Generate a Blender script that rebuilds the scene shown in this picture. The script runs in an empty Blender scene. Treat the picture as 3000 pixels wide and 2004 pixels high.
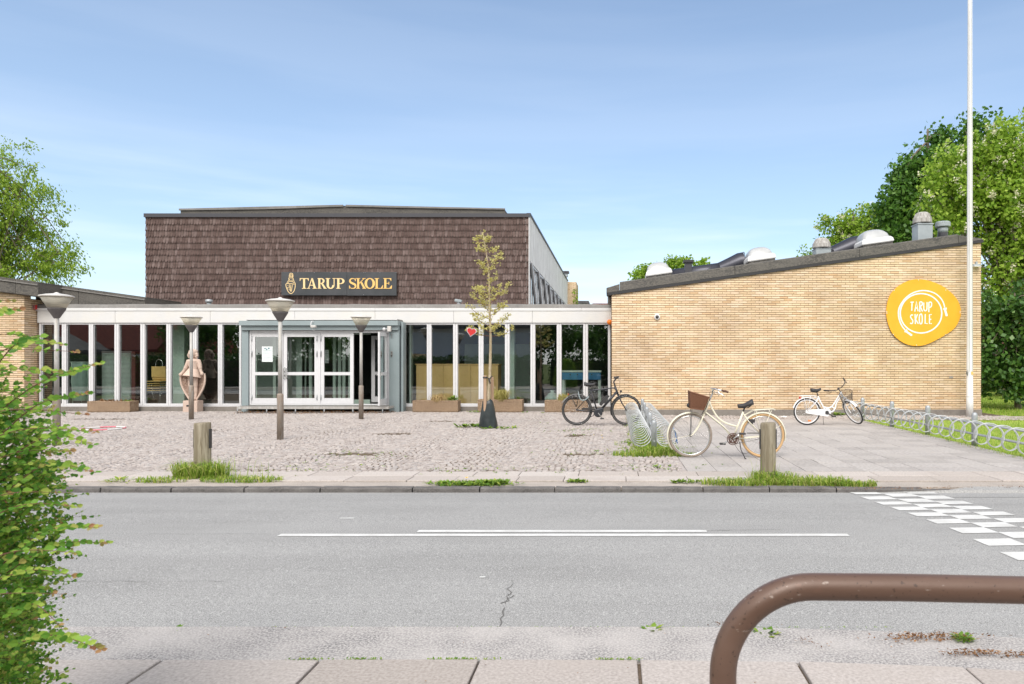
import bpy, math, random
from mathutils import Vector, Matrix, Euler
R = random.Random(7)
PI = math.pi
sc = bpy.context.scene
COL = sc.collection
# ---------------------------------------------------------------- camera calibration (metres, X right, Y away, Z up)
FPX, CX, CY, HC = 2100.0, 1800.0, 1063.0, 1.5
def at(u, v, Y): return Vector(((u-CX)*Y/FPX, Y, HC-(v-CY)*Y/FPX))
def gY(v, z=0.0): return (HC-z)*FPX/(v-CY)
def gp(u, v, z=0.0): return at(u, v, gY(v, z))
YF = 22.4      # glazed facade
YW = 20.56     # brick wing front
YA = 24.5      # shingled hall front

# ---------------------------------------------------------------- materials
def nodes(name):
    m = bpy.data.materials.new(name); m.use_nodes = True
    nt = m.node_tree; nt.nodes.clear()
    out = nt.nodes.new('ShaderNodeOutputMaterial')
    return m, nt, out
def lk(nt, a, b): nt.links.new(a, b)
def rgba(c): return (c[0], c[1], c[2], 1)
def principled(nt, out, rough=.6, metal=0, spec=.5):
    b = nt.nodes.new('ShaderNodeBsdfPrincipled')
    b.inputs['Roughness'].default_value = rough; b.inputs['Metallic'].default_value = metal
    b.inputs['Specular IOR Level'].default_value = spec
    lk(nt, b.outputs[0], out.inputs[0]); return b
def coord(nt, scale=(1,1,1), kind='Object'):
    t = nt.nodes.new('ShaderNodeTexCoord'); mp = nt.nodes.new('ShaderNodeMapping')
    mp.inputs['Scale'].default_value = scale
    lk(nt, t.outputs[kind], mp.inputs[0]); return mp.outputs[0]
def noise(nt, vec, scale, detail=3, rough=.55):
    n = nt.nodes.new('ShaderNodeTexNoise'); n.inputs['Scale'].default_value = scale
    n.inputs['Detail'].default_value = detail; n.inputs['Roughness'].default_value = rough
    lk(nt, vec, n.inputs['Vector']); return n.outputs[0]
def ramp(nt, fac, stops):
    r = nt.nodes.new('ShaderNodeValToRGB'); e = r.color_ramp.elements
    while len(e) < len(stops): e.new(.5)
    for i, (p, c) in enumerate(stops): e[i].position = p; e[i].color = rgba(c) if len(c) == 3 else c
    lk(nt, fac, r.inputs[0]); return r.outputs[0]
def mix(nt, fac, a, b, mode='MIX'):
    n = nt.nodes.new('ShaderNodeMix'); n.data_type = 'RGBA'; n.blend_type = mode
    for s, v in ((n.inputs[0], fac), (n.inputs[6], a), (n.inputs[7], b)):
        if isinstance(v, (int, float)): s.default_value = v
        elif isinstance(v, tuple): s.default_value = rgba(v)
        else: lk(nt, v, s)
    return n.outputs[2]
def bump(nt, b, h, strength=.3, dist=.01):
    n = nt.nodes.new('ShaderNodeBump'); n.inputs['Strength'].default_value = strength
    n.inputs['Distance'].default_value = dist
    lk(nt, h, n.inputs['Height']); lk(nt, n.outputs[0], b.inputs['Normal'])
def island(nt):
    g = nt.nodes.new('ShaderNodeNewGeometry'); return g.outputs['Random Per Island']

def noisy(name, c1, c2, scale=4, rough=.6, metal=0, fine=None, finec=None, bmp=0, bscale=None, stretch=(1,1,1), spec=.4, lo=.35, hi=.65, bdist=.01):
    """two tones in patches, plus an optional fine speckle that darkens or lightens"""
    m, nt, out = nodes(name); b = principled(nt, out, rough, metal, spec)
    v = coord(nt, stretch)
    c = ramp(nt, noise(nt, v, scale, 5, .6), [(lo, c1), (hi, c2)])
    if fine:
        f = noise(nt, v, fine, 2, .6)
        c = mix(nt, ramp(nt, f, [(.42, (0,0,0)), (.62, (1,1,1))]), c, finec)
    lk(nt, c, b.inputs['Base Color'])
    if bmp: bump(nt, b, noise(nt, v, bscale or fine or scale*8, 3, .6), bmp, bdist)
    return m
def plain(name, c, rough=.5, metal=0, spec=.5):
    m, nt, out = nodes(name); b = principled(nt, out, rough, metal, spec)
    v = coord(nt)
    k = mix(nt, .12, c, ramp(nt, noise(nt, v, 9, 4), [(.3, tuple(x*.55 for x in c)), (.7, tuple(min(1, x*1.25) for x in c))]))
    lk(nt, k, b.inputs['Base Color']); return m
def per_island(name, stops, rough=.7, trans=0, noise_amt=0, nscale=30, bmp=0, spec=.3, patch=None):
    m, nt, out = nodes(name)
    c = ramp(nt, island(nt), stops)
    v = coord(nt)
    if noise_amt:
        c = mix(nt, noise_amt, c, ramp(nt, noise(nt, v, nscale, 3), [(.3, (.25,.22,.2)), (.7, (1,1,1))]), 'MULTIPLY')
    if patch:
        c = mix(nt, ramp(nt, noise(nt, v, patch[0], 4, .6), [(patch[2], (0,0,0)), (patch[3], (1,1,1))]), c, patch[1])
    b = principled(nt, out, rough, 0, spec); lk(nt, c, b.inputs['Base Color'])
    if bmp: bump(nt, b, noise(nt, v, nscale*3, 3), bmp, .004)
    if trans:
        t = nt.nodes.new('ShaderNodeBsdfTranslucent'); lk(nt, c, t.inputs[0])
        s = nt.nodes.new('ShaderNodeMixShader'); s.inputs[0].default_value = trans
        lk(nt, b.outputs[0], s.inputs[1]); lk(nt, t.outputs[0], s.inputs[2]); lk(nt, s.outputs[0], out.inputs[0])
    return m
def brickmat(name, c1, c2, mortar, bw=.235, rh=.0655, ms=.0065):
    m, nt, out = nodes(name); b = principled(nt, out, .85, 0, .25)
    t = nt.nodes.new('ShaderNodeTexCoord'); s = nt.nodes.new('ShaderNodeSeparateXYZ')
    lk(nt, t.outputs['Object'], s.inputs[0])
    a = nt.nodes.new('ShaderNodeMath'); a.operation = 'ADD'; lk(nt, s.outputs[0], a.inputs[0]); lk(nt, s.outputs[1], a.inputs[1])
    cm = nt.nodes.new('ShaderNodeCombineXYZ'); lk(nt, a.outputs[0], cm.inputs[0]); lk(nt, s.outputs[2], cm.inputs[1])
    # slight waviness of the joints
    wv = noise(nt, cm.outputs[0], 5, 2); wm = nt.nodes.new('ShaderNodeMath'); wm.operation = 'MULTIPLY_ADD'
    lk(nt, wv, wm.inputs[0]); wm.inputs[1].default_value = .012; wm.inputs[2].default_value = -.006
    ad = nt.nodes.new('ShaderNodeVectorMath'); ad.operation = 'ADD'; lk(nt, cm.outputs[0], ad.inputs[0])
    c3 = nt.nodes.new('ShaderNodeCombineXYZ'); lk(nt, wm.outputs[0], c3.inputs[1]); lk(nt, wm.outputs[0], c3.inputs[0]); lk(nt, c3.outputs[0], ad.inputs[1])
    br = nt.nodes.new('ShaderNodeTexBrick'); lk(nt, ad.outputs[0], br.inputs['Vector'])
    br.inputs['Color1'].default_value = rgba(c1); br.inputs['Color2'].default_value = rgba(c2); br.inputs['Mortar'].default_value = rgba(mortar)
    br.inputs['Scale'].default_value = 1; br.inputs['Mortar Size'].default_value = ms; br.inputs['Mortar Smooth'].default_value = .25
    br.inputs['Brick Width'].default_value = bw; br.inputs['Row Height'].default_value = rh; br.inputs['Bias'].default_value = -.1
    br.offset_frequency = 2; br.offset = .5
    # every brick its own tone: white noise per course and brick number
    def mth(op, x, y=None):
        n = nt.nodes.new('ShaderNodeMath'); n.operation = op
        for i_, v_ in enumerate((x, y)):
            if v_ is None: continue
            if isinstance(v_, (int, float)): n.inputs[i_].default_value = v_
            else: lk(nt, v_, n.inputs[i_])
        return n.outputs[0]
    sx = nt.nodes.new('ShaderNodeSeparateXYZ'); lk(nt, ad.outputs[0], sx.inputs[0])
    row = mth('FLOOR', mth('DIVIDE', sx.outputs[1], rh)); ofs = mth('SUBTRACT', .5, mth('FRACT', mth('MULTIPLY', row, .5)))
    colm = mth('FLOOR', mth('ADD', mth('DIVIDE', sx.outputs[0], bw), ofs))
    cc = nt.nodes.new('ShaderNodeCombineXYZ'); lk(nt, colm, cc.inputs[0]); lk(nt, row, cc.inputs[1])
    wn = nt.nodes.new('ShaderNodeTexWhiteNoise'); wn.noise_dimensions = '2D'; lk(nt, cc.outputs[0], wn.inputs['Vector'])
    sv = nt.nodes.new('ShaderNodeSeparateColor'); lk(nt, wn.outputs['Color'], sv.inputs[0])
    c = mix(nt, ramp(nt, sv.outputs[0], [(.80, (0,0,0)), (1, (.5,.5,.5))]), br.outputs[0], (c2[0]*.85, c2[1]*.66, c2[2]*.5))
    c = mix(nt, ramp(nt, sv.outputs[1], [(.45, (0,0,0)), (.95, (.7,.7,.7))]), c, (min(1,c1[0]*1.12), c1[1]*1.15, c1[2]*1.3))
    fz = nt.nodes.new('ShaderNodeSeparateXYZ'); lk(nt, ad.outputs[0], fz.inputs[0])
    dv = nt.nodes.new('ShaderNodeMath'); dv.operation = 'DIVIDE'; lk(nt, fz.outputs[1], dv.inputs[0]); dv.inputs[1].default_value = rh
    pg = nt.nodes.new('ShaderNodeMath'); pg.operation = 'PINGPONG'; lk(nt, dv.outputs[0], pg.inputs[0]); pg.inputs[1].default_value = .5
    bed = ramp(nt, pg.outputs[0], [(.10, (1,1,1)), (.22, (0,0,0))])
    bedn = mix(nt, 1, bed, ramp(nt, noise(nt, cm.outputs[0], 3.5, 3), [(.3, (.5,.5,.5)), (.6, (1,1,1))]), 'MULTIPLY')
    c = mix(nt, bedn, c, mortar)
    st = ramp(nt, noise(nt, cm.outputs[0], .55, 6, .65), [(.3, (.74,.72,.72)), (.62, (1.06,1.05,1.04))])
    c = mix(nt, 1, c, st, 'MULTIPLY')
    sp = ramp(nt, noise(nt, cm.outputs[0], 9, 2, .5), [(.7, (0,0,0)), (.78, (.55,.55,.55))])
    c = mix(nt, sp, c, (.16,.11,.07))
    lk(nt, c, b.inputs['Base Color'])
    inv = nt.nodes.new('ShaderNodeMath'); inv.operation = 'SUBTRACT'; inv.inputs[0].default_value = 1; lk(nt, br.outputs['Fac'], inv.inputs[1])
    bump(nt, b, inv.outputs[0], .8, .012)
    return m
def glass(name, tint, refl=.3, rough=.0):
    m, nt, out = nodes(name)
    tr = nt.nodes.new('ShaderNodeBsdfTransparent'); tr.inputs[0].default_value = rgba(tint)
    gl = nt.nodes.new('ShaderNodeBsdfGlossy'); gl.inputs['Roughness'].default_value = rough; gl.inputs['Color'].default_value = (.93,.97,.96,1)
    fr = nt.nodes.new('ShaderNodeLayerWeight'); fr.inputs['Blend'].default_value = .25
    mm = nt.nodes.new('ShaderNodeMath'); mm.operation = 'MULTIPLY_ADD'; lk(nt, fr.outputs['Fresnel'], mm.inputs[0]); mm.inputs[1].default_value = .7; mm.inputs[2].default_value = refl
    mm.use_clamp = True
    # the panes bow a little, so reflections waver
    bn = nt.nodes.new('ShaderNodeBump'); bn.inputs['Strength'].default_value = .05; bn.inputs['Distance'].default_value = .02
    lk(nt, noise(nt, coord(nt), 1.3, 1), bn.inputs['Height']); lk(nt, bn.outputs[0], gl.inputs['Normal'])
    s = nt.nodes.new('ShaderNodeMixShader'); lk(nt, mm.outputs[0], s.inputs[0]); lk(nt, tr.outputs[0], s.inputs[1]); lk(nt, gl.outputs[0], s.inputs[2])
    lk(nt, s.outputs[0], out.inputs[0]); return m
def frosted(name, c, t=.5):
    m, nt, out = nodes(name)
    b = principled(nt, out, .35); b.inputs['Base Color'].default_value = rgba(c)
    tr = nt.nodes.new('ShaderNodeBsdfTransparent'); tr.inputs[0].default_value = rgba(c)
    s = nt.nodes.new('ShaderNodeMixShader'); s.inputs[0].default_value = t
    lk(nt, b.outputs[0], s.inputs[1]); lk(nt, tr.outputs[0], s.inputs[2]); lk(nt, s.outputs[0], out.inputs[0]); return m

# ---------------------------------------------------------------- mesh builder
class MB:
    def __init__(s): s.v = []; s.f = []; s.m = []; s.sm = []
    def add(s, vs, fs, mi=0, smooth=False):
        o = len(s.v); s.v += [tuple(p) for p in vs]
        for f in fs: s.f.append(tuple(i+o for i in f)); s.m.append(mi); s.sm.append(smooth)
        return s
    def box(s, lo, hi, mi=0, mat=None):
        (a,b,c),(d,e,f) = lo, hi
        vs = [Vector(p) for p in ((a,b,c),(d,b,c),(d,e,c),(a,e,c),(a,b,f),(d,b,f),(d,e,f),(a,e,f))]
        if mat: vs = [mat @ p for p in vs]
        return s.add(vs, [(0,3,2,1),(4,5,6,7),(0,1,5,4),(1,2,6,5),(2,3,7,6),(3,0,4,7)], mi)
    def bbox(s, lo, hi, bv=.01, mi=0, mat=None):
        """box with chamfered vertical and top edges"""
        (a,b,c),(d,e,f) = lo, hi
        def ring(i, z): return [(a+i+bv*0,b+i,z),(d-i,b+i,z),(d-i,e-i,z),(a+i,e-i,z)]
        def oct_(i, z):
            k = bv
            return [(a+i+k,b+i,z),(d-i-k,b+i,z),(d-i,b+i+k,z),(d-i,e-i-k,z),(d-i-k,e-i,z),(a+i+k,e-i,z),(a+i,e-i-k,z),(a+i,b+i+k,z)]
        vs = [Vector(p) for p in oct_(0, c)+oct_(0, f-bv)+oct_(bv*.8, f)]
        if mat: vs = [mat @ p for p in vs]
        fs = [tuple(range(7,-1,-1)), tuple(range(16,24))]
        for r in (0, 8):
            for i in range(8): j = (i+1) % 8; fs.append((r+i, r+j, r+8+j, r+8+i))
        return s.add(vs, fs, mi)
    def quad(s, a, b, c, d, mi=0): return s.add([a,b,c,d], [(0,1,2,3)], mi)
    def tube(s, pts, r, n=8, mi=0, caps=True, smooth=True, closed=False):
        pts = [Vector(p) for p in pts]; k = len(pts)
        rr = r if isinstance(r, (list, tuple)) else [r]*k
        vs = []; prev = None
        for i, p in enumerate(pts):
            if closed: t = pts[(i+1) % k]-pts[i-1]
            else: t = pts[min(i+1, k-1)]-pts[max(i-1, 0)]
            t = t.normalized() if t.length > 1e-9 else Vector((0,0,1))
            if prev is None:
                up = Vector((0,0,1)) if abs(t.z) < .9 else Vector((0,1,0))
                a = t.cross(up).normalized()
            else:
                a = prev - t*prev.dot(t)
                a = a.normalized() if a.length > 1e-9 else t.orthogonal().normalized()
            prev = a; b = t.cross(a)
            for j in range(n):
                q = 2*PI*j/n; vs.append(p+(a*math.cos(q)+b*math.sin(q))*rr[i])
        fs = []
        for i in range(k if closed else k-1):
            i2 = (i+1) % k
            for j in range(n):
                j2 = (j+1) % n; fs.append((i*n+j, i*n+j2, i2*n+j2, i2*n+j))
        s.add(vs, fs, mi, smooth)
        if caps and not closed:
            o = len(s.v)-len(vs)
            s.f.append(tuple(o+j for j in range(n-1,-1,-1))); s.m.append(mi); s.sm.append(False)
            s.f.append(tuple(o+(k-1)*n+j for j in range(n))); s.m.append(mi); s.sm.append(False)
        return s
    def lathe(s, prof, c=(0,0,0), n=24, mi=0, smooth=False, sx=1, sy=1, mat=None):
        """prof: (radius, z) list turned about a vertical axis at c"""
        vs = []; fs = []; k = len(prof)
        for (r, z) in prof:
            for j in range(n):
                q = 2*PI*j/n; p = Vector((c[0]+r*sx*math.cos(q), c[1]+r*sy*math.sin(q), c[2]+z))
                vs.append(mat @ p if mat else p)
        for i in range(k-1):
            for j in range(n):
                j2 = (j+1) % n; fs.append((i*n+j, i*n+j2, (i+1)*n+j2, (i+1)*n+j))
        if prof[0][0] > 1e-6: fs.append(tuple(range(n-1,-1,-1)))
        if prof[-1][0] > 1e-6: fs.append(tuple((k-1)*n+j for j in range(n)))
        return s.add(vs, fs, mi, smooth)
    def torus(s, c, R_, r, axis='y', n=40, k=8, mi=0, a0=0, a1=2*PI, sy=1):
        c = Vector(c); full = abs(a1-a0-2*PI) < 1e-6; pts = []
        m = n if full else n+1
        for i in range(m):
            q = a0+(a1-a0)*i/n
            if axis == 'y': pts.append(c+Vector((R_*math.cos(q), 0, R_*math.sin(q))))
            elif axis == 'z': pts.append(c+Vector((R_*math.cos(q), R_*math.sin(q), 0)))
            else: pts.append(c+Vector((0, R_*math.cos(q), R_*math.sin(q))))
        return s.tube(pts, r, k, mi, not full, True, full)
    def ball(s, c, r, n=12, k=8, mi=0, mat=None):
        rx, ry, rz = r if isinstance(r, (tuple, list)) else (r, r, r)
        vs = []; fs = []
        for i in range(k+1):
            p = PI*i/k
            for j in range(n):
                q = 2*PI*j/n; w = Vector((rx*math.sin(p)*math.cos(q), ry*math.sin(p)*math.sin(q), rz*math.cos(p)))
                vs.append(Vector(c)+(mat @ w if mat else w))
        for i in range(k):
            for j in range(n):
                j2 = (j+1) % n; fs.append((i*n+j, (i+1)*n+j, (i+1)*n+j2, i*n+j2))
        return s.add(vs, fs, mi, True)
    def prism(s, poly, y0, y1, mi=0, plane='xz'):
        """closed polygon extruded; plane xz -> along y, xy -> along z, yz -> along x"""
        n = len(poly)
        def P(p, d): return (p[0], d, p[1]) if plane == 'xz' else ((p[0], p[1], d) if plane == 'xy' else (d, p[0], p[1]))
        area = sum(poly[i][0]*poly[(i+1)%n][1]-poly[(i+1)%n][0]*poly[i][1] for i in range(n))
        if area < 0: poly = poly[::-1]
        vs = [P(p, y0) for p in poly]+[P(p, y1) for p in poly]
        fs = [tuple(range(n)), tuple(range(2*n-1, n-1, -1))]
        for i in range(n): j = (i+1) % n; fs.append((i, n+i, n+j, j))
        if plane == 'yz' or plane == 'xy': fs = [f[::-1] for f in fs]
        return s.add(vs, fs, mi)
    def ringpoly(s, outer, inner, y0, y1, mi=0, closed=True):
        """band between two matching outlines in the xz plane, y0 is the near side"""
        n = len(outer); vs = []
        for y in (y0, y1):
            vs += [(p[0], y, p[1]) for p in outer]+[(p[0], y, p[1]) for p in inner]
        fs = []
        for i in range(n if closed else n-1):
            j = (i+1) % n
            fs += [(i, j, n+j, n+i), (2*n+i, 3*n+i, 3*n+j, 2*n+j), (i, 2*n+i, 2*n+j, j), (n+i, n+j, 3*n+j, 3*n+i)]
        if not closed: fs += [(0, n, 3*n, 2*n), (n-1, 3*n-1, 4*n-1, 2*n-1)]
        return s.add(vs, fs, mi)
    def stroke(s, pts, w, y0, y1, mi=0, closed=False):
        """flat ribbon of width w along a polyline in the xz plane"""
        k = len(pts); a = []; b = []
        ww = w if isinstance(w, (list, tuple)) else [w]*k
        for i in range(k):
            p0 = pts[i-1] if (closed or i) else pts[i]; p1 = pts[(i+1) % k] if (closed or i < k-1) else pts[i]
            tx, tz = p1[0]-p0[0], p1[1]-p0[1]; l = math.hypot(tx, tz) or 1
            nx, nz = -tz/l*ww[i]/2, tx/l*ww[i]/2
            a.append((pts[i][0]+nx, pts[i][1]+nz)); b.append((pts[i][0]-nx, pts[i][1]-nz))
        return s.ringpoly(a, b, y0, y1, mi, closed)
    def build(s, name, mats, parent=None, world=False, loc=None):
        me = bpy.data.meshes.new(name)
        vs = s.v
        o = bpy.data.objects.new(name, me)
        if parent is not None:
            o.parent = parent
            if world:
                l = parent.location if parent.parent is None else parent.location+parent.parent.location
                vs = [(p[0]-l[0], p[1]-l[1], p[2]-l[2]) for p in vs]
        elif loc is not None:
            o.location = loc
            vs = [(p[0]-loc[0], p[1]-loc[1], p[2]-loc[2]) for p in vs] if world else vs
        me.from_pydata(vs, [], s.f)
        if not isinstance(mats, (list, tuple)): mats = [mats]
        for m in mats: me.materials.append(m)
        me.polygons.foreach_set('material_index', s.m); me.polygons.foreach_set('use_smooth', s.sm)
        me.update(); COL.objects.link(o); return o

def tag(o, label=None, cat=None, group=None, kind=None):
    if label: o['label'] = label
    if cat: o['category'] = cat
    if group: o['group'] = group
    if kind: o['kind'] = kind
    return o
def thing(name, label, cat, loc=(0,0,0), rz=0, group=None):
    o = bpy.data.objects.new(name, None); COL.objects.link(o); o.empty_display_size = .1
    o.location = loc; o.rotation_euler = (0,0,rz); return tag(o, label, cat, group)
def struct(name, mb, mats, kind='structure', label=None):
    o = mb.build(name, mats); o['kind'] = kind
    if label: o['label'] = label
    return o
def copy_thing(o, loc, label, rz=None):
    def cp(x, p):
        c = x.copy(); COL.objects.link(c)
        if p is not None: c.parent = p
        for ch in list(x.children): cp(ch, c)
        return c
    c = cp(o, None); c.location = loc; c['label'] = label
    if rz is not None: c.rotation_euler = (0,0,rz)
    return c
def applied(o):
    """replace a mesh by what its modifiers make of it"""
    dg = bpy.context.evaluated_depsgraph_get(); dg.update()
    me = bpy.data.meshes.new_from_object(o.evaluated_get(dg)); o.modifiers.clear()
    old = o.data; o.data = me; me.name = o.name; bpy.data.meshes.remove(old)
    for p in me.polygons: p.use_smooth = True
    return o
def smoothpath(pts, n=6):
    """Catmull-Rom through the points"""
    pts = [Vector(p) for p in pts]; out = []
    for i in range(len(pts)-1):
        p0 = pts[max(i-1,0)]; p1 = pts[i]; p2 = pts[i+1]; p3 = pts[min(i+2, len(pts)-1)]
        for k in range(n):
            t = k/n
            out.append(.5*((2*p1)+(p2-p0)*t+(2*p0-5*p1+4*p2-p3)*t*t+(3*p1-p0-3*p2+p3)*t*t*t))
    out.append(pts[-1]); return out
def rnd3(rng=R):
    while True:
        p = Vector((rng.uniform(-1,1), rng.uniform(-1,1), rng.uniform(-1,1)))
        if .01 < p.length <= 1: return p
# ================================================================ MATERIAL LIST
M = {}
def asphalt_mat():
    m, nt, out = nodes('asphalt'); b = principled(nt, out, .9, 0, .2)
    v = coord(nt); vl = coord(nt, (.10, 1, 1))
    c = ramp(nt, noise(nt, vl, 1.6, 4, .6), [(.32, (.275,.272,.268)), (.68, (.335,.331,.326))])          # lanes worn lengthwise
    c = mix(nt, ramp(nt, noise(nt, v, .55, 5, .65), [(.46,(0,0,0)),(.66,(.5,.5,.5))]), c, (.37,.365,.36))
    f = noise(nt, v, 95, 3, .7); g = noise(nt, v, 160, 1, .5)
    c = mix(nt, ramp(nt, f, [(.52,(0,0,0)),(.66,(.85,.85,.85))]), c, (.56,.55,.54))
    c = mix(nt, ramp(nt, g, [(.34,(.8,.8,.8)),(.46,(0,0,0))]), c, (.12,.118,.115))
    c = mix(nt, ramp(nt, noise(nt, coord(nt,(.7,1,1)), 2.3, 5, .7), [(.66,(0,0,0)),(.74,(.35,.35,.35))]), c, (.19,.187,.184))
    lk(nt, c, b.inputs['Base Color']); bump(nt, b, f, .5, .006); return m
M['asphalt'] = asphalt_mat()
M['old_asphalt'] = noisy('old_asphalt', (.21,.20,.20), (.43,.40,.385), 2.4, .9, fine=80, finec=(.52,.49,.47), bmp=.6, bscale=130, spec=.2, bdist=.008)
M['gutter'] = noisy('gutter', (.22,.22,.225), (.29,.285,.285), 3, .85, fine=200, finec=(.33,.32,.32), spec=.25)
M['gravel'] = noisy('gravel', (.30,.26,.23), (.42,.37,.33), 3, .95, fine=110, finec=(.50,.45,.41), bmp=.8, bscale=110, spec=.1)
M['kerbstone'] = noisy('kerbstone', (.085,.08,.078), (.19,.18,.175), 6, .9, fine=60, finec=(.15,.14,.135), bmp=.7, bscale=30, spec=.2)
M['soil'] = noisy('soil', (.10,.075,.055), (.20,.155,.12), 4, .95, fine=60, finec=(.12,.10,.07), spec=.1)
M['ground'] = noisy('ground', (.06,.09,.025), (.11,.15,.04), .7, .95, fine=14, finec=(.13,.17,.05), spec=.1)
M['lawn'] = noisy('lawn', (.15,.25,.035), (.27,.37,.06), .9, .95, fine=25, finec=(.30,.38,.08), spec=.1)
M['sett'] = per_island('granite_setts', [(0,(.34,.30,.285)),(.3,(.45,.40,.375)),(.6,(.50,.45,.425)),(.85,(.41,.38,.37)),(1,(.57,.52,.49))], .8, 0, .4, 60, .3, .3)
M['slab'] = per_island('concrete_paving', [(0,(.41,.385,.37)),(.5,(.475,.445,.43)),(1,(.52,.49,.47))], .85, 0, .45, 22, .15, .25, patch=(1.1,(.42,.39,.37),.45,.7))
M['pave'] = per_island('pink_paving', [(0,(.47,.42,.385)),(.5,(.54,.485,.45)),(1,(.58,.53,.495))], .85, 0, .35, 40, .2, .25, patch=(1.7,(.42,.37,.34),.52,.75))
M['pavenear'] = per_island('near_paving', [(0,(.45,.40,.365)),(.5,(.51,.46,.43)),(1,(.55,.50,.47))], .85, 0, .45, 60, .3, .25, patch=(1.3,(.42,.37,.335),.5,.75))
def paint_mat():
    m, nt, out = nodes('road_paint'); b = principled(nt, out, .7, 0, .25); v = coord(nt)
    c = ramp(nt, noise(nt, v, 6, 4), [(.35,(.56,.555,.54)),(.65,(.68,.68,.67))])
    c = mix(nt, ramp(nt, noise(nt, v, 60, 4, .7), [(.58,(0,0,0)),(.70,(.75,.75,.75))]), c, (.33,.325,.32))
    c = mix(nt, ramp(nt, noise(nt, coord(nt,(.3,1.5,1)), 3.0, 4, .7), [(.58,(0,0,0)),(.74,(.5,.5,.5))]), c, (.38,.375,.37))
    lk(nt, c, b.inputs['Base Color']); return m
M['road_paint'] = paint_mat()
M['crack'] = plain('crack', (.13,.125,.12), .95)
M['yellow_brick'] = brickmat('yellow_brick', (.78,.62,.42), (.69,.52,.335), (.27,.17,.10), ms=.005)
M['concrete'] = noisy('concrete', (.26,.235,.215), (.38,.35,.32), 2.5, .9, fine=30, finec=(.3,.28,.26), bmp=.3)
M['plinth'] = noisy('plinth', (.17,.15,.135), (.27,.245,.22), 1.6, .9, fine=20, finec=(.23,.21,.19), bmp=.3)
M['shingle'] = per_island('wood_shingle', [(0,(.112,.074,.066)),(.4,(.142,.097,.087)),(.75,(.165,.117,.106)),(1,(.215,.16,.148))], .8, 0, .55, 9, .3, .25)
M['dark_felt'] = noisy('dark_felt', (.055,.053,.052), (.115,.108,.10), 1.2, .9, fine=18, finec=(.14,.13,.115), bmp=.3, stretch=(1,1,2.5))
M['grey_felt'] = noisy('grey_felt', (.15,.145,.14), (.27,.26,.25), .9, .85, fine=12, finec=(.20,.19,.18), bmp=.2)
M['black_trim'] = plain('black_trim', (.025,.025,.028), .5)
M['dark_trim'] = plain('dark_trim', (.05,.05,.06), .45)
M['white_paint'] = noisy('white_paint', (.64,.64,.645), (.70,.70,.70), 1.1, .5, spec=.4)
M['white_board'] = noisy('white_board', (.62,.62,.625), (.68,.68,.68), .6, .6, spec=.3, fine=1.7, finec=(.66,.65,.63))
M['white_frame'] = plain('white_frame', (.68,.68,.70), .45)
M['joint'] = plain('joint', (.07,.07,.075), .8)
M['grey_blue'] = noisy('grey_blue', (.245,.30,.315), (.29,.345,.36), .9, .5, spec=.4)
M['white_wall'] = noisy('white_wall', (.78,.775,.76), (.90,.895,.88), 1.3, .8, stretch=(1,1.6,.25), fine=8, finec=(.64,.63,.61))
M['glass'] = glass('window_glass', (.93,.985,.96), .21)
M['door_glass'] = glass('door_glass', (.93,.985,.96), .21)
M['steel'] = noisy('galvanised', (.33,.35,.37), (.45,.47,.49), 14, .5, .5, fine=70, finec=(.39,.41,.43))
M['steel_worn'] = noisy('galvanised_worn', (.38,.37,.355), (.55,.545,.53), 5, .6, .3, stretch=(1,1,.3), fine=25, finec=(.42,.40,.37))
M['rusty_steel'] = noisy('rusty_galvanised', (.25,.205,.17), (.42,.39,.36), 3, .7, .2, stretch=(1,1,.25), fine=30, finec=(.30,.24,.19))
M['chrome'] = plain('chrome', (.68,.68,.68), .22, .9)
M['dull_metal'] = plain('dull_metal', (.30,.29,.28), .4, .7)
M['lamp_cone'] = noisy('lamp_cone', (.105,.098,.10), (.135,.125,.125), 8, .6)
M['lamp_cap'] = noisy('lamp_cap', (.52,.50,.48), (.66,.64,.61), 9, .55)
M['lamp_shade'] = frosted('lamp_shade', (.84,.80,.70), .62)
M['lamp_fin'] = plain('lamp_fin', (.82,.80,.75), .5)
M['coil_steel'] = noisy('coil_steel', (.42,.44,.455), (.54,.56,.575), 9, .45, .08, spec=.5)
M['white_scrap'] = plain('white_scrap', (.75,.75,.75), .7)
M['hoop_pink'] = plain('hoop_pink', (.72,.16,.22), .4)
M['rubber'] = plain('rubber', (.03,.029,.03), .75)
M['black_plastic'] = plain('black_plastic', (.035,.034,.036), .5)
M['bike_black'] = plain('bike_black', (.045,.047,.055), .35, .3)
M['bike_cream'] = plain('bike_cream', (.78,.74,.60), .35)
M['bike_white'] = plain('bike_white', (.84,.84,.86), .3)
M['tan_rubber'] = plain('tan_rubber', (.56,.36,.18), .7)
M['grey_rubber'] = noisy('grey_rubber', (.22,.18,.15), (.31,.26,.22), 12, .8)
M['brown_leather'] = plain('brown_leather', (.10,.045,.03), .5)
M['wicker'] = plain('wicker', (.19,.085,.045), .65)
M['red'] = plain('red', (.55,.03,.03), .4)
M['orange'] = plain('orange', (.85,.22,.02), .4)
M['blue'] = plain('blue', (.03,.17,.52), .5)
M['gold'] = plain('gold', (.82,.52,.17), .45)
M['gold_light'] = plain('gold_light', (.86,.64,.33), .45)
M['sign_black'] = noisy('sign_black', (.035,.04,.045), (.06,.063,.07), 1.5, .38, spec=.5)
M['sign_yellow'] = noisy('sign_yellow', (.80,.385,.02), (.86,.43,.03), 1.5, .45)
M['sign_white'] = plain('sign_white', (.86,.86,.86), .5)
M['old_wood'] = noisy('old_wood', (.16,.13,.085), (.40,.355,.275), 11, .9, stretch=(1,1,.10), fine=42, finec=(.21,.175,.12), bmp=.9, bscale=14, bdist=.02)
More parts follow.
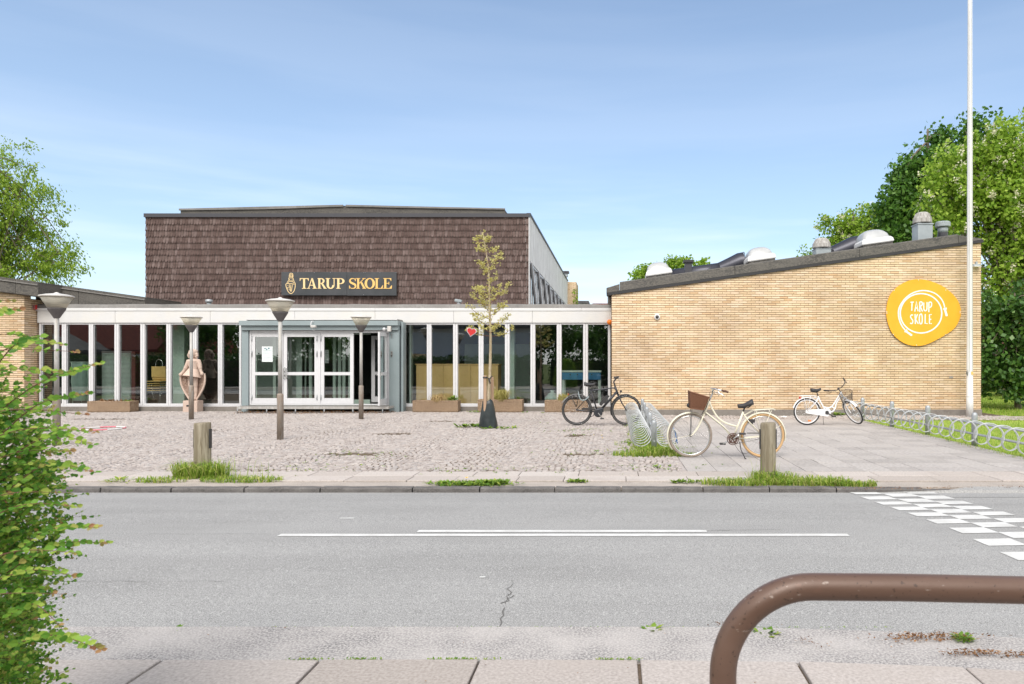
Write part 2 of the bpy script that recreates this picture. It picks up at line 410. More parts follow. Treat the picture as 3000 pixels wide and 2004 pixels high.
M['new_wood'] = noisy('new_wood', (.38,.25,.16), (.52,.37,.26), 6, .8, stretch=(1,1,.1), bmp=.2)
M['bark'] = noisy('bark', (.12,.10,.075), (.24,.20,.15), 9, .9, stretch=(1,1,.3), bmp=.7)
M['young_bark'] = noisy('young_bark', (.38,.32,.22), (.52,.45,.33), 12, .8, stretch=(1,1,.6), fine=16, finec=(.33,.26,.16))
M['bag'] = noisy('bag', (.014,.02,.022), (.032,.042,.045), 5, .4, bmp=.7, bscale=7)
M['exposed_aggregate'] = noisy('exposed_aggregate', (.14,.085,.05), (.24,.155,.095), 5, .9, fine=38, finec=(.40,.30,.21), bmp=.9, bscale=40)
M['sandstone'] = noisy('sandstone', (.54,.41,.34), (.64,.51,.43), 4, .9, fine=70, finec=(.55,.42,.355), bmp=.2)
M['rough_stone'] = noisy('rough_stone', (.38,.26,.20), (.52,.39,.32), 8, .95, fine=34, finec=(.24,.155,.12), bmp=1, bscale=34, bdist=.03)
def pipe_mat():
    m, nt, out = nodes('brown_pipe'); b = principled(nt, out, .42, .1, .45); v = coord(nt); vl = coord(nt, (.16, 1, 1))
    c = ramp(nt, noise(nt, vl, 7, 4, .6), [(.3, (.115,.066,.047)), (.7, (.16,.10,.076))])
    c = mix(nt, ramp(nt, noise(nt, v, 5, 4, .7), [(.60,(0,0,0)),(.72,(.6,.6,.6))]), c, (.24,.12,.085))
    c = mix(nt, ramp(nt, noise(nt, coord(nt, (.5,1,1)), 55, 3, .7), [(.66,(0,0,0)),(.72,(.8,.8,.8))]), c, (.33,.27,.235))
    c = mix(nt, ramp(nt, noise(nt, v, 90, 2, .6), [(.30,(.8,.8,.8)),(.36,(0,0,0))]), c, (.05,.03,.022))
    lk(nt, c, b.inputs['Base Color']); bump(nt, b, noise(nt, v, 60, 3), .12, .003); return m
M['brown_pipe'] = pipe_mat()
M['dry_leaves'] = per_island('dry_leaves', [(0,(.10,.045,.02)),(.5,(.22,.11,.05)),(1,(.36,.21,.10))], .9)
M['straw'] = per_island('straw', [(0,(.42,.28,.13)),(.6,(.56,.41,.21)),(1,(.45,.40,.14))], .8, .2)
M['yellow_grass'] = per_island('yellow_grass', [(0,(.28,.27,.06)),(.5,(.45,.40,.13)),(1,(.52,.46,.20))], .8, .25)
M['grass'] = per_island('grass_blades', [(0,(.14,.27,.03)),(.4,(.25,.39,.045)),(.75,(.38,.47,.08)),(1,(.58,.53,.22))], .7, .35)
M['weed'] = per_island('weed_leaves', [(0,(.09,.20,.025)),(.6,(.20,.33,.04)),(1,(.36,.42,.07))], .6, .3)
M['dandelion'] = plain('dandelion', (.9,.62,.02), .6)
M['dark_leaf'] = per_island('dark_leaves', [(0,(.04,.11,.015)),(.5,(.085,.20,.027)),(1,(.15,.29,.042))], .45, .3, spec=.4)
M['laurel_leaf'] = per_island('laurel_leaves', [(0,(.04,.11,.022)),(.6,(.085,.19,.036)),(1,(.16,.29,.055))], .4, .25, spec=.45)
M['mid_leaf'] = per_island('mid_leaves', [(0,(.15,.28,.025)),(.5,(.28,.44,.045)),(1,(.44,.58,.10))], .55, .45)
M['birch_leaf'] = per_island('birch_leaves', [(0,(.16,.27,.025)),(.5,(.28,.42,.045)),(1,(.42,.54,.09))], .6, .5)
M['pale_leaf'] = per_island('pale_leaves', [(0,(.50,.46,.14)),(.5,(.66,.62,.22)),(1,(.78,.74,.36))], .6, .5)
M['shrub_leaf'] = per_island('shrub_leaves', [(0,(.085,.24,.03)),(.3,(.17,.38,.045)),(.7,(.32,.53,.07)),(.97,(.55,.62,.13)),(1,(.55,.32,.14))], .5, .5, spec=.4)
M['shrub_tip'] = per_island('shrub_tips', [(0,(.42,.18,.10)),(.5,(.45,.30,.12)),(1,(.30,.34,.07))], .5, .4)
M['hedge_leaf'] = per_island('hedge_leaves', [(0,(.02,.06,.012)),(.5,(.045,.115,.02)),(1,(.09,.18,.035))], .5, .25)
M['twig'] = plain('twig', (.17,.075,.055), .7)
M['blossom'] = per_island('blossom', [(0,(.66,.62,.42)),(1,(.84,.82,.66))], .7, .3)
M['red_tile'] = noisy('red_tile', (.20,.045,.03), (.30,.075,.05), 2, .8, fine=9, finec=(.16,.04,.03), bmp=.5, bscale=6)
M['grey_timber'] = noisy('grey_timber', (.20,.22,.25), (.28,.31,.34), 6, .8, stretch=(1,1,.1))
M['dark_roof'] = noisy('dark_roof', (.05,.05,.055), (.10,.10,.11), 2, .8)
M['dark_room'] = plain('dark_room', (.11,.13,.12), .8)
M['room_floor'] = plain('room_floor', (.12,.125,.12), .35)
M['green_wall'] = plain('green_wall', (.58,.72,.63), .7)
M['shutter'] = noisy('shutter', (.62,.74,.67), (.70,.80,.74), 2, .6)
M['maroon'] = plain('maroon', (.16,.04,.035), .6)
M['plywood'] = noisy('plywood', (.78,.52,.20), (.86,.60,.27), 3, .55, stretch=(1,1,.3))
M['chair_wood'] = plain('chair_wood', (.85,.58,.20), .5)
M['table_blue'] = plain('table_blue', (.06,.26,.52), .5)
M['clear_bag'] = frosted('clear_bag', (.62,.82,.74), .4)
M['paper'] = plain('paper', (.78,.84,.84), .6)
M['ink'] = plain('ink', (.16,.27,.32), .6)
M['dome'] = noisy('dome', (.36,.37,.38), (.44,.45,.46), 3, .3, spec=.5)
M['duct'] = plain('duct', (.04,.041,.055), .35, .4)
M['vent_grey'] = noisy('vent_grey', (.30,.34,.36), (.38,.42,.44), 3, .55, .1)
M['vent_cap'] = noisy('vent_cap', (.28,.26,.24), (.46,.45,.43), 5, .6, stretch=(3,3,.3))
M['red_brick'] = plain('pink_brick', (.40,.20,.15), .85)
M['sky_window'] = glass('hall_glass', (.55,.62,.60), .4)

# ================================================================ GROUND
def zroad(Y): return -.065+.065*max(0, 1-((Y-6.4)/2.3)**2)
def cv(X): return -.04*max(0, min(X, 6)-.2)**2
Y_NEAR, Y_FAR = 4.12, 8.62
mb = MB(); mb.box((-900,-500,-.6), (900,900,-.14)); struct('ground', mb, M['ground'])
# road with a camber, slightly bent near edge
mb = MB(); xs = [-60,-40,-25,-15,-10,-6,-4,-2,-1,0,.5,1,1.5,2,2.5,3,4,5,6,8,12,20,35,60]; ys = [Y_NEAR+i*(Y_FAR-Y_NEAR)/18 for i in range(19)]
vs = []
for Y in ys:
    for X in xs: vs.append((X, Y+(cv(X) if Y == Y_NEAR else 0), zroad(Y)))
nx = len(xs)
mb.add(vs, [(j*nx+i, j*nx+i+1, (j+1)*nx+i+1, (j+1)*nx+i) for j in range(18) for i in range(nx-1)], 0, True)
mb.quad((-60,Y_FAR-.03,-.066),(60,Y_FAR-.03,-.066),(60,Y_FAR+.6,-.06),(-60,Y_FAR+.6,-.06))
struct('road', mb, M['asphalt'])
def strip(name, y0, y1, z, mat, x0=-60, x1=60, curve=True, th=.12):
    mb = MB(); X = [x for x in xs if x0 < x < x1]; X = [x0]+X+[x1]; n = len(X); v = []
    for z_ in (z, z-th):
        for y in (y0, y1):
            for x in X: v.append((x, y+(cv(x) if curve else 0), z_))
    f = []
    for i in range(n-1):
        f += [(i, i+1, n+i+1, n+i), (i, 2*n+i, 2*n+i+1, i+1), (n+i, n+i+1, 3*n+i+1, 3*n+i)]
    f += [(0, n, 3*n, 2*n), (n-1, 3*n-1, 4*n-1, 2*n-1)]
    mb.add(v, f); return struct(name, mb, mat)
strip('gutter', Y_NEAR-.01, Y_NEAR+.085, -.058, M['gutter'])
strip('verge', 3.63, Y_NEAR-.012, -.012, M['old_asphalt'])
strip('shoulder', -6, 2.1, -.01, M['gravel'], curve=False)
strip('pavement_bed', 2.1, 3.64, -.025, M['soil'])
strip('gravel_strip', 8.74, 9.125, -.018, M['gravel'], curve=False)
# near pavement slabs
def slab(mb, x0, x1, y0, y1, z, th=.05, bv=.004, curve=False, rng=R, mi=0):
    dz = rng.uniform(-.0022, .0022); t = rng.uniform(-.002, .002)
    c = (lambda x: cv(x)) if curve else (lambda x: 0)
    v = []
    for k, zz in ((bv, z+dz), (0, z+dz-bv), (0, z-th)):
        v += [(x0+k, y0+k+c(x0), zz+t), (x1-k, y0+k+c(x1), zz-t), (x1-k, y1-k+c(x1), zz-t), (x0+k, y1-k+c(x0), zz+t)]
    f = [(0,1,2,3)]
    for a in (0, 4):
        for i in range(4): j = (i+1) % 4; f.append((a+i, a+4+i, a+4+j, a+j))
    mb.add(v, f, mi)
mb = MB(); X = -14.0
xs0 = .12
for k in range(-14, 10):
    x0 = xs0+.535*HC*k; g = .006 if k % 3 else .012
    slab(mb, x0+g, x0+.535*HC-g, 2.98, 3.625, 0, curve=True)
    slab(mb, x0+.37+.005, x0+.37+.535*HC-.005, 2.32, 2.972, 0, curve=True)
struct('pavement', mb, M['pavenear'])
# far pavement: two rows of slabs along the verge
mb = MB()
for row, (y0, y1, ofs) in enumerate(((9.13, 9.505, .15), (9.512, 9.90, .52))):
    x = -22+ofs
    while x < 16:
        w = .8 if R.random() < .75 else .6
        if x+w > -30: slab(mb, x+.004, x+w-.004, y0+R.uniform(0,.004), y1-R.uniform(0,.006), 0)
        x += w
struct('pavement', mb, M['pave'])
# kerb stones
mb = MB(); x = -24.0
while x < 4.05:
    w = R.uniform(.75, 1.15); z1 = -.004
    drop = max(0, x-2.4)*.025
    n = 6; prof = []
    for i in range(n+1):
        px = x+.008+(w-.016)*i/n
        prof.append((px, R.uniform(-.008,.008), R.uniform(-.006,.004)))
    v = []
    for (px, dy, dz) in prof:
        z = z1+dz-drop
        v += [(px, Y_FAR+dy, -.12), (px, Y_FAR+dy+.004, z-.016), (px, Y_FAR+.016+dy, z), (px, Y_FAR+.13, z)]
    f = []
    for i in range(n):
        for k in range(3): f.append((i*4+k, (i+1)*4+k, (i+1)*4+k+1, i*4+k+1))
    f += [(0,1,2,3), (n*4+3, n*4+2, n*4+1, n*4)]
    mb.add(v, f); x += w
struct('kerb', mb, M['kerbstone'])
# flat grey crossover on the far left, and the flush edge on the right
strip('crossover', 8.755, 9.122, -.004, M['gutter'], -30, -7.3, curve=False, th=.1)
mb = MB(); mb.add([(3.0,8.2,zroad(8.2)+.003),(30,8.2,zroad(8.2)+.003),(30,8.76,-.012),(4.35,8.76,-.012),(4.0,8.62,-.03),(3.0,8.6,-.06)],[(0,1,2,3,4,5)]); struct('road_edge', mb, M['asphalt'])

# ---- cobbled plaza: granite setts laid in segmental arcs
XE = .98
mb = MB(); mb.box((-22,9.9,-.14), (6.46,24,-.02)); mb.box((6.47,19.04,-.14), (11.2,24,-.02)); struct('plaza_bed', mb, M['soil'])
bare = []
for (u, v, a, b) in ((1035,1329,.62,.22),(1165,1270,.55,.2),(1712,1331,.45,.2),(700,1375,1.2,.06),(300,1228,1.5,.25),(1390,1377,.9,.05),(1745,1377,.4,.05),(1300,1233,.8,.2),(1690,1275,.3,.3),(620,1260,.5,.15)):
    p = gp(u, v); bare.append((p.x, p.y, a, b))
verts = []; faces = []
W = 1.30; RA = .95
def sett(cx, cy, ang, l, w, dz, tx, ty):
    ca, sa = math.cos(ang), math.sin(ang); o = len(verts); b = .011
    pts = []
    for k, z in ((b, dz), (0, dz-.009), (-.001, dz-.03)):
        for (sx, sy) in ((-1,-1),(1,-1),(1,1),(-1,1)):
            x = sx*(l/2-k*(1+.3*R.random())); y = sy*(w/2-k*(1+.3*R.random()))
            pts.append((cx+x*ca-y*sa, cy+x*sa+y*ca, z+tx*x+ty*y))
    verts.extend(pts)
    faces.append((o,o+1,o+2,o+3))
    for a in (0, 4):
        for i in range(4): j = (i+1) % 4; faces.append((o+a+i, o+a+4+i, o+a+4+j, o+a+j))
pit = .088
def lay(x0, x1, y0, y1, strip_w):
    ncol = int((x1-x0)/strip_w)+1
    for c in range(ncol):
        xc = x0+strip_w*(c+.5)
        half = math.asin(strip_w/2/RA)
        na = int(2*half*RA/pit)
        k = 0; y = y0-.6
        while y < y1+.6:
            sh = R.uniform(-.5,.5)
            for i in range(na+1):
                q = -half+(i+.5+sh*.6)*(2*half)/na
                if abs(q) > half*1.01: continue
                X = xc+RA*math.sin(q)+R.uniform(-.006,.006); Y = y+RA*math.cos(q)-RA+R.uniform(-.006,.006)
                if not (x0 < X < x1 and y0 < Y < y1): continue
                if X < -.86*Y-.6: continue      # beyond the left edge of the view by a margin
                sink = 0
                for (bx, by, a, b) in bare:
                    e = ((X-bx)/a)**2+((Y-by)/b)**2
                    if e < 1 and R.random() < 1.1-e*.7: sink = .03
                if sink: continue
                und = .010*math.sin(X*.9+1)*math.sin(Y*.7)
                sett(X, Y, -q+R.uniform(-.07,.07), R.uniform(.061,.081), R.uniform(.058,.077), und+R.uniform(-.005,.005), R.uniform(-.06,.06), R.uniform(-.07,.07))
            y += pit
lay(-19.6, XE, 9.915, YF-.12, W)
lay(XE, 11.2, 19.05, YW-.02, .6)
# edging row along the slabs
y = 9.95
while y < 19: sett(XE-.03, y, 0, .12, .155, .003, R.uniform(-.03,.03), R.uniform(-.03,.03)); y += .17
mb = MB(); mb.v = verts; mb.f = faces; mb.m = [0]*len(faces); mb.sm = [False]*len(faces)
struct('cobbled_plaza', mb, M['sett'])
# ---- forecourt slabs
mb = MB(); s = .41; i = 0
x = XE+.03
while x < 6.45:
    y = 9.915+(.0 if i % 2 else -.0)
    k = 0
    while y < 19.02:
        y1 = min(y+s, 19.03); slab(mb, x+.0035, min(x+s, 6.5)-.0035, y+.0022, y1-.0022, .0, .05, .003); y += s; k += 1
    x += s; i += 1
# extra paving to the right of the rack near the pavement
x = 6.45
while x < 9:
    y = 9.915
    while y < 9.915+.41*1 : slab(mb, x+.0035, x+s-.0035, y+.002, y+s-.002, 0, .05, .003); y += s
    x += s
struct('forecourt_paving', mb, M['slab'])
# ---- lawn
mb = MB(); mb.box((6.3,10.33,-.13), (60,19.9,-.03)); mb.box((11.3,20.3,-.13), (80,70,-.03)); struct('lawn', mb, M['lawn'])
mb = MB(); mb.box((10.6,19.9,-.13), (60,20.3,-.012)); struct('path', mb, M['gravel'])

# ---- road markings
mb = MB()
def mark(x0, x1, y0, y1, skew=0):
    n = max(2, int((x1-x0)/.4)); v = []; rows = 3
    for r in range(rows):
        Y = y0+(y1-y0)*r/(rows-1)
        for i in range(n+1):
            x = x0+(x1-x0)*i/n; e = R.uniform(-.004,.004) if r in (0, 2) else 0
            v.append((x, Y+e+skew*(x-x0), zroad(Y+skew*(x-x0))+.004))
    f = [(r*(n+1)+i, r*(n+1)+i+1, (r+1)*(n+1)+i+1, (r+1)*(n+1)+i) for r in range(rows-1) for i in range(n)]
    mb.add(v, f, 0)
def ry(v):
    z = 0
    for _ in range(12): y = gY(v, z); z = zroad(y)+.004
    return y
def rx(u, Y): return (u-CX)*Y/FPX
y = ry(1567); mark(rx(818,y), rx(2486,y), y-.04, y+.04)
y = ry(1555.5); mark(rx(1224,y), rx(2070,y), y-.04, y+.04)
y = ry(1518); mark(rx(995,y), rx(1038,y), y-.02, y+.02)
y = ry(1690); mark(rx(1405,y), rx(1422,y), y-.012, y+.012)
# chequered crossing
cells1 = [(2481,2565,1440.5,1448.8),(2519,2604,1454.8,1463.6),(2562,2658,1470,1478.7),(2607,2702,1485,1495),(2658,2763,1501.8,1512.5),(2712,2818,1521.3,1534),(2779,2887,1546,1562.3),(2849,2970,1579,1598.9),(2929,3040,1617.6,1641),(3015,3140,1664,1692)]
rows = []
for (u0, u1, v0, v1) in cells1:
    ya, yb = ry(v1), ry(v0); rows.append((rx(u0, yb), ya, yb))
for k in range(len(rows)):
    x0, ya, yb = rows[k]
    per = (rows[k-1][1]-ya) if k else (rows[0][1]-rows[1][1])
    w = .335
    for c, (dx, dy) in enumerate(((0,0),(w,-.02+per*.47),(2*w,.045))):
        a = ya+(dy if c != 1 else -per*.5+.02); h = (yb-ya)
        dxs = .114*h
        n = 3; v = []
        for Y, sx in ((a, dxs), (a+h, 0)):
            for i in range(n+1):
                X = x0+dx+w*.985*i/n+sx+(-(a-ya)*.114); yy = Y+.022*i/n
                v.append((X, yy, zroad(yy)+.004+(.002 if yy > 8.25 else 0)))
        mb.add(v, [(i, i+1, n+2+i, n+1+i) for i in range(n)])
# the column nearest the right: rows offset up
struct('road_markings', mb, M['road_paint'])
# ---- cracks in the road
mb = MB()
def crack(pts, w, dz=.003):
    P = []
    for (u, v) in pts: y = ry(v); P.append((rx(u,y), y))
    Q = []
    for i in range(len(P)-1):
        n = max(2, int(math.hypot(P[i+1][0]-P[i][0], P[i+1][1]-P[i][1])/.05))
        for k in range(n):
            t = k/n; Q.append((P[i][0]+(P[i+1][0]-P[i][0])*t+R.uniform(-.014,.014), P[i][1]+(P[i+1][1]-P[i][1])*t+R.uniform(-.010,.010)))
    v = []
    for i, (x, y) in enumerate(Q):
        a = w*R.uniform(.2,1)
        j = min(i+1, len(Q)-1); tx, ty = Q[j][0]-Q[i-1 if i else 0][0], Q[j][1]-Q[i-1 if i else 0][1]; l = math.hypot(tx, ty) or 1
        v += [(x-ty/l*a, y+tx/l*a, zroad(y)+dz), (x+ty/l*a, y-tx/l*a, zroad(y)+dz)]
    mb.add(v, [(2*i, 2*i+1, 2*i+3, 2*i+2) for i in range(len(Q)-1)])
crack([(1452,1848),(1460,1835),(1468,1812),(1475,1790),(1478,1770)], .005); crack([(1468,1768),(1490,1760),(1486,1745),(1496,1735),(1488,1725),(1500,1706),(1494,1690)], .005); crack([(1478,1770),(1484,1756),(1497,1748),(1503,1738)], .004); crack([(1490,1745),(1482,1735)], .006)
crack([(150,1702),(400,1703),(620,1702),(700,1703)], .0025); crack([(220,1563),(500,1564),(815,1563)], .0025); crack([(2078,1553),(2300,1551)], .004)
struct('road_crack', mb, M['crack'])
# ================================================================ BUILDINGS
def wquad(mb, pts, mi=0): mb.add(pts, [tuple(range(len(pts)))], mi)
# ---- brick wing on the right, roof rising to the right
kW = YW/FPX
WX0, WX1 = (1792-CX)*kW, (2874-CX)*kW
def ztop(X): return 3.458+(X-WX0)*(4.956-3.458)/(WX1-WX0)
def zr(X): return 3.56+.1425*(X-WX0)
wing = thing('brick_wing', 'yellow brick school wing whose dark flat roof rises towards the flagpole', 'school building', ((WX0+WX1)/2, YW, 0))
mb = MB(); wt = .004
mb.prism([(WX0,.165),(WX1,.165),(WX1,ztop(WX1)),(WX0,ztop(WX0))], YW, YW+.3)
mb.box((WX0,YW+.3,.165),(WX0+.3,38,ztop(WX0)-.05)); mb.box((WX1-.3,YW+.3,.165),(WX1,38,ztop(WX1)-.05))
mb.box((WX0+.3,37.7,.165),(WX1-.3,38,ztop(WX0)))
mb.build('wall', M['yellow_brick'], wing, True)
mb = MB(); mb.box((WX0-.012,YW-.022,-.1),(WX1+.02,38.02,.163)); mb.build('plinth', M['plinth'], wing, True)
# roof: black flashing strip below, felt-covered kerb above that steps back
mb = MB()
def rz(X): return ztop(X)
mb.prism([(WX0-.13,rz(WX0-.13)-.015),(WX1+.05,rz(WX1+.05)-.015),(WX1+.05,rz(WX1+.05)+.075),(WX0-.13,rz(WX0-.13)+.085)], YW-.05, YW+.31, 0)
mb.build('flashing', M['black_trim'], wing, True)
mb = MB()
def kerbseg(a, b):
    v = []
    for X in (a, b):
        z = rz(X)+.07
        v += [(X,YW-.055,z),(X,YW-.02,z+.235),(X,YW+.04,z+.265),(X,YW+.5,z+.265),(X,YW+.62,z+.05),(X,YW+.62,z-.06),(X,YW+.0,z-.01)]
    n = 7; mb.add(v, [tuple(range(n))[::-1], tuple(range(n, 2*n))]+[(i, (i+1)%n, n+(i+1)%n, n+i) for i in range(n)])
cuts = [.15, 3.45, 7.02, 9.85]
for i in range(3): kerbseg(cuts[i]+.006, cuts[i+1]-.006)
# tapered end pieces
for (X0, X1_, h0, h1) in ((WX0-.15, .144, .14, .2), (9.856, WX1+.02, .23, .03)):
    v = []
    for X, h in ((X0, h0), (X1_, h1)):
        z = rz(X)+.07; v += [(X,YW-.054,z),(X,YW-.02,z+h),(X,YW+.6,z+h),(X,YW+.6,z-.04)]
    mb.add(v, [(3,2,1,0),(4,5,6,7),(0,1,5,4),(1,2,6,5),(2,3,7,6),(3,0,4,7)])
mb.build('roof_kerb', M['dark_felt'], wing, True)
mb = MB(); mb.prism([(WX0-.1,zr(WX0)-.12),(WX1,zr(WX1)-.12),(WX1,zr(WX1)),(WX0-.1,zr(WX0))], YW+.63, 38.1); mb.build('roof', M['grey_felt'], wing, True)
# end trim at the corner above the glazed hall
mb = MB(); mb.tube([(WX0-.07,YW+.4,3.2),(WX0-.07,YW+.4,3.5)], .05, 8); mb.build('downpipe', M['grey_felt'], wing, True)

# ---- glazed hall
kF = YF/FPX
GX0, GX1 = -18.06, WX0-.004
hall = thing('glazed_hall', 'low flat-roofed school hall with a row of tall white-framed windows under a white band', 'school building', ((GX0+GX1)/2, YF, 0))
for x0, x1 in ((GX0,-11.42),(-6.55,GX1)): mb = MB(); mb.box((x0,YF-.09,-.1),(x1,YF+.25,.135)); mb.build('plinth', M['plinth'], hall, True)
ZB, ZT = .165, 2.742
lw = [115,188,267,342,418,494,570,645,707.5]; rw = [1181,1257,1334,1409,1486,1561,1638,1715.5,1791.3]
def window(u0, u1):
    x0, x1 = (u0-CX)*kF+.004, (u1-CX)*kF-.004; b = .062
    if u1 > 1790: x1 = GX1-.045
    f = MB()
    f.box((x0,YF-.01,ZB),(x0+b,YF+.10,ZT)); f.box((x1-b,YF-.01,ZB),(x1,YF+.10,ZT))
    f.box((x0+b+.001,YF-.006,ZB),(x1-b-.001,YF+.096,ZB+b)); f.box((x0+b+.001,YF-.006,ZT-.045),(x1-b-.001,YF+.096,ZT))
    # bead
    f.box((x0+b,YF+.035,ZB+b),(x0+b+.012,YF+.05,ZT-.045)); f.box((x1-b-.012,YF+.035,ZB+b),(x1-b,YF+.05,ZT-.045))
    w = f.build('window', M['white_frame'], hall, True)
    tilt = R.uniform(-.0035, .0035); tv = R.uniform(-.002,.002)
    g = MB(); yy = YF+.06
    g.quad((x0+b-.01,yy-tilt,ZB+b-.01),(x1-b+.01,yy+tilt,ZB+b-.01),(x1-b+.01,yy+tilt+tv,ZT-.04),(x0+b-.01,yy-tilt+tv,ZT-.04))
    g.build('pane', M['glass'], w, True)
for a in (lw, rw):
    for i in range(len(a)-1): window(a[i], a[i+1])
for a in (lw, rw):   # dark rubber joint seen between the frames
    for u in a[1:-1]: X = (u-CX)*kF; mb = MB(); mb.box((X-.0038,YF+.012,ZB),(X+.0038,YF+.08,ZT)); mb.build('window_joint', M['joint'], hall, True)
mb = MB(); mb.box((GX1-.044,YF+.0,ZB),(GX1-.03,YF+.1,ZT)); mb.build('window_joint', M['joint'], hall, True)
for x0, x1 in ((GX0,-11.42),(-6.55,GX1)): mb = MB(); mb.box((x0,YF-.012,ZB-.032),(x1,YF+.12,ZB-.003)); mb.build('sill', M['white_frame'], hall, True)
# white band: boards with open joints, thinner strip above
mb = MB(); seams = [112,340,618,865,1100,1330,1560,1791.5]
for i in range(len(seams)-1):
    x0, x1 = (seams[i]-CX)*kF+.003, (seams[i+1]-CX)*kF-.003
    mb.bbox((x0,YF-.045,2.752),(min(x1, GX1),YF+.1,3.118), .006)
mb.build('fascia', M['white_board'], hall, True)
mb = MB(); seams2 = [108,268,405,560,755,905,1100,1295,1500,1703,1791.5]
for i in range(len(seams2)-1):
    x0, x1 = (seams2[i]-CX)*kF+.002, (seams2[i+1]-CX)*kF-.002
    mb.bbox((x0,YF-.06,3.123),(min(x1, GX1),YF+.12,3.205), .005)
mb.build('fascia_cap', M['white_paint'], hall, True)
mb = MB()   # felt roll along the roof edge, a little uneven
n = 60; v = []
for i in range(n+1):
    X = GX0+(GX1-GX0)*i/n; d = R.uniform(-.008,.008)
    v += [(X,YF-.02,3.207),(X,YF+.0+d,3.30+d),(X,YF+.05,3.335+d),(X,YF+.13,3.34+d),(X,YF+.3,3.27)]
mb.add(v, [(i*5+k, (i+1)*5+k, (i+1)*5+k+1, i*5+k+1) for i in range(n) for k in range(4)], 0, True)
mb.build('roof_edge', M['grey_felt'], hall, True)
mb = MB(); mb.box((GX0-.05,YF+.2,2.78),(GX1,46,3.265)); mb.build('roof', M['grey_felt'], hall, True)
# inside of the hall
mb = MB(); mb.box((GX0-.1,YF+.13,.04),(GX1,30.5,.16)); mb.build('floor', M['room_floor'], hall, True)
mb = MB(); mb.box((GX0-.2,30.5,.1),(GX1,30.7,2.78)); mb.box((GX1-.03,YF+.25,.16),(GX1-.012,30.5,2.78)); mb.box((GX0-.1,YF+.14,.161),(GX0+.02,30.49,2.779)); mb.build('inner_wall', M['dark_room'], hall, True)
for (u0, u1, Y) in ((503,540,23.5),(1494,1507,23.3),(1200,1204,23.2)):
    mb = MB(); mb.box(((u0-CX)*Y/FPX,Y,.16),((u1-CX)*Y/FPX,Y+.25,2.78)); mb.build('column', M['green_wall'], hall, True)
mb = MB(); mb.box((-13.2,26.5,.16),(-11.6,26.7,2.78)); mb.build('partition', M['green_wall'], hall, True)
mb = MB(); mb.box((-5.6,26.8,.16),(-3.0,27.0,2.2)); mb.build('partition', M['green_wall'], hall, True)

# ---- left brick wing
YL = 21.9
lwing = thing('brick_wing', 'yellow brick wing behind the shrub, its grey roof edge falling towards the hall', 'school building', (-20, YL, 0))
def lz(X): return 3.66+(-18.03-X)*.20
mb = MB(); mb.prism([(-26,.13),(-18.03,.13),(-18.03,lz(-18.03)),(-26,lz(-26))], YL, YL+.25); mb.box((-18.29,YL+.25,.13),(-18.04,YF+.6,3.48)); mb.build('wall', M['yellow_brick'], lwing, True)
mb = MB(); mb.box((-26,YL-.02,-.1),(-18.02,YF+.4,.128)); mb.build('plinth', M['plinth'], lwing, True)
mb = MB()
def slab_edge(pA, pB, hA, hB, dep):
    """sloping fascia between two top points, with its own thickness"""
    A, B = Vector(pA), Vector(pB); v = []
    for p, h in ((A, hA), (B, hB)):
        v += [p, p+Vector((0,0,-h)), p+Vector((0,.06,-h-.03)), p+Vector((0,dep,-h-.03)), p+Vector((0,dep,0))]
    mb.add(v, [(0,1,2,3,4),(9,8,7,6,5)]+[(i,(i+5),(i+1)%5+5,(i+1)%5) for i in range(5)])
ps = [at(-260,780,21.7), at(-60,806,21.7), at(45,820,21.7), at(112,829.5,21.7)]
hs = [.43,.42,.41,.40]
for i in range(3):
    slab_edge(ps[i]+Vector((.006,0,0)), ps[i+1]-Vector((.006,0,0)), hs[i], hs[i+1], 1.2)
ps2 = [at(104,828.5,22.62), at(230,846,22.62), at(425,873,22.62)]; hs2 = [.62,.60,.36]
for i in range(2): slab_edge(ps2[i]+Vector((.006,0,0)), ps2[i+1]-Vector((.006,0,0)), hs2[i], hs2[i+1], 6)
mb.build('roof_kerb', M['dark_felt'], lwing, True)
mb = MB()   # light ledge line and dark top strip on the fascia
for i in range(3):
    a, b = ps[i], ps[i+1]
    mb.prism([(a.x,a.z-.075),(b.x,b.z-.075),(b.x,b.z-.045),(a.x,a.z-.045)], 21.66, 21.698, 0)
for i in range(2):
    a, b = ps2[i], ps2[i+1]
    mb.prism([(a.x,a.z-.075),(b.x,b.z-.075),(b.x,b.z-.045),(a.x,a.z-.045)], 22.58, 22.618, 0)
mb.build('roof_trim', M['grey_felt'], lwing, True)
mb = MB()
for i in range(3): a, b = ps[i], ps[i+1]; mb.prism([(a.x,a.z+.002),(b.x,b.z+.002),(b.x,b.z+.035),(a.x,a.z+.035)], 21.72, 23.0, 0)
for i in range(2): a, b = ps2[i], ps2[i+1]; mb.prism([(a.x,a.z+.002),(b.x,b.z+.002),(b.x,b.z+.03),(a.x,a.z+.03)], 22.66, 28, 0)
mb.build('roof', M['dark_felt'], lwing, True)

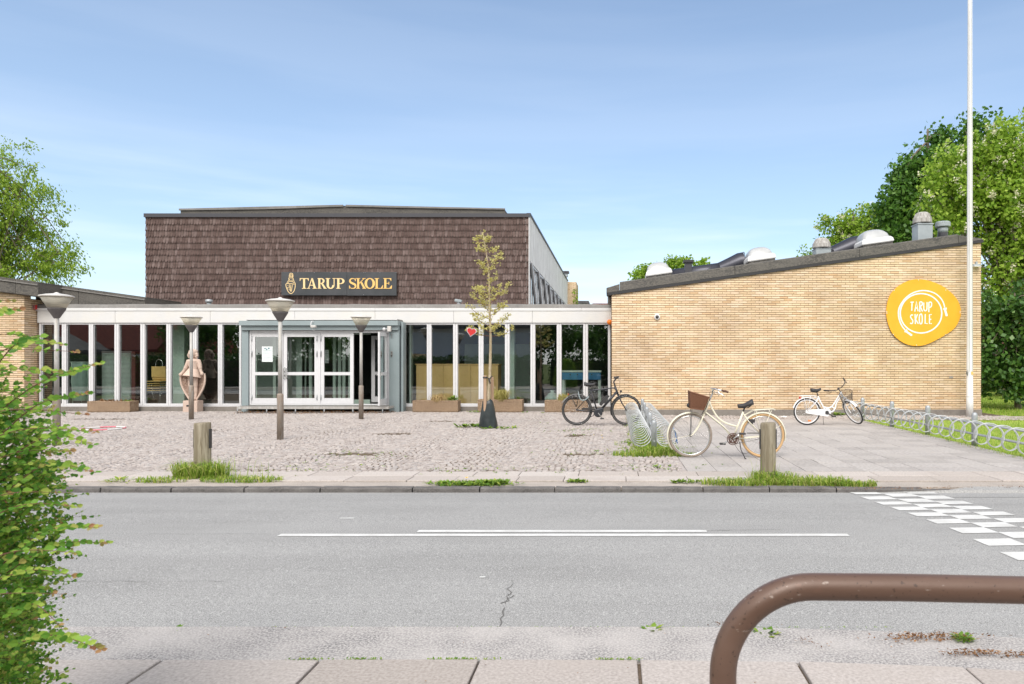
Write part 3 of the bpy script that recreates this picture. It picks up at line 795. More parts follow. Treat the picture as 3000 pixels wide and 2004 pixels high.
# ---- shingled hall
kA = YA/FPX
AX0, AX1, AZ = (426-CX)*kA, (1550-CX)*kA, 6.60
YB = 44.7
aud = thing('shingled_hall', 'windowless school hall block clad in brown wooden shingles, rising behind the low roof', 'school building', ((AX0+AX1)/2, YA, 0))
mb = MB(); mb.box((AX0+.02,YA+.03,3.0),(AX1-.14,YB,AZ-.02)); mb.build('core', M['dark_felt'], aud, True)
mb = MB()
sh_w, sh_h = .0937, .2112
nrow = 16
for r in range(nrow):
    z0 = 3.262+r*sh_h; x = AX0-(sh_w/2 if r % 2 else 0)-.01
    while x < AX1:
        w = sh_w*R.uniform(.88,1.10); a, b = max(x+.0055, AX0), min(x+w-.0055, AX1-.012); x += w
        if AX1-.012-b < .045: b = AX1-.012; x = AX1+1
        if b-a < .02: continue
        zt = min(z0+sh_h*1.25, AZ-.10); dz = R.uniform(-.012,.012); zb = z0+dz
        if zt-zb < .03: continue
        dy = R.uniform(-.004,.004); tw = R.uniform(-.003,.003); c = min(.065, (b-a)*.78)
        f = YA-.017+dy; bk = YA+.024
        def yy(z): return f+(bk-f)*(z-zb)/(sh_h*1.25)
        P = [(a,zt),(a,zb+c),(a+(b-a)*.16,zb+c*.32),(a+(b-a)*.36,zb+.003),(a+(b-a)*.64,zb),(a+(b-a)*.86,zb+c*.36),(b,zb+c*.95),(b,zt)]
        v = [(px, yy(pz)+(tw if px > (a+b)/2 else -tw), pz) for px, pz in P]+[(px, yy(pz)+.010, pz) for px, pz in P[1:7]]
        fs = [(0,1,2,3,4,5,6,7)]
        for i in range(1, 6): fs.append((i, 7+i, 8+i, i+1))
        fs += [(0,1,8),(7,14-1,6)]
        mb.add(v, fs)
mb.build('shingle_cladding', M['shingle'], aud, True)
mb = MB(); mb.box((AX0-.03,YA-.05,AZ-.125),(AX1+.02,YA+.12,AZ)); mb.build('fascia', M['dark_trim'], aud, True)
mb = MB(); mb.box((AX1-.011,YA-.03,3.28),(AX1+.012,YA+.031,AZ-.126)); mb.build('corner_trim', M['white_paint'], aud, True)
mb = MB(); mb.box((AX0,YA-.03,3.2),(AX1,YA+.02,3.275)); mb.build('flashing', M['white_paint'], aud, True)
mb = MB(); Yt = 25.6; kt = Yt/FPX
def ux(u): return (u-CX)*kt
def vz(v): return HC-(v-CY)*kt
mb.prism([(ux(529),6.5),(ux(1483),6.5),(ux(1478),vz(613)),(ux(1010),vz(602.5)),(ux(529),vz(613.5))], Yt, YB-1)
mb.build('roof', M['dark_felt'], aud, True)
mb = MB(); mb.prism([(ux(526),vz(617)),(ux(770),vz(614)),(ux(1006),vz(606)),(ux(1006),vz(600.5)),(ux(526),vz(612))], Yt-.05, Yt-.003)
mb.prism([(ux(1014),vz(606)),(ux(1250),vz(611)),(ux(1480),vz(615)),(ux(1480),vz(611)),(ux(1014),vz(600.5))], Yt-.05, Yt-.003)
mb.build('roof_kerb', M['grey_felt'], aud, True)
mb = MB()   # pale side wall above the window strip
mb.box((AX1-.13,YA+.032,5.02),(AX1,YB,AZ-.02)); mb.box((AX1-.13,YA+.032,3.2),(AX1,YA+.22,5.019)); mb.build('side_wall', M['white_wall'], aud, True)
mb = MB(); mb.box((AX1-.1,YA+.13,AZ-.018),(AX1+.04,YB+.02,AZ+.05)); mb.build('roof_trim', M['dark_trim'], aud, True)
wstrip = MB(); wstrip.box((AX1-.06,YA+.23,4.94),(AX1-.02,YB,5.0))
y = YA+.24
while y < YB:
    wstrip.box((AX1-.08,y,3.3),(AX1-.03,y+.07,4.94)); y += .62
wf = wstrip.build('window', M['white_frame'], aud, True)
mb = MB(); mb.quad((AX1-.09,YA+.22,3.2),(AX1-.09,YB,3.2),(AX1-.09,YB,5.0),(AX1-.09,YA+.22,5.0)); mb.build('pane', M['sky_window'], wf, True)
y = YA+.5
while y < YB-1.6:
    for dy, m, X1_, t in ((0,'white_frame',.05,.22),(-.16,'dark_trim',-.005,.12)):
        mb = MB(); a, b = y+dy, y+1.9+dy; v = []
        for X in (AX1-.018, AX1+X1_): v += [(X,a,4.96),(X,a+t,4.96),(X,b+t,3.27),(X,b,3.27)]
        mb.add(v, [(0,1,2,3),(7,6,5,4),(0,4,5,1),(1,5,6,2),(2,6,7,3),(3,7,4,0)])
        mb.build('fin' if dy == 0 else 'fin_edge', M[m], aud, True)
    y += 2.3
mb = MB(); mb.box((-2.93,YB+.02,3.0),(-2.38,YB+2.5,6.55)); mb.build('brick_pier', M['yellow_brick'], aud, True)
# ivy on the pier
mb = MB()
for i in range(500):
    p = Vector((R.uniform(-2.6,-2.3), YB+.0+R.uniform(-.12,.2), R.uniform(3.2,6.1)))
    d = rnd3()*.1; e = rnd3()*.1
    mb.add([p-d, p+e*.6, p+d, p-e*.6], [(0,1,2,3)])
tag(mb.build('ivy', M['mid_leaf']), 'green creeper climbing the brick pier behind the shingled hall', 'climbing plant')
vb = thing('roof_vent', 'small dark box vent on the side roof edge of the shingled hall', 'roof vent', (-2.93,42.6,6.62))
mb = MB(); mb.box((-2.98,42.5,6.62),(-2.78,42.9,6.82)); mb.build('housing', M['vent_grey'], vb, True)
mb = MB(); mb.box((-3.05,42.42,6.83),(-2.7,42.98,6.94)); mb.build('cap', M['dark_trim'], vb, True)
# far houses peeping over the low roof
fb = thing('house', 'distant block with a dark flat roof seen over the hall roof beside the brick pier', 'house', (-4.5,70,0))
mb = MB(); mb.box((-4.2,70,0),(-2.6,76,7.25)); mb.build('wall', M['white_wall'], fb, True); mb = MB(); mb.box((-4.3,69.9,7.26),(-2.5,76.1,7.55)); mb.build('roof', M['dark_roof'], fb, True)
fb = thing('house', 'distant house showing only a strip of red tiled roof over the low hall roof', 'house', (0,74,0))
mb = MB(); mb.box((-2.6,74,0),(1.6,80,7.3)); mb.build('wall', M['white_wall'], fb, True); mb = MB(); mb.prism([(-2.9,7.3),(1.9,7.3),(.9,7.62),(-2.2,7.62)], 73.8, 80.2); mb.build('roof', M['red_tile'], fb, True)

# ---- small vents on the low roof
def cap_vent(u, v0, v1, Y, w, label):
    k = Y/FPX; X = (u-CX)*k; zt = HC-(v0-CY)*k; zb = 3.26
    t = thing('roof_vent', label, 'roof vent', (X,Y,zb))
    mb = MB(); mb.lathe([(w*.33,0),(w*.33,zt-zb-.09)], n=14, smooth=True); mb.build('pipe', M['vent_grey'], t)
    mb = MB(); mb.lathe([(w*.5,zt-zb-.10),(w*.55,zt-zb-.06),(w*.5,zt-zb-.015),(w*.3,zt-zb)], n=16, smooth=True); mb.build('cap', M['steel'], t)
cap_vent(612.5, 877, 892, 22.75, .20, 'small grey mushroom vent on the low roof above the stone girl')
cap_vent(358.5, 876, 892, 22.75, .075, 'thin dark pipe vent on the low roof, next to the left sloping roof')
t = thing('roof_vent', 'bent grey pipe vent on the low roof beside the young tree', 'roof vent', ((1344-CX)*22.75/FPX,22.75,3.26))
mb = MB(); mb.tube(smoothpath([(0,0,0),(0,0,.13),(-.03,0,.20),(-.1,0,.215)],4), .055, 10); mb.build('pipe', M['steel'], t)
mb = MB(); mb.bbox((-.15,-.08,.17),(.07,.08,.245), .015, mat=Matrix.Rotation(.15,4,'Y')); mb.build('cap', M['vent_grey'], t)

# ---- roof lights, ducts and ventilators on the right wing
sl = -math.atan(.1425)
def skylight(u0, u1, Y, label):
    k = Y/FPX; x0, x1 = (u0-CX)*k, (u1-CX)*k; X = (x0+x1)/2; w = (x1-x0)/2
    t = thing('skylight', label, 'roof light', (X,Y,zr(X)), group='roof lights on the brick wing'); t.rotation_euler = (0,sl,0)
    mb = MB(); mb.box((-w*.93,-w*.93,-.1),(w*.93,w*.93,.44)); mb.build('curb', M['dark_felt'], t)
    mb = MB()
    v = []
    for (a, z) in ((.97,.425),(1.0,.45),(.97,.54),(.85,.60)): v += [(-w*a,-w*a,z),(w*a,-w*a,z),(w*a,w*a,z),(-w*a,w*a,z)]
    mb.add(v, [(3,2,1,0),(12,13,14,15)]+[(r*4+i, r*4+(i+1)%4, r*4+4+(i+1)%4, r*4+4+i) for r in range(3) for i in range(4)])
    mb.build('frame', M['white_paint'], t)
    mb = MB(); n = 14; v = []
    for j in range(n+1):
        for i in range(n+1):
            a, b = -1+2*i/n, -1+2*j/n
            h = (max(0, 1-abs(a)**2.6)*max(0, 1-abs(b)**2.6))**.45
            v.append((a*w*.86, b*w*.86, 0.59+.27*h*w/.42))
    mb.add(v, [(j*(n+1)+i, j*(n+1)+i+1, (j+1)*(n+1)+i+1, (j+1)*(n+1)+i) for j in range(n) for i in range(n)], 0, True)
    mb.build('dome', M['dome'], t)
skylight(1897,1973,22.3,'lowest white domed skylight on the brick wing roof, nearest the hall')
skylight(2189,2271,22.3,'middle white domed skylight, just right of the long black duct mouth')
skylight(2516,2608,22.3,'highest white domed skylight, beside the short black duct mouth')
def duct(x0, x1, Y, label, lift=.40):
    t = thing('air_duct', label, 'air duct', (x0,Y,zr(x0)))
    mb = MB(); L = x1-x0; s = .1425
    pts = [(0,0,lift),(L*.5,0,lift+s*L*.5),(L-.75,0,lift+s*(L-.75))]
    mb.tube(pts, .25, 20, 0)
    mb.tube([(L-.752,0,lift+s*(L-.75)),(L-.45,0,lift+.05+s*(L-.4)),(L-.1,0,lift+.13+s*L),(L,0,lift+.14+s*L)], [.25,.29,.33,.335], 20, 0, caps=False)
    mb.tube([(L-.4,0,lift+.05+s*(L-.4)),(L-.002,0,lift+.14+s*L)], [.26,.325], 20, 1, caps=False)
    mb.torus((L,0,lift+.14+s*L), .335, .012, 'x', 24, 6)
    x = .1
    while x < L-.8: mb.torus((x,0,lift+s*x), .252, .008, 'x', 20, 6); x += .62
    mb.build('pipe', [M['duct'],M['rubber']], t)
    for x in (.3, L-1.0): mb = MB(); mb.box((x-.03,-.2,-.02+s*x),(x+.03,.2,lift-.2+s*x)); mb.build('bracket', M['dark_trim'], t)
duct(1.75,4.12,22.9,'long black cylindrical air duct lying on the roof between two skylights')
duct(6.55,7.72,22.9,'short black air duct with open mouth behind the low ventilator')
t = thing('chimney_pipe', 'stubby square black roof pipe in front of the long air duct', 'roof vent', ((2016-CX)*21.6/FPX,21.6,zr(2.2)))
mb = MB(); mb.bbox((-.105,-.105,0),(.105,.105,.62), .01); mb.build('pipe', M['dark_trim'], t); mb = MB(); mb.bbox((-.15,-.15,.621),(.15,.15,.70), .015); mb.build('cap', M['black_trim'], t)
def ventilator(u, Y, zc0, zc1, w, label):
    X = (u-CX)*Y/FPX; z0 = zr(X); h = zc0-z0
    t = thing('roof_ventilator', label, 'ventilator', (X,Y,z0))
    mb = MB(); mb.bbox((-w*.46,-w*.46,-.05),(w*.46,w*.46,h-.02), .012); mb.box((-w*.5,-w*.5,h*.93),(w*.5,w*.5,h-.03)); mb.build('housing', M['vent_grey'], t)
    mb = MB(); mb.box((-w*.49,-w*.49,-.1),(w*.49,w*.49,.12)); mb.build('curb', M['dark_felt'], t)
    H = zc1-zc0
    mb = MB(); mb.lathe([(w*.34,h-.05),(w*.34,h+.03)], n=20, mi=1); mb.lathe([(w*.54,h),(w*.57,h+.02),(w*.55,h+H*.4),(w*.46,h+H*.62),(w*.38,h+H*.9),(w*.3,h+H),(0,h+H*1.03)], n=28, smooth=False)
    for i in range(14):
        q = 2*PI*i/14; mb.tube([(w*.555*math.cos(q),w*.555*math.sin(q),h+H*.38),(w*.47*math.cos(q),w*.47*math.sin(q),h+H*.62),(w*.39*math.cos(q),w*.39*math.sin(q),h+H*.9)], .008, 5)
    mb.build('cowl', [M['vent_cap'],M['black_trim']], t)
ventilator(2407,22.3,5.06,5.37,.50,'low grey ventilator with a ribbed dome cowl between the ducts')
ventilator(2702,22.3,5.83,6.17,.50,'tall grey box ventilator with a weathered cowl at the high end of the roof')
t = thing('roof_ventilator', 'short round ventilator with a flat grey cap next to the tall box ventilator', 'ventilator', ((2762-CX)*22.3/FPX,22.3,zr(10.2)))
mb = MB(); mb.lathe([(.16,-.05),(.15,.50),(.15,.70)], n=18, smooth=True); mb.build('pipe', M['dark_trim'], t)
mb = MB(); mb.lathe([(.155,.52),(.155,.68)], n=18, smooth=True, mi=0); mb.lathe([(.20,.69),(.225,.71),(.225,.83),(.19,.86),(0,.88)], n=22); mb.build('cap', M['vent_grey'], t)

# ---- things on the right wing wall
t = thing('security_camera', 'round white dome camera with a dark lens on the yellow brick wall', 'camera', (0,0,0)); p = at(1925,928.5,YW); t.location = p
rot = Matrix.Rotation(PI/2,4,'X')
mb = MB(); mb.lathe([(.085,.0),(.085,.035),(.075,.05),(.05,.055)], n=22, mat=rot); mb.build('housing', M['white_paint'], t)
mb = MB(); mb.ball((0,-.05,-.005), .05, 14, 10); mb.build('lens', M['black_plastic'], t)
mb = MB(); p = at(1786,944,YF-.12)
bc = thing('beacon', 'orange beacon lamp at the corner between the white band and the brick wing', 'beacon', p)
mb.lathe([(.045,-.02),(.045,.12)], n=14, mat=rot.inverted()); mb.build('base', M['dull_metal'], bc); mb = MB(); mb.ball((0,-.02,0),(.085,.085,.085),14,10); mb.build('lamp', M['orange'], bc)
p = at(2856,775,YW); fl = thing('flood_light', 'small grey floodlight on the brick wall at the flagpole', 'flood light', p)
mb = MB(); mb.box((-.09,-.10,-.06),(.12,-.02,.0)); mb.box((.0,-.06,.0),(.05,0,.08)); mb.build('housing', M['vent_grey'], fl)
mb = MB(); mb.box((-.08,-.16,-.078),(.11,-.04,-.061)); mb.build('diffuser', M['lamp_fin'], fl)
p = at(101,900,YF-.1); wl = thing('wall_lamp', 'small caged red warning lamp on the left brick corner', 'wall lamp', p)
mb = MB(); mb.bbox((-.05,-.06,-.07),(.06,.04,.07), .01); mb.build('lamp', M['red'], wl)
mb = MB()
for z in (-.06,-.03,0,.03,.06): mb.tube([(-.09,-.1,z),(.09,-.1,z)], .006, 5)
for x in (-.085,-.03,.03,.085): mb.tube([(x,-.1,-.065),(x,-.1,.065)], .006, 5)
mb.build('cage', M['dull_metal'], wl)
# wall blemish items: junction box low on the wall
p = at(2787,1105,YW)
mb = MB(); mb.box((p.x-.06,YW-.012,p.z-.03),(p.x+.05,YW-.001,p.z+.025)); tag(mb.build('wall_vent', M['concrete'], loc=(p.x,YW,p.z), world=True), 'small grey vent plate low on the brick wall near the flagpole', 'vent plate')

# ---- egg shaped school sign
ks = (YW-.03)/FPX
def es(zx, zy): return ((2580+zx/6.82-CX)*ks, HC-(800+zy/6.82-CY)*ks)
sg = thing('school_sign', 'big yellow egg-shaped sign with a white skipping rope and two words', 'sign', (es(800,800)[0],YW-.03,es(800,800)[1]))
egg = [(740,122),(950,150),(1180,235),(1330,330),(1480,470),(1570,620),(1602,790),(1570,930),(1480,1090),(1330,1210),(1100,1340),(900,1430),(720,1458),(540,1430),(380,1350),(240,1220),(160,1060),(115,880),(110,720),(150,520),(230,370),(380,240),(560,150)]
ev = [Vector((*es(*p),0)) for p in egg]
path = smoothpath(ev[-2:]+ev+ev[:3], 5)[10:10+5*len(ev)]
mb = MB(); mb.prism([(p.x,p.y) for p in path], YW-.05, YW-.028); mb.build('panel', M['sign_yellow'], sg, True)
lay_i = [0]
def st(mb, pts, w, closed=False, mi=0, f=es, Y=YW-.05, n=5, wk=ks/6.82, sm=True):
    P = [Vector((*f(*p),0)) for p in pts]
    if sm and len(P) > 2: P = smoothpath(P+[P[0]], n)[:-1] if closed else smoothpath(P, n)
    lay_i[0] += 1; d = .0006*(lay_i[0] % 9)
    mb.stroke([(p.x,p.y) for p in P], w*wk, Y-.004-d, Y-.0005, mi, closed)
def arc(cx, cy, rx, ry_, a0, a1, n=24): return [(cx+rx*math.cos(math.radians(a0+(a1-a0)*i/n)), cy-ry_*math.sin(math.radians(a0+(a1-a0)*i/n))) for i in range(n+1)]
mb = MB()
st(mb, arc(800,805,415,393,0,360)[:-1], 26, True)
st(mb, [(1272,690),(1245,590),(1180,490),(1080,410),(960,365),(830,352),(700,375),(590,425),(490,505),(430,580),(375,670),(350,760),(352,860),(375,960),(420,1060),(485,1145)], 24)
mb.build('rope', M['sign_white'], sg, True)
for pts in ([(1240,725),(1250,700),(1310,690),(1315,722),(1300,735),(1335,850),(1322,862),(1300,866),(1288,855),(1262,745)],
            [(465,1170),(510,1122),(530,1140),(525,1160),(622,1225),(628,1240),(610,1258),(592,1256),(500,1185),(480,1188)]):
    mb = MB(); P = [es(*p) for p in pts]; mb.prism(P, YW-.055, YW-.0505); mb.build('rope_handle', M['sign_white'], sg, True)
mb = MB()
L = [[(588,585),(655,582)],[(620,590),(615,755)],
     [(675,770),(708,570),(740,765)],[(683,700),(730,700)],
     [(775,780),(772,580)],[(772,580),(812,580),(826,615),(812,650),(775,665)],[(785,672),(830,770)],
     [(855,590),(856,715),(875,755),(900,750),(918,710),(920,580)],
     [(955,782),(957,585)],[(957,585),(1000,585),(1012,625),(998,675),(960,690)],
     [(640,845),(610,838),(590,870),(602,905),(632,945),(632,990),(610,1012),(580,1000)],
     [(680,820),(686,1020)],[(728,822),(690,925),(745,1015)],
     [(790,822),(768,860),(765,960),(782,1012),(808,1012),(822,960),(820,860),(806,822),(790,822)],
     [(882,822),(880,1012),(930,1010)],
     [(1010,830),(968,832),(968,1012),(1015,1010)],[(968,928),(1005,926)]]
sharp = {0,1,2,3,4,6,8,11,12,14,15,16}
for i, p in enumerate(L): st(mb, p, 21, sm=i not in sharp)
mb.build('lettering', M['sign_white'], sg, True)
mb = MB()
for p in ((750,137),(265,345),(1293,342),(118,775),(118,803),(1583,767),(1583,797),(250,1226),(1293,1230),(710,1440)):
    x, z = es(*p); mb.lathe([(.012,0),(.010,.006),(0,.007)], (0,0,0), 10, mat=Matrix.Translation((x,YW-.0502,z)) @ rot)
mb.build('screw', M['sign_white'], sg, True)

# ---- black name board with gold letters
kb = (YA-.12)/FPX; YS = YA-.12
def bs(zx, zy): return ((820+zx/6.522-CX)*kb, HC-(790+zy/6.522-CY)*kb)
nb = thing('name_board', 'long black board with gold school name and girl emblem on the shingle wall', 'sign', (bs(1130,270)[0],YS,bs(1130,270)[1]))
mb = MB(); x0, z1 = bs(30,45); x1, z0 = bs(2230,490); xm = bs(1283,0)[0]
mb.bbox((x0,YS-.012,z0),(xm-.003,YS+.05,z1), .004); mb.bbox((xm+.003,YS-.014,z0-.008),(x1,YS+.05,z1-.004), .004); mb.build('panel', M['sign_black'], nb, True)
bi = [0]
def bpoly(mb, pts, f, mi=0):
    bi[0] += 1; d = .0007*(bi[0] % 12); mb.prism([f(*p) for p in pts], YS-.022-d, YS-.015, mi)
def ring2(mb, f, cx, cy, rx, ry_, tx, ty, a0=0, a1=360, mi=0):
    n = 22; bi[0] += 1; d = .0007*(bi[0] % 12)
    def e(r1, r2): return [f(cx+r1*math.cos(math.radians(a0+(a1-a0)*i/n)), cy+r2*math.sin(math.radians(a0+(a1-a0)*i/n))) for i in range(n+(0 if a1-a0 == 360 else 1))]
    mb.ringpoly(e(rx,ry_), e(rx-tx,ry_-ty), YS-.022-d, YS-.015, mi, a1-a0 == 360)
def rc(a, b, c, d): return [(a,b),(c,b),(c,d),(a,d)]
G = {
 'T': [rc(.38,.05,.60,.93), rc(.24,0,.74,.06), rc(0,.93,1,1), [(0,.74),(.05,.74),(.12,.93),(0,.93)], [(1,.74),(.95,.74),(.88,.93),(1,.93)]],
 'A': [[(.11,.05),(.19,.05),(.52,.93),(.45,1)], [(.44,1),(.58,1),(.92,.05),(.68,.05)], rc(.26,.29,.74,.36), rc(0,0,.30,.06), rc(.58,0,1,.06)],
 'R': [rc(.10,.05,.32,.95), rc(0,0,.42,.06), rc(0,.94,.45,1), ('r',.43,.74,.37,.26,.21,.075,-90,90), rc(.31,.925,.44,.999), rc(.31,.48,.46,.555), [(.40,.48),(.62,.48),(.96,.05),(.72,.05)], rc(.68,0,1.04,.06)],
 'U': [rc(.10,.32,.32,.95), rc(0,.94,.44,1), rc(.80,.32,.88,.95), rc(.68,.94,1,1), ('r',.49,.34,.39,.36,.22,.09,180,360)],
 'P': [rc(.12,.05,.36,.95), rc(0,0,.50,.06), rc(0,.94,.5,1), ('r',.48,.72,.46,.28,.24,.075,-90,90), rc(.35,.925,.49,.999), rc(.35,.44,.5,.515)],
 'S': 'S',
 'K': [rc(.10,.05,.31,.95), rc(0,0,.40,.06), rc(0,.94,.42,1), [(.30,.44),(.30,.54),(.78,.95),(.88,.95)], [(.42,.60),(.58,.70),(1.0,.05),(.76,.05)], rc(.66,.94,1,1), rc(.66,0,1.06,.06)],
 'O': [('r',.5,.5,.5,.515,.235,.085,0,360)],
 'L': [rc(.12,.05,.36,.95), rc(0,.94,.5,1), rc(0,0,.96,.06), [(.72,.06),(.94,.06),(1,.34),(.95,.34)]],
 'E': [rc(.12,.05,.36,.95), rc(0,0,1,.06), rc(0,.94,.94,1), [(.74,.94),(.94,.94),(.94,.74),(.90,.74)], [(.72,.06),(1,.06),(1.02,.32),(.97,.32)], rc(.35,.48,.66,.545), rc(.62,.38,.69,.65)],
}
mb = MB()
for (ch, a, b) in (('T',385,555),('A',528,710),('R',725,892),('U',880,1072),('P',1080,1250),('S',1322,1468),('K',1465,1640),('O',1622,1822),('L',1815,1978),('E',1980,2142)):
    f = lambda x, y, a=a, b=b: bs(a+(b-a)*x, 365-200*y)
    mi = 0 if a < 1300 else 1
    if ch == 'S':
        P = [(.86,.74),(.80,.90),(.55,.965),(.28,.93),(.15,.78),(.22,.62),(.5,.50),(.78,.40),(.88,.24),(.78,.08),(.5,.03),(.22,.07),(.10,.26)]
        ww = [.06,.09,.09,.15,.2,.24,.26,.25,.22,.15,.09,.08,.06]
        Q = smoothpath([Vector((*f(*p),0)) for p in P], 4); W_ = []
        for i in range(len(P)-1):
            for k in range(4): W_.append(ww[i]+(ww[i+1]-ww[i])*k/4)
        W_.append(ww[-1]); s_ = 150*kb/6.522
        mb.stroke([(q.x,q.y) for q in Q], [w*s_ for w in W_], YS-.024, YS-.015, mi)
        bpoly(mb, [(.80,.72),(.90,.72),(.92,1),(.86,1)], f, mi); bpoly(mb, [(.04,.30),(.13,.30),(.10,0),(.04,0)], f, mi)
        continue
    for g in G[ch]:
        if g[0] == 'r': ring2(mb, f, *g[1:], mi=mi)
        else: bpoly(mb, g, f, mi)
mb.build('lettering', [M['gold_light'],M['gold']], nb, True)
mb = MB()
def bst(pts, w=9, closed=False, sm=True): st(mb, pts, w, closed, 0, bs, YS-.014, 4, kb/6.522, sm)
bst([(118,280),(125,330),(150,395),(180,440),(212,458),(245,445),(275,405),(295,340),(300,270)], 12)
bst([(118,280),(135,268),(180,268),(230,266),(275,280),(300,270)], 10)
bst([(135,268),(165,215),(178,190),(172,165),(190,150)], 10); bst([(300,268),(275,225),(262,180),(250,150)], 10)
bst([(205,150),(190,195),(190,215),(245,215),(240,190),(232,150)], 8, sm=False)
bst([(165,262),(180,225),(250,225),(268,262)], 9, sm=False)
bst([(190,145),(183,120),(192,95),(200,75),(225,70),(245,78),(255,110),(255,135),(240,148)], 11); bst([(200,110),(215,95),(240,105),(240,130),(225,145),(205,140),(200,110)], 8); bst([(212,118),(216,128)], 10); bst([(230,118),(228,128)], 10)
bst([(185,280),(195,330),(200,400),(215,415)], 9); bst([(215,282),(212,340),(215,415)], 8); bst([(245,282),(235,350),(225,420)], 9)
for i in range(16):
    x, y = R.uniform(138,185), R.uniform(295,385)
    if (x-212)/95*1.0+(y-280)/190 > -.9: bst([(x,y),(x+R.uniform(4,10),y+R.uniform(4,10))], 7)
mb.build('emblem', M['gold_light'], nb, True)
mb = MB()
for zx in (345,660,970,1605,1630,1915,2225,345,1600,1915): 
    x, z = bs(zx, 52 if zx != 1600 else 480); mb.lathe([(.010,0),(.008,.005),(0,.006)], n=8, mat=Matrix.Translation((x,YS-.0142,z)) @ rot)
mb.build('screw', M['steel'], nb, True)
# ================================================================ ENTRANCE PORCH
YP = 21.9; kP = YP/FPX
def px(u): return (u-CX)*kP
def pz(v): return HC-(v-CY)*kP
porch = thing('entrance_porch', 'grey-blue framed entrance porch with white glazed double doors, one leaf open', 'entrance', (px(938),YP,0))
for a_, b_ in ((707.5,727),(1140,1169)): mb = MB(); mb.bbox((px(a_),YP,-.02),(px(b_),YF-.1,pz(967)-.002), .006); mb.build('post', M['grey_blue'], porch, True)
mb = MB(); mb.box((px(1169)+.03,YP+.12,-.02),(px(1178),YF-.1,2.75)); mb.build('side_panel', M['grey_blue'], porch, True)
mb = MB(); mb.bbox((px(707),YP-.16,pz(954)),(px(1170),YF-.05,pz(940.5)), .006); mb.bbox((px(709),YP-.07,pz(967)),(px(1168),YF-.06,pz(954)-.003), .006); mb.build('beam', M['grey_blue'], porch, True)
mb = MB(); mb.prism([(px(728),pz(940)+.003),(px(1168),pz(940)+.003),(px(1168),pz(936)),(px(728),pz(935))], YP-.12, YF-.07); mb.build('roof', M['grey_felt'], porch, True)
mb = MB(); mb.box((px(729),YP-.14,pz(938)),(px(1167),YP-.122,pz(935))); mb.build('flashing', M['white_paint'], porch, True)
ZD0, ZD1 = pz(1187), pz(967.5)
YD = YP+.06
mb = MB()
mb.box((px(728),YD,ZD0),(px(733.5),YD+.1,ZD1)); mb.box((px(1130),YD,ZD0),(px(1138.5),YD+.1,ZD1)); mb.box((px(733.5)+.001,YD+.002,pz(975)),(px(1130)-.001,YD+.1,ZD1)); mb.box((px(929),YD+.001,ZD0),(px(936),YD+.1,pz(975)-.001))
mb.box((px(733.5)+.001,YD+.002,ZD0),(px(1130)-.001,YD+.1,ZD0+.03))
mb.build('door_frame', M['white_frame'], porch, True)
vP = [(986,1090),(1100,1171.5)]
def leaf_mesh(x0, x1, z0, z1, t=.05):
    """frame of one glazed leaf in local x, y=0 front"""
    f = MB(); b = .105; mid = pz(1095)
    f.box((x0,0,z0),(x0+b,t,z1)); f.box((x1-b,0,z0),(x1,t,z1))
    f.box((x0+b,.001,z0),(x1-b,t-.001,z0+.175)); f.box((x0+b,.001,z1-.115),(x1-b,t-.001,z1)); f.box((x0+b,.001,mid-.045),(x1-b,t-.001,mid+.05))
    g = MB(); g.quad((x0+b-.01,t*.5,z0+.16),(x1-b+.01,t*.5,z0+.16),(x1-b+.01,t*.5,z1-.1),(x0+b-.01,t*.5,z1-.1))
    return f, g
def hinges(x, z0, z1):
    h = MB()
    for z in (z0+.12, (z0+z1)/2+.35, z1-.25, z1-.7): h.tube([(x,-.014,z),(x,-.014,z+.16)], .012, 7)
    return h
z0, z1 = ZD0+.035, pz(975)-.006
def door(u0, u1, hinge_u=None, label=None):
    f, g = leaf_mesh(0, px(u1)-px(u0), z0, z1)
    d = f.build('door', M['white_frame'], porch); d.location = Vector((px(u0),YD+.012,0))-porch.location
    g.build('pane', M['door_glass'], d)
    if hinge_u: hinges(px(hinge_u)-px(u0), z0, z1).build('hinge', M['steel'], d)
    return d
d1 = door(734,826,735); d2 = door(827.5,928.5,926); d3 = door(936.5,1033,938)
h = MB(); h.tube(smoothpath([(.115,-.005,1.02),(.115,-.07,1.03),(.115,-.08,1.06),(.115,-.08,1.3),(.115,-.07,1.345),(.115,-.005,1.35)],4), .014, 8); h.tube(smoothpath([(.04,-.005,1.0),(.04,-.075,1.02),(.04,-.08,1.06),(.04,-.08,1.3),(.04,-.075,1.345),(.04,-.005,1.355)],4), .013, 8); h.build('handle', M['chrome'], d2)
lk_ = MB()
for z in (1.09, 1.21): lk_.bbox((.0,-.02,z),(.05,0,z+.045), .004)
lk_.build('lock', M['dull_metal'], d2)
# open leaf, swung out towards the plaza
f, g = leaf_mesh(0, .93, z0, z1)
d4 = f.build('door', M['white_frame'], porch); d4['label'] = 'white glazed leaf standing open'
hx = px(1129); d4.location = Vector((hx,YD+.01,0))-porch.location; d4.rotation_euler = (0,0,math.radians(-86.5))
g.build('pane', M['door_glass'], d4); hinges(.01, z0, z1).build('hinge', M['steel'], d4)
h = MB()
for s in (-1, 1): h.bbox((.83,(.05 if s > 0 else -.012),1.0),(.87,(.062 if s > 0 else 0),1.25), .004); h.tube([(.85,.025+s*.03,1.14),(.85,.025+s*.09,1.14),(.73,.025+s*.09,1.135)], .011, 8)
h.build('handle', M['chrome'], d4)
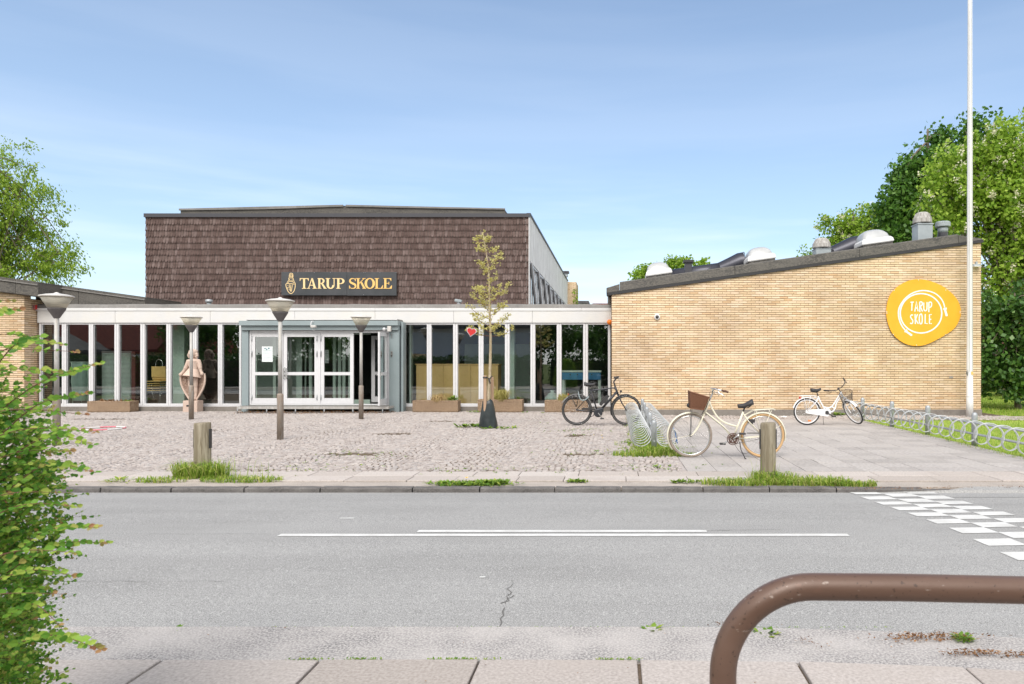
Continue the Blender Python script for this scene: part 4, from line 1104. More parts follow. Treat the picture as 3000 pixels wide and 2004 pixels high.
# inner door of the vestibule, and its glazed partition
f, g = leaf_mesh(0, .55, z0, z1-.05)
d5 = f.build('inner_door', M['white_frame'], porch); d5.location = Vector(((1087-CX)*22.9/FPX,22.95,0))-porch.location; d5.rotation_euler = (0,0,.5)
g.build('pane', M['door_glass'], d5)
h = MB(); h.tube([(.42,-.01,1.12),(.42,-.07,1.12),(.33,-.07,1.115)], .011, 8); h.bbox((.40,-.014,1.0),(.44,0,1.24), .004); h.build('handle', M['dull_metal'], d5)
mb = MB()
for u in (745, 800, 868, 885, 905, 975, 990, 1003, 1020): mb.box(((u-CX)*23.4/FPX,23.4,.16),((u-CX)*23.4/FPX+(.09 if u != 868 else .3),23.48,2.6))
mb.box((px(730),23.4,2.42),(px(1035),23.48,2.6)); mb.box((px(733)-.4,23.4,.16),(px(1035),23.48,.30)); mb.build('inner_screen', M['green_wall'], porch, True)
# house number, intercom, lamps
mb = MB(); s_ = lambda x, y: (px(1147.5)+x, pz(989)+y)
mb.prism([s_(0,0),s_(.012,0),s_(.012,.11),s_(0,.11),s_(-.022,.09),s_(-.022,.078),s_(0,.09)], YP-.012, YP-.001); mb.prism([s_(-.012,-.012),s_(.024,-.012),s_(.024,-.001),s_(-.012,-.001)], YP-.012, YP-.001); mb.build('house_number', M['dull_metal'], porch, True)
it = thing('intercom', 'small dark intercom panel on the grey right post of the entrance porch', 'intercom', (px(1147.5),YP,pz(1037)))
mb = MB(); mb.bbox((-.028,-.02,-.085),(.028,-.001,.085), .006); mb.build('housing', M['dull_metal'], it); mb = MB(); mb.box((-.02,-.024,-.07),(.02,-.0205,-.035)); mb.lathe([(.014,0),(.014,.004)], n=10, mat=Matrix.Translation((0,-.0205,.035)) @ rot); mb.build('button', M['black_plastic'], it)
wl = thing('wall_lamp', 'small lamp head hanging on a curled bracket from the porch beam', 'lamp', (px(927),YP-.16,pz(955)))
mb = MB(); mb.tube(smoothpath([(0,.15,.02),(-.02,-.02,.11),(-.05,-.07,.12),(-.06,-.10,.04),(-.04,-.12,-.03)],5), .011, 7); mb.tube(smoothpath([(.05,-.05,-.10),(.03,-.05,-.13),(-.02,-.04,-.13),(-.05,-.02,-.05)],5), .008, 6); mb.build('bracket', M['white_frame'], wl)
mb = MB(); mb.bbox((-.05,-.17,-.06),(.10,-.05,.005), .012); mb.build('lamp_head', M['lamp_cap'], wl)
cm = thing('motion_sensor', 'grey box with a white round sensor above the open door', 'sensor', (px(1144),YP-.07,pz(962)))
mb = MB(); mb.bbox((-.05,-.10,-.10),(.06,-.001,.06), .01); mb.build('housing', M['lamp_cap'], cm); mb = MB(); mb.ball((-.15,-.07,-.03),(.05,.05,.05),12,8); mb.tube([(-.15,-.07,-.03),(-.05,-.04,-.02)], .014, 7); mb.build('sensor_head', M['white_frame'], cm)
# posters
def poster(u0, u1, v0, v1, Y, label, par):
    k = Y/FPX; x0, x1, zt, zb = (u0-CX)*k, (u1-CX)*k, HC-(v0-CY)*k, HC-(v1-CY)*k
    t = thing('poster', label, 'poster', ((x0+x1)/2,Y,zb)); w, h_ = x1-x0, zt-zb
    mb = MB(); mb.box((-w/2,-.003,0),(w/2,-.0005,h_)); mb.build('paper', M['paper'], t)
    mb = MB()
    for (cx, cz, r) in ((-.22,.86,.07),(-.05,.80,.075),(.14,.87,.085),(-.12,.9,.04)):
        mb.lathe([(r*w,0),(r*w,.001)], n=12, mat=Matrix.Translation((cx*w,-.0031,cz*h_)) @ rot)
    for i, (a, b) in enumerate(((-.42,.42),(-.42,.1),(-.42,.3),(-.42,.25),(-.42,.0),(-.42,.33),(-.42,.2),(-.42,.28))): 
        z = h_*(.70-.085*i); mb.box((a*w,-.0038,z),(b*w,-.0031,z+h_*(.025 if i == 0 else .012)))
    mb.build('print', M['ink'], t)
poster(767.5,799,1015,1060,YD+.036-.004,'pale poster with rows of text taped inside the left door pane', porch)
poster(952,963.5,1025,1064,23.39,'narrow white notice on the inner glass screen behind the third door', porch)
# grating platform with short legs
pl = thing('door_platform', 'low grey steel grating platform in front of the entrance doors', 'platform', (px(917),YP-.3,0))
zt = HC-(1191-CY)*21.35/FPX
mb = MB(); x0, x1 = (696-CX)*21.4/FPX, (1140-CX)*21.4/FPX
mb.box((x0,21.35,zt-.075),(x1,21.375,zt)); mb.box((x0,YD-.03,zt-.075),(x1,YD-.012,zt)); mb.box((x0,21.376,zt-.07),(x0+.02,YD-.031,zt-.001)); mb.box((x1-.02,21.376,zt-.07),(x1,YD-.031,zt-.001))
x = x0+.05
while x < x1-.04: mb.box((x,21.377,zt-.03),(x+.006,YD-.032,zt-.003)); x += .033
y = 21.45
while y < YD-.06: mb.box((x0+.021,y,zt-.034),(x1-.021,y+.008,zt-.006)); y += .1
mb.build('grating', M['steel_worn'], pl, True)
for u in (697.5,783,867,951,1035,1122):
    X = (u-CX)*21.4/FPX; mb = MB(); mb.tube([(X,21.37,0),(X,21.37,zt-.076)], .018, 8); mb.lathe([(.035,0),(.035,.01)], (X,21.37,0), 10); mb.build('leg', M['steel'], pl, True)
mb = MB()
for i in range(900):
    p = Vector((R.uniform(x0,x1+.1), R.uniform(21.15,21.9)-abs(R.gauss(0,.02)), R.uniform(.003,.05))); a = rnd3()*R.uniform(.02,.045); b = rnd3()*.025; b.z *= .5; a.z *= .5
    mb.add([p-a,p+b,p+a,p-b],[(0,1,2,3)])
o = mb.build('leaf_litter', M['dry_leaves']); o['kind'] = 'stuff'; o['label'] = 'dry brown leaves blown under the entrance platform'

# ================================================================ THINGS SEEN BEHIND THE GLASS
def B(u, v, Y): return at(u, v, Y)
FL = .162
# waste bag on a stand
Y = 23.1; c = at(236,1100,Y); t = thing('waste_bag', 'translucent green waste bag hanging in a ring stand behind the windows', 'waste bag', (c.x,Y,FL))
r = 44*Y/FPX/2; zt = at(0,1062,Y).z-FL
mb = MB(); n = 22; v = []
for (f, z) in ((1.0,zt),(1.03,zt-.05),(.95,zt-.2),(1.0,zt*.55),(.95,zt*.3),(.75,.12)):
    for j in range(n): q = 2*PI*j/n; rr = r*f*(1+.06*math.sin(q*5+z*9)); v.append((rr*math.cos(q), rr*math.sin(q), z))
mb.add(v, [(i*n+j, i*n+(j+1)%n, (i+1)*n+(j+1)%n, (i+1)*n+j) for i in range(5) for j in range(n)], 0, True); mb.build('bag', M['clear_bag'], t)
mb = MB(); mb.torus((0,0,zt+.01), r*1.03, .02, 'z', 26, 6)
for q in (0,2.1,4.2): mb.tube([(r*1.05*math.cos(q),r*1.05*math.sin(q),zt),(r*.9*math.cos(q),r*.9*math.sin(q),0)], .014, 6)
mb.build('stand', M['green_wall'], t)
# shutter cabinets
Y = 23.6
for (u0, u1, lab) in ((299,340,'left pale green roller-shutter cabinet behind the windows'),(349,382,'right pale green roller-shutter cabinet with a maroon side panel')):
    a, b = at(u0,1031,Y), at(u1,1172,Y); w = b.x-a.x; hgt = a.z-FL
    t = thing('cabinet', lab, 'cabinet', ((a.x+b.x)/2,Y,FL), group='roller-shutter cabinets inside the hall')
    mb = MB(); mb.box((-w/2-.03,.02,0),(w/2+.03,.5,hgt+.03)); mb.build('carcass', M['dull_metal'], t)
    mb = MB(); z = .04
    while z < hgt-.03:
        mb.tube([(-w/2,.012,z),(w/2,.012,z)], .017, 6); z += .042
    mb.build('shutter', M['shutter'], t)
    if u1 == 382: mb = MB(); mb.box((w/2+.035,.0,.0),(w/2+.16,.5,hgt+.02)); mb.build('side_panel', M['maroon'], t)
# stacked chairs
Y = 23.3; k = Y/FPX
for i in range(5):
    c = at(460,1140,Y); base = at(0,1131,Y).z-FL; z = base+i*.075-.15
    t = thing('chair', ['lowest yellow plywood chair of the stack','second lowest yellow plywood chair of the stack','middle yellow plywood chair of the stack','second highest yellow plywood chair of the stack','topmost yellow plywood chair of the stack with its backrest in full view'][i]+' behind the glass', 'chair', (c.x,Y,FL), group='stacked chairs inside the hall')
    mb = MB(); mb.bbox((-.24,-.2,z),(.24,.22,z+.022), .01); mb.build('seat', M['chair_wood'], t)
    mb = MB(); zz = z+.14; yb = .22-.034*i; mb.bbox((-.23,yb-.012,zz),(.23,yb+.010,zz+.30+.012*i), .006); mb.build('backrest', M['chair_wood'], t)
    for sx in (-1,1):
        mb = MB(); mb.tube([(sx*.20,-.17,0),(sx*.225,-.19,z-.01),(sx*.225,.2,z-.012),(sx*.22,.235,zz+.1)], .011, 7); mb.build('leg', M['chrome'], t)
        mb = MB(); mb.tube([(sx*.22,.26,0),(sx*.235,.1,z-.014)], .011, 7); mb.build('leg', M['chrome'], t)
    if i == 4: mb = MB(); mb.tube(smoothpath([(-.10,.10,zz+.2),(-.11,.11,zz+.46),(-.05,.11,zz+.56),(.05,.11,zz+.56),(.11,.11,zz+.46),(.10,.10,zz+.2)],5), .012, 7); mb.build('back_hoop', M['chrome'], t)
# plywood counter
Y = 23.3; a, b = at(1219,1066,Y), at(1459,1178,Y); w = b.x-a.x; hh = a.z-FL
t = thing('counter', 'long golden plywood counter behind the right-hand windows', 'counter', ((a.x+b.x)/2,Y,FL))
mb = MB()
for i in range(3): mb.bbox((-w/2+w*i/3+.003,0,0),(-w/2+w*(i+1)/3-.003,.03,hh-.03), .003)
mb.build('panel', M['plywood'], t); mb = MB(); mb.bbox((-w/2-.03,-.03,hh-.028),(w/2+.03,.7,hh), .004); mb.build('top', M['plywood'], t); mb = MB(); mb.box((w/2-.03,.031,0),(w/2,.68,hh-.03)); mb.build('side_panel', M['plywood'], t); mb = MB(); mb.box((w*.20,-.006,.02),(w*.42,-.001,.22)); mb.build('flap', M['plywood'], t)
# football table
Y = 23.4; a, b = at(1646,1088,Y), at(1760,1172,Y); w = b.x-a.x; hh = a.z-FL
t = thing('games_table', 'blue table football game with pale legs behind the last windows', 'games table', ((a.x+b.x)/2,Y,FL))
mb = MB(); mb.bbox((-w/2,0,hh-.27),(w/2,.7,hh-.03), .01); mb.build('body', M['table_blue'], t); mb = MB(); mb.bbox((-w/2-.02,-.02,hh-.028),(w/2+.02,.72,hh+.03), .008); mb.build('rim', M['shutter'], t)
for sx in (-1,1):
    for y in (.03,.6): mb = MB(); mb.box((sx*w/2-(.09 if sx > 0 else 0),y,0),(sx*w/2+(.09 if sx < 0 else 0),y+.09,hh-.272)); mb.build('leg', M['shutter'], t)
for x in (-.35,-.12,.12,.35): mb = MB(); mb.tube([(x,-.22,hh-.1),(x,.9,hh-.1)], .009, 6); mb.tube([(x,-.26,hh-.1),(x,-.14,hh-.1)], .02, 8, 1); mb.build('rod', [M['chrome'],M['black_plastic']], t)
# exercise ball in a bag
c = at(1738,1118,22.95)
# round bin inside near sixth right window
c = at(1618,1160,22.95); t = thing('waste_bag', 'small crumpled pale bag on the hall floor near the football table', 'waste bag', (c.x,22.95,FL))
mb = MB(); mb.lathe([(.20,0),(.25,.08),(.24,.22),(.15,.34),(.05,.40),(.08,.46)], n=14, smooth=True); mb.build('bag', M['clear_bag'], t)

# ================================================================ PLANTERS
def grass_clump(mb, c, n, h, spread, lean=.5, w=.006, droop=.6, rng=R, flat=0):
    for i in range(n):
        q = rng.uniform(0, 2*PI); rr = spread*math.sqrt(rng.random()); b = Vector(c)+Vector((rr*math.cos(q), rr*math.sin(q)*(1 if not flat else flat), 0))
        l = h*rng.uniform(.5, 1.15); a = rng.uniform(0, 2*PI); ln = lean*rng.uniform(.2, 1); d = Vector((math.cos(a), math.sin(a), 0)); s = Vector((-d.y, d.x, 0))*w*rng.uniform(.6,1.3)
        p1 = b+d*l*ln*.35+Vector((0,0,l*.6)); p2 = b+d*l*ln+Vector((0,0,l*(1-droop*ln)))
        mb.add([b-s, b+s, p1+s*.8, p1-s*.8, p2], [(0,1,2,3),(3,2,4)])
def leafy(mb, c, n, h, spread, size, rng=R):
    """low rosette weeds: pointed leaves"""
    for i in range(n):
        q = rng.uniform(0,2*PI); d = Vector((math.cos(q), math.sin(q), rng.uniform(.1,1.1))).normalized(); rr = spread*rng.random()
        b = Vector(c)+Vector((math.cos(q)*rr*.5, math.sin(q)*rr*.5, rng.random()*h*.5)); l = size*rng.uniform(.6,1.3); s = d.cross(Vector((0,0,1))).normalized()*l*.22; m = b+d*l*.55
        mb.add([b, m+s, b+d*l+Vector((0,0,-l*.15)), m-s, m+Vector((0,0,l*.05))], [(0,1,4),(1,2,4),(2,3,4),(3,0,4)])
def planter(u0, u1, vt, vb, label, plant):
    Y = 21.78; k = Y/FPX; w = (u1-u0)*k; h = (vb-vt)*k; X = (u0+u1)/2*k-CX*k; d = .42
    t = thing('planter', label, 'planter', (X,Y,0), group='exposed-aggregate planters along the windows')
    mb = MB(); x0, x1 = -w/2, w/2; e = .045
    v = []
    for (i, z) in ((.012,.0),(.0,.03),(.0,h-.01),(.01,h),(e,h),(e+.005,h-.07)): v += [(x0+i,i,z),(x1-i,i,z),(x1-i,d-i,z),(x0+i,d-i,z)]
    mb.add(v, [(3,2,1,0)]+[(r*4+i, r*4+(i+1)%4, r*4+4+(i+1)%4, r*4+4+i) for r in range(5) for i in range(4)]); mb.build('trough', M['exposed_aggregate'], t)
    mb = MB(); mb.box((x0+e+.004,e+.004,h-.12),(x1-e-.004,d-e-.004,h-.05)); mb.build('soil', M['soil'], t)
    return t, X, Y, h, w, d
t, X, Y, h, w, d = planter(255.5,380,1171,1203,'brown pebble planter by the left windows holding withered stalks',0)
mb = MB(); grass_clump(mb, (X,Y+d/2,h-.05), 70, .16, .4, 1.1, .012, .8, flat=.3); tag(mb.build('plant', M['dry_leaves'], loc=(X,Y+d/2,h), world=True), 'withered brown stalks in the planter by the left windows', 'plant')
mb = MB(); leafy(mb, (X+.45,Y+d/2,h-.04), 30, .1, .15, .10); tag(mb.build('plant', M['weed'], loc=(X+.45,Y+d/2,h), world=True), 'few green weeds at the right end of the leftmost planter', 'plant')
t, X, Y, h, w, d = planter(1208.5,1341,1172,1206,'brown pebble planter beside the entrance with drooping straw-coloured grass',1)
mb = MB(); grass_clump(mb, (X+.05,Y+d*.4,h-.05), 260, .34, .2, 1.2, .006, 1.1); tag(mb.build('plant', M['straw'], loc=(X,Y+d/2,h), world=True), 'dry straw-coloured grass drooping over the planter beside the entrance', 'plant')
mb = MB(); leafy(mb, (X+.5,Y+d*.5,h-.04), 70, .25, .2, .13); grass_clump(mb, (X+.52,Y+d*.5,h-.04), 16, .30, .12, .6, .008); tag(mb.build('plant', M['weed'], loc=(X+.5,Y+d/2,h), world=True), 'green weed at the right end of the planter beside the entrance', 'plant')
t, X, Y, h, w, d = planter(1399.5,1530,1173,1210,'brown pebble planter behind the young tree with a yellow-green grass clump',2)
mb = MB(); grass_clump(mb, (X+.02,Y+d*.4,h-.06), 420, .52, .2, 1.0, .006, .9); tag(mb.build('plant', M['yellow_grass'], loc=(X,Y+d/2,h), world=True), 'big yellow-green grass clump in the planter behind the young tree', 'plant')
mb = MB(); leafy(mb, (X+.55,Y+d*.5,h-.04), 25, .2, .06, .09); tag(mb.build('plant', M['weed'], loc=(X+.55,Y+d/2,h), world=True), 'thin green seedling in the planter behind the young tree', 'plant')
t, X, Y, h, w, d = planter(1595.5,1722,1177,1212,'brown pebble planter behind the black bicycle',3)
mb = MB(); grass_clump(mb, (X-.1,Y+d*.4,h-.06), 140, .36, .2, .9, .006, .8); tag(mb.build('plant', M['yellow_grass'], loc=(X,Y+d/2,h), world=True), 'thin grass clump in the planter behind the black bicycle', 'plant')

# ================================================================ STATUE
Ys = gY(1207); ks_ = Ys/FPX
stt = thing('statue', 'pale stone statue of a girl spreading her skirt, on a block plinth by the windows', 'statue', at(564.3,1207,Ys))
def sp(zx, zy, y=0): return Vector(((zx-530)*ks_/7.127, y, (1467-zy)*ks_/7.127))
u_ = ks_/7.127
_sp0 = sp
mb = MB(); p = sp(322,1467); q = sp(622,1232); mb.bbox((p.x,0,0),(q.x,.34,q.z), .012); mb.build('plinth', M['sandstone'], stt)
mb = MB(); a = sp(400,1355); b = sp(455,1320); mb.box((a.x,-.006,a.z),(b.x,-.0005,b.z)); mb.build('plaque', M['black_plastic'], stt)
def sp(zx, zy, y=0): return _sp0(zx, zy, y)+Vector((-.055,0,0))
mb = MB(); yc = .15
mb.ball(sp(517,248,yc-.045), (74*u_, 84*u_, 94*u_), 18, 14)                 # head
mb.ball(sp(517,212,yc+.012), (90*u_, 86*u_, 66*u_), 18, 12)                 # hair cap
for s in (-1, 1):
    for (dx, dy, r) in ((78,262,34),(85,290,32),(72,318,30)): mb.ball(sp(522+s*dx,dy,yc-.02), r*u_, 12, 8)   # curls
mb.ball(sp(512,258,yc-.04-86*u_), (13*u_, 20*u_, 22*u_), 8, 6)             # nose
mb.ball(sp(515,292,yc-.04-74*u_), (18*u_, 8*u_, 7*u_), 8, 6)
for s in (-1,1): mb.ball(sp(515+s*30,240,yc-.04-74*u_), (13*u_,8*u_,7*u_), 8, 6)
mb.tube([sp(520,320,yc),sp(525,375,yc)], [40*u_,44*u_], 12)                # neck
mb.tube([sp(530,362,yc),sp(533,400,yc),sp(535,480,yc),sp(537,575,yc)], [75*u_,108*u_,100*u_,92*u_], 18)   # torso
for s, P in ((-1, [(432,385),(408,470),(375,560),(325,640),(288,678)]), (1, [(640,385),(668,470),(685,560),(710,630),(738,665)])):
    mb.tube(smoothpath([sp(x,y,yc-.02-.05*i/4) for i, (x,y) in enumerate(P)],4), [40*u_ if i < 9 else 30*u_ for i in range(17)], 10)
    e = P[-1]; mb.ball(sp(e[0],e[1]+5,yc-.08), (36*u_,34*u_,30*u_), 10, 8)
    for f in range(4): mb.ball(sp(e[0]-22+14*f,e[1]+24,yc-.10), (8*u_,12*u_,18*u_), 6, 5)
    mb.ball(sp(P[0][0]-s*2,P[0][1]+40,yc-.01), (48*u_,50*u_,62*u_), 12, 8)   # puffed sleeve
mb.tube([sp(533,560,yc),sp(530,600,yc),sp(522,680,yc-.015),sp(515,742,yc-.03)], [92*u_,118*u_,160*u_,192*u_], 26)  # flared skirt
for (x0, x1, xf) in ((462,470,480),(582,576,570)):
    mb.tube(smoothpath([sp(x0,730,yc-.02),sp(x0+2,850,yc-.03),sp(x1,960,yc-.01),sp(x1+2,1080,yc),sp(xf,1180,yc)],3), [44*u_]*3+[42*u_]*3+[38*u_]*3+[30*u_]*3+[27*u_], 12)
    mb.ball(sp(xf,1200,yc-.05), (26*u_,52*u_,22*u_), 10, 8)
fig = mb.build('figure', M['sandstone'], stt)
md = fig.modifiers.new('r', 'REMESH'); md.mode = 'VOXEL'; md.voxel_size = .009
sm = fig.modifiers.new('s', 'SMOOTH'); sm.factor = .5; sm.iterations = 2
applied(fig)
# hollow spread skirt behind the legs: an egg-shaped shell with a thick rim
def half_w(t): # t 0 top .. 1 bottom
    pts = [(0,252),(.06,262),(.15,270),(.28,268),(.42,252),(.56,222),(.70,180),(.84,128),(.94,88),(1,66)]
    for i in range(len(pts)-1):
        if t <= pts[i+1][0]: f = (t-pts[i][0])/(pts[i+1][0]-pts[i][0]); return pts[i][1]+(pts[i+1][1]-pts[i][1])*f
    return 66
mb = MB(); nr, nc = 26, 20; fr = []; bk = []
for i in range(nr+1):
    t = i/nr; zy = 668+(1228-668)*t; hw = half_w(t); cxx = 522+8*t
    for j in range(nc+1):
        a = PI*j/nc; ca = math.cos(a); sa = math.sin(a)
        dep = (.03+.085*math.sin(min(1,t*1.15)*PI*.5+.25)*(1-t*.45))
        fr.append(sp(cxx-hw*.90*ca, zy, yc-.03+dep*sa*.92)); bk.append(sp(cxx-hw*ca, zy, yc-.03+(dep+.045)*sa+.0))
n = nc+1
mb.add(fr, [(i*n+j, (i+1)*n+j, (i+1)*n+j+1, i*n+j+1)[::-1] for i in range(nr) for j in range(nc)], 1, True)
mb.add(bk, [(i*n+j, (i+1)*n+j, (i+1)*n+j+1, i*n+j+1) for i in range(nr) for j in range(nc)], 1, True)
N = len(fr)
for i in range(nr):
    for j in (0, nc):
        q = (i*n+j, (i+1)*n+j, N+(i+1)*n+j, N+i*n+j); mb.f.append(q); mb.m.append(0); mb.sm.append(True)
for i in (0, nr):
    for j in range(nc): mb.f.append((i*n+j, i*n+j+1, N+i*n+j+1, N+i*n+j)); mb.m.append(0); mb.sm.append(False)
# rounded rim
for s in (0, nc): mb.tube([(Vector(fr[i*n+s])+Vector(bk[i*n+s]))/2 for i in range(nr+1)], .030, 8, 0)
mb.build('skirt', [M['sandstone'],M['rough_stone']], stt)

# ================================================================ PARK LAMPS
def park_lamp(loc, label):
    t = thing('park_lamp', label, 'lamp post', loc, group='cone-headed park lamps on the plaza')
    mb = MB(); mb.lathe([(.062,-.02),(.062,.86),(.058,.885),(.040,.90)], n=18, smooth=True); mb.build('sleeve', M['rusty_steel'], t)
    mb = MB(); mb.lathe([(.040,.86),(.038,2.33)], n=16, smooth=True); mb.build('pole', M['steel_worn'], t)
    mb = MB(); mb.lathe([(.046,2.315),(.055,2.33),(.14,2.475),(.145,2.50),(.135,2.505)], n=32); mb.build('cone', M['lamp_cone'], t)
    mb = MB(); mb.lathe([(.142,2.503),(.252,2.705)], n=36, smooth=True); 
    o = mb.build('lamp_shade', M['lamp_shade'], t)
    mb = MB()
    for i in range(5): z = 2.53+i*.034; mb.lathe([(.055+.004*i,z),(.078+.004*i,z+.006),(.080+.004*i,z+.016),(.057+.004*i,z+.022)], n=22)
    mb.build('louvre', M['lamp_fin'], t)
    mb = MB(); mb.lathe([(.262,2.700),(.268,2.707),(.266,2.722),(.18,2.745),(.05,2.765),(.02,2.785),(0,2.79)], n=36); mb.build('cap', M['lamp_cap'], t)
    return t
LP = [(166,1304,'park lamp nearest the left brick wing, its foot behind the shrub'),(560.5,1228,'park lamp standing right in front of the stone girl'),(821,1287,'tall park lamp in front of the left entrance doors, nearest the road'),(1058,1228,'park lamp with peeling cone in front of the open door')]
l0 = None
for (u, v, lab) in LP:
    p = gp(u, v); p.z = 0
    if l0 is None: l0 = park_lamp(p, lab)
    else: copy_thing(l0, p, lab, R.uniform(0,6))
# ---- bollards
def bollard(u, vb, vt, w, label):
    Y = gY(vb); k = Y/FPX; X = (u-CX)*k; r = w*k/2; h = (vb-vt)*k
    t = thing('wooden_bollard', label, 'bollard', (X,Y,0), group='weathered timber bollards at the kerb')
    mb = MB(); n = 26; v = []; prof = [(1.02,-.1),(1.03,.1),(1,.3*h),(.99,.7*h),(.985,h-.03),(.95,h-.008),(.90,h)]
    jit = [R.uniform(-.035,.02) for _ in range(n)]
    for (f, z) in prof:
        for j in range(n): q = 2*PI*j/n; rr = r*(f+jit[j]); v.append((rr*math.cos(q), rr*math.sin(q), z+.004*math.cos(q)))
    mb.add(v, [(i*n+j, i*n+(j+1)%n, (i+1)*n+(j+1)%n, (i+1)*n+j) for i in range(len(prof)-1) for j in range(n)]+[tuple((len(prof)-1)*n+j for j in range(n))], 0, False); mb.build('post', M['old_wood'], t)
    for s in (-1,1): mb = MB(); mb.bbox((s*(r+.001)-.005,-.03,h-.34),(s*(r+.001)+.005,.03,h-.085), .003); mb.build('reflector', M['black_plastic'], t)
    return X, Y, r
bl = bollard(593.5,1392,1238,46,'thick weathered timber bollard with tall grass at its foot')
br = bollard(2250,1404,1238,46,'weathered timber bollard in front of the cream bicycle rear wheel')
# ---- flagpole
p = gp(2841,1220); p.z = 0
fp = thing('flagpole', 'tall white flagpole in front of the yellow brick wall', 'flagpole', p)
mb = MB(); mb.lathe([(.092,-.05),(.092,.55),(.086,.555),(.080,2.5),(.070,5.5),(.055,11.0),(.05,13.4)], n=24, smooth=True); mb.build('pole', M['white_paint'], fp)
mb = MB(); mb.torus((0,0,.55), .0905, .006, 'z', 24, 6); mb.build('collar', M['concrete'], fp)
mb = MB(); mb.ball((0,0,13.48),(.09,.09,.09),14,10); mb.build('finial', M['gold'], fp)
mb = MB(); mb.tube([(.03,-.10,1.25),(.035,-.085,13.2)], .004, 5); mb.tube([(-.05,-.085,1.25),(-.03,-.07,13.2)], .004, 5); mb.build('halyard', M['white_frame'], fp)
mb = MB(); mb.bbox((-.115,-.05,1.17),(-.075,-.02,1.27), .006); mb.tube([(-.095,-.06,1.14),(-.095,-.06,1.31)], .008, 6); mb.build('cleat', M['dull_metal'], fp)
mb = MB(); mb.prism([(.0,1.17),(.04,1.16),(.055,1.2),(.045,1.25),(.02,1.27),(-.01,1.24)], -.094, -.088); mb.build('sticker', M['gold'], fp)

# ================================================================ BIKE RACKS
def helix(mb, xc, zc, r, y0, y1, pitch, rr, ph=0, n=26, hand=1):
    pts = []; k = int((y1-y0)/pitch*n)
    for i in range(k+1):
        q = ph+2*PI*i/n; pts.append((xc+hand*r*math.cos(q), y0+pitch*i/n, zc+r*math.sin(q)))
    mb.tube(pts, rr, 7)
rk = thing('bike_rack', 'double spiral bike rack seen end-on with a row of round posts between two coils', 'bike rack', (.62,11.9,0), group='galvanised spiral bike racks')
Yp = [11.95,13.75,15.55,17.35,19.1]
for Y in Yp:
    X = .66+(Y-11.95)*.012; mb = MB(); mb.lathe([(.045,-.05),(.045,.50),(.040,.525),(.025,.543),(0,.55)], (X,Y,0), 18, smooth=True); mb.build('post', M['steel'], rk, True)
mb = MB(); helix(mb, .455, .275, .172, 11.78, 19.3, .40, .0092, 1.0); mb.build('coil', M['coil_steel'], rk, True)
mb = MB(); helix(mb, .865, .275, .172, 11.78, 19.3, .40, .0092, 2.2, hand=-1); mb.build('coil', M['coil_steel'], rk, True)
for z in (.20,.36):
    mb = MB(); mb.tube([(.66,11.9,z),(.745,19.2,z)], .016, 8); mb.build('rail', M['steel'], rk, True)
rk2 = thing('bike_rack', 'long single-row spiral bike rack between the forecourt slabs and the lawn', 'bike rack', (6.55,13,0), group='galvanised spiral bike racks')
for (u, v) in ((2527,1232),(2613,1250),(2718,1270),(2855,1304)):
    Y = gY(v); mb = MB(); mb.lathe([(.052,-.05),(.052,.54),(.046,.572),(.03,.592),(0,.60)], ((u-CX)*Y/FPX,Y,0), 18, smooth=True); mb.build('post', M['steel'], rk2, True)
mb = MB(); mb.lathe([(.052,-.05),(.052,.54),(.046,.572),(.03,.592),(0,.60)], (6.62,11.2,0), 18, smooth=True); mb.build('post', M['steel'], rk2, True)
xr = 6.47
for z in (.22,.42):
    mb = MB(); mb.tube([(6.43,18.9,z),(6.50,10.6,z)], .021, 8); mb.build('rail', M['steel'], rk2, True)
for ph in (0, .55):
    mb = MB(); helix(mb, 6.27, .30, .19, 10.6, 19.1, .44, .0072, ph); mb.build('coil', M['coil_steel'], rk2, True)
# ================================================================ BICYCLES
def wheel(name, par, c, Rw, tyre, rim, tw=.019, nsp=28, rimw=.011, mat4=None, hub=.02, red=False):
    """wheel in the local xz plane"""
    t = bpy.data.objects.new(name, None); COL.objects.link(t); t.parent = par
    t.matrix_local = (mat4 @ Matrix.Translation(c)) if mat4 else Matrix.Translation(c)
    a = MB(); a.torus((0,0,0), Rw-tw, tw, 'y', 48, 10); a.build('tyre', tyre, t)
    b = MB(); b.torus((0,0,0), Rw-2*tw-.006, rimw, 'y', 48, 8); b.build('rim', rim, t)
    s = MB(); 
    for i in range(nsp):
        q = 2*PI*i/nsp; d = (1 if i % 2 else -1); q2 = q+(.5 if i % 4 < 2 else -.5); rr = Rw-2*tw-.008
        s.tube([(hub*math.cos(q2), d*.028, hub*math.sin(q2)), (rr*math.cos(q), 0, rr*math.sin(q))], .0013, 4, caps=False)
    s.build('spokes', M['chrome'], t)
    h_ = MB(); h_.tube([(0,-.05,0),(0,-.035,0),(0,-.034,0),(0,-.028,0),(0,-.027,0),(0,.027,0),(0,.028,0),(0,.034,0),(0,.035,0),(0,.05,0)], [.009,.009,.024,.024,.014,.014,.024,.024,.009,.009], 12); h_.build('hub', M['dull_metal'], t)
    return t
def part(par, name, m, fn, mat4=None):
    mb = MB(); fn(mb); o = mb.build(name, m, par)
    if mat4: o.matrix_local = mat4
    return o
def arcpts(c, r, a0, a1, n=18, y=0): return [(c[0]+r*math.cos(math.radians(a0+(a1-a0)*i/n)), y, c[1]+r*math.sin(math.radians(a0+(a1-a0)*i/n))) for i in range(n+1)]
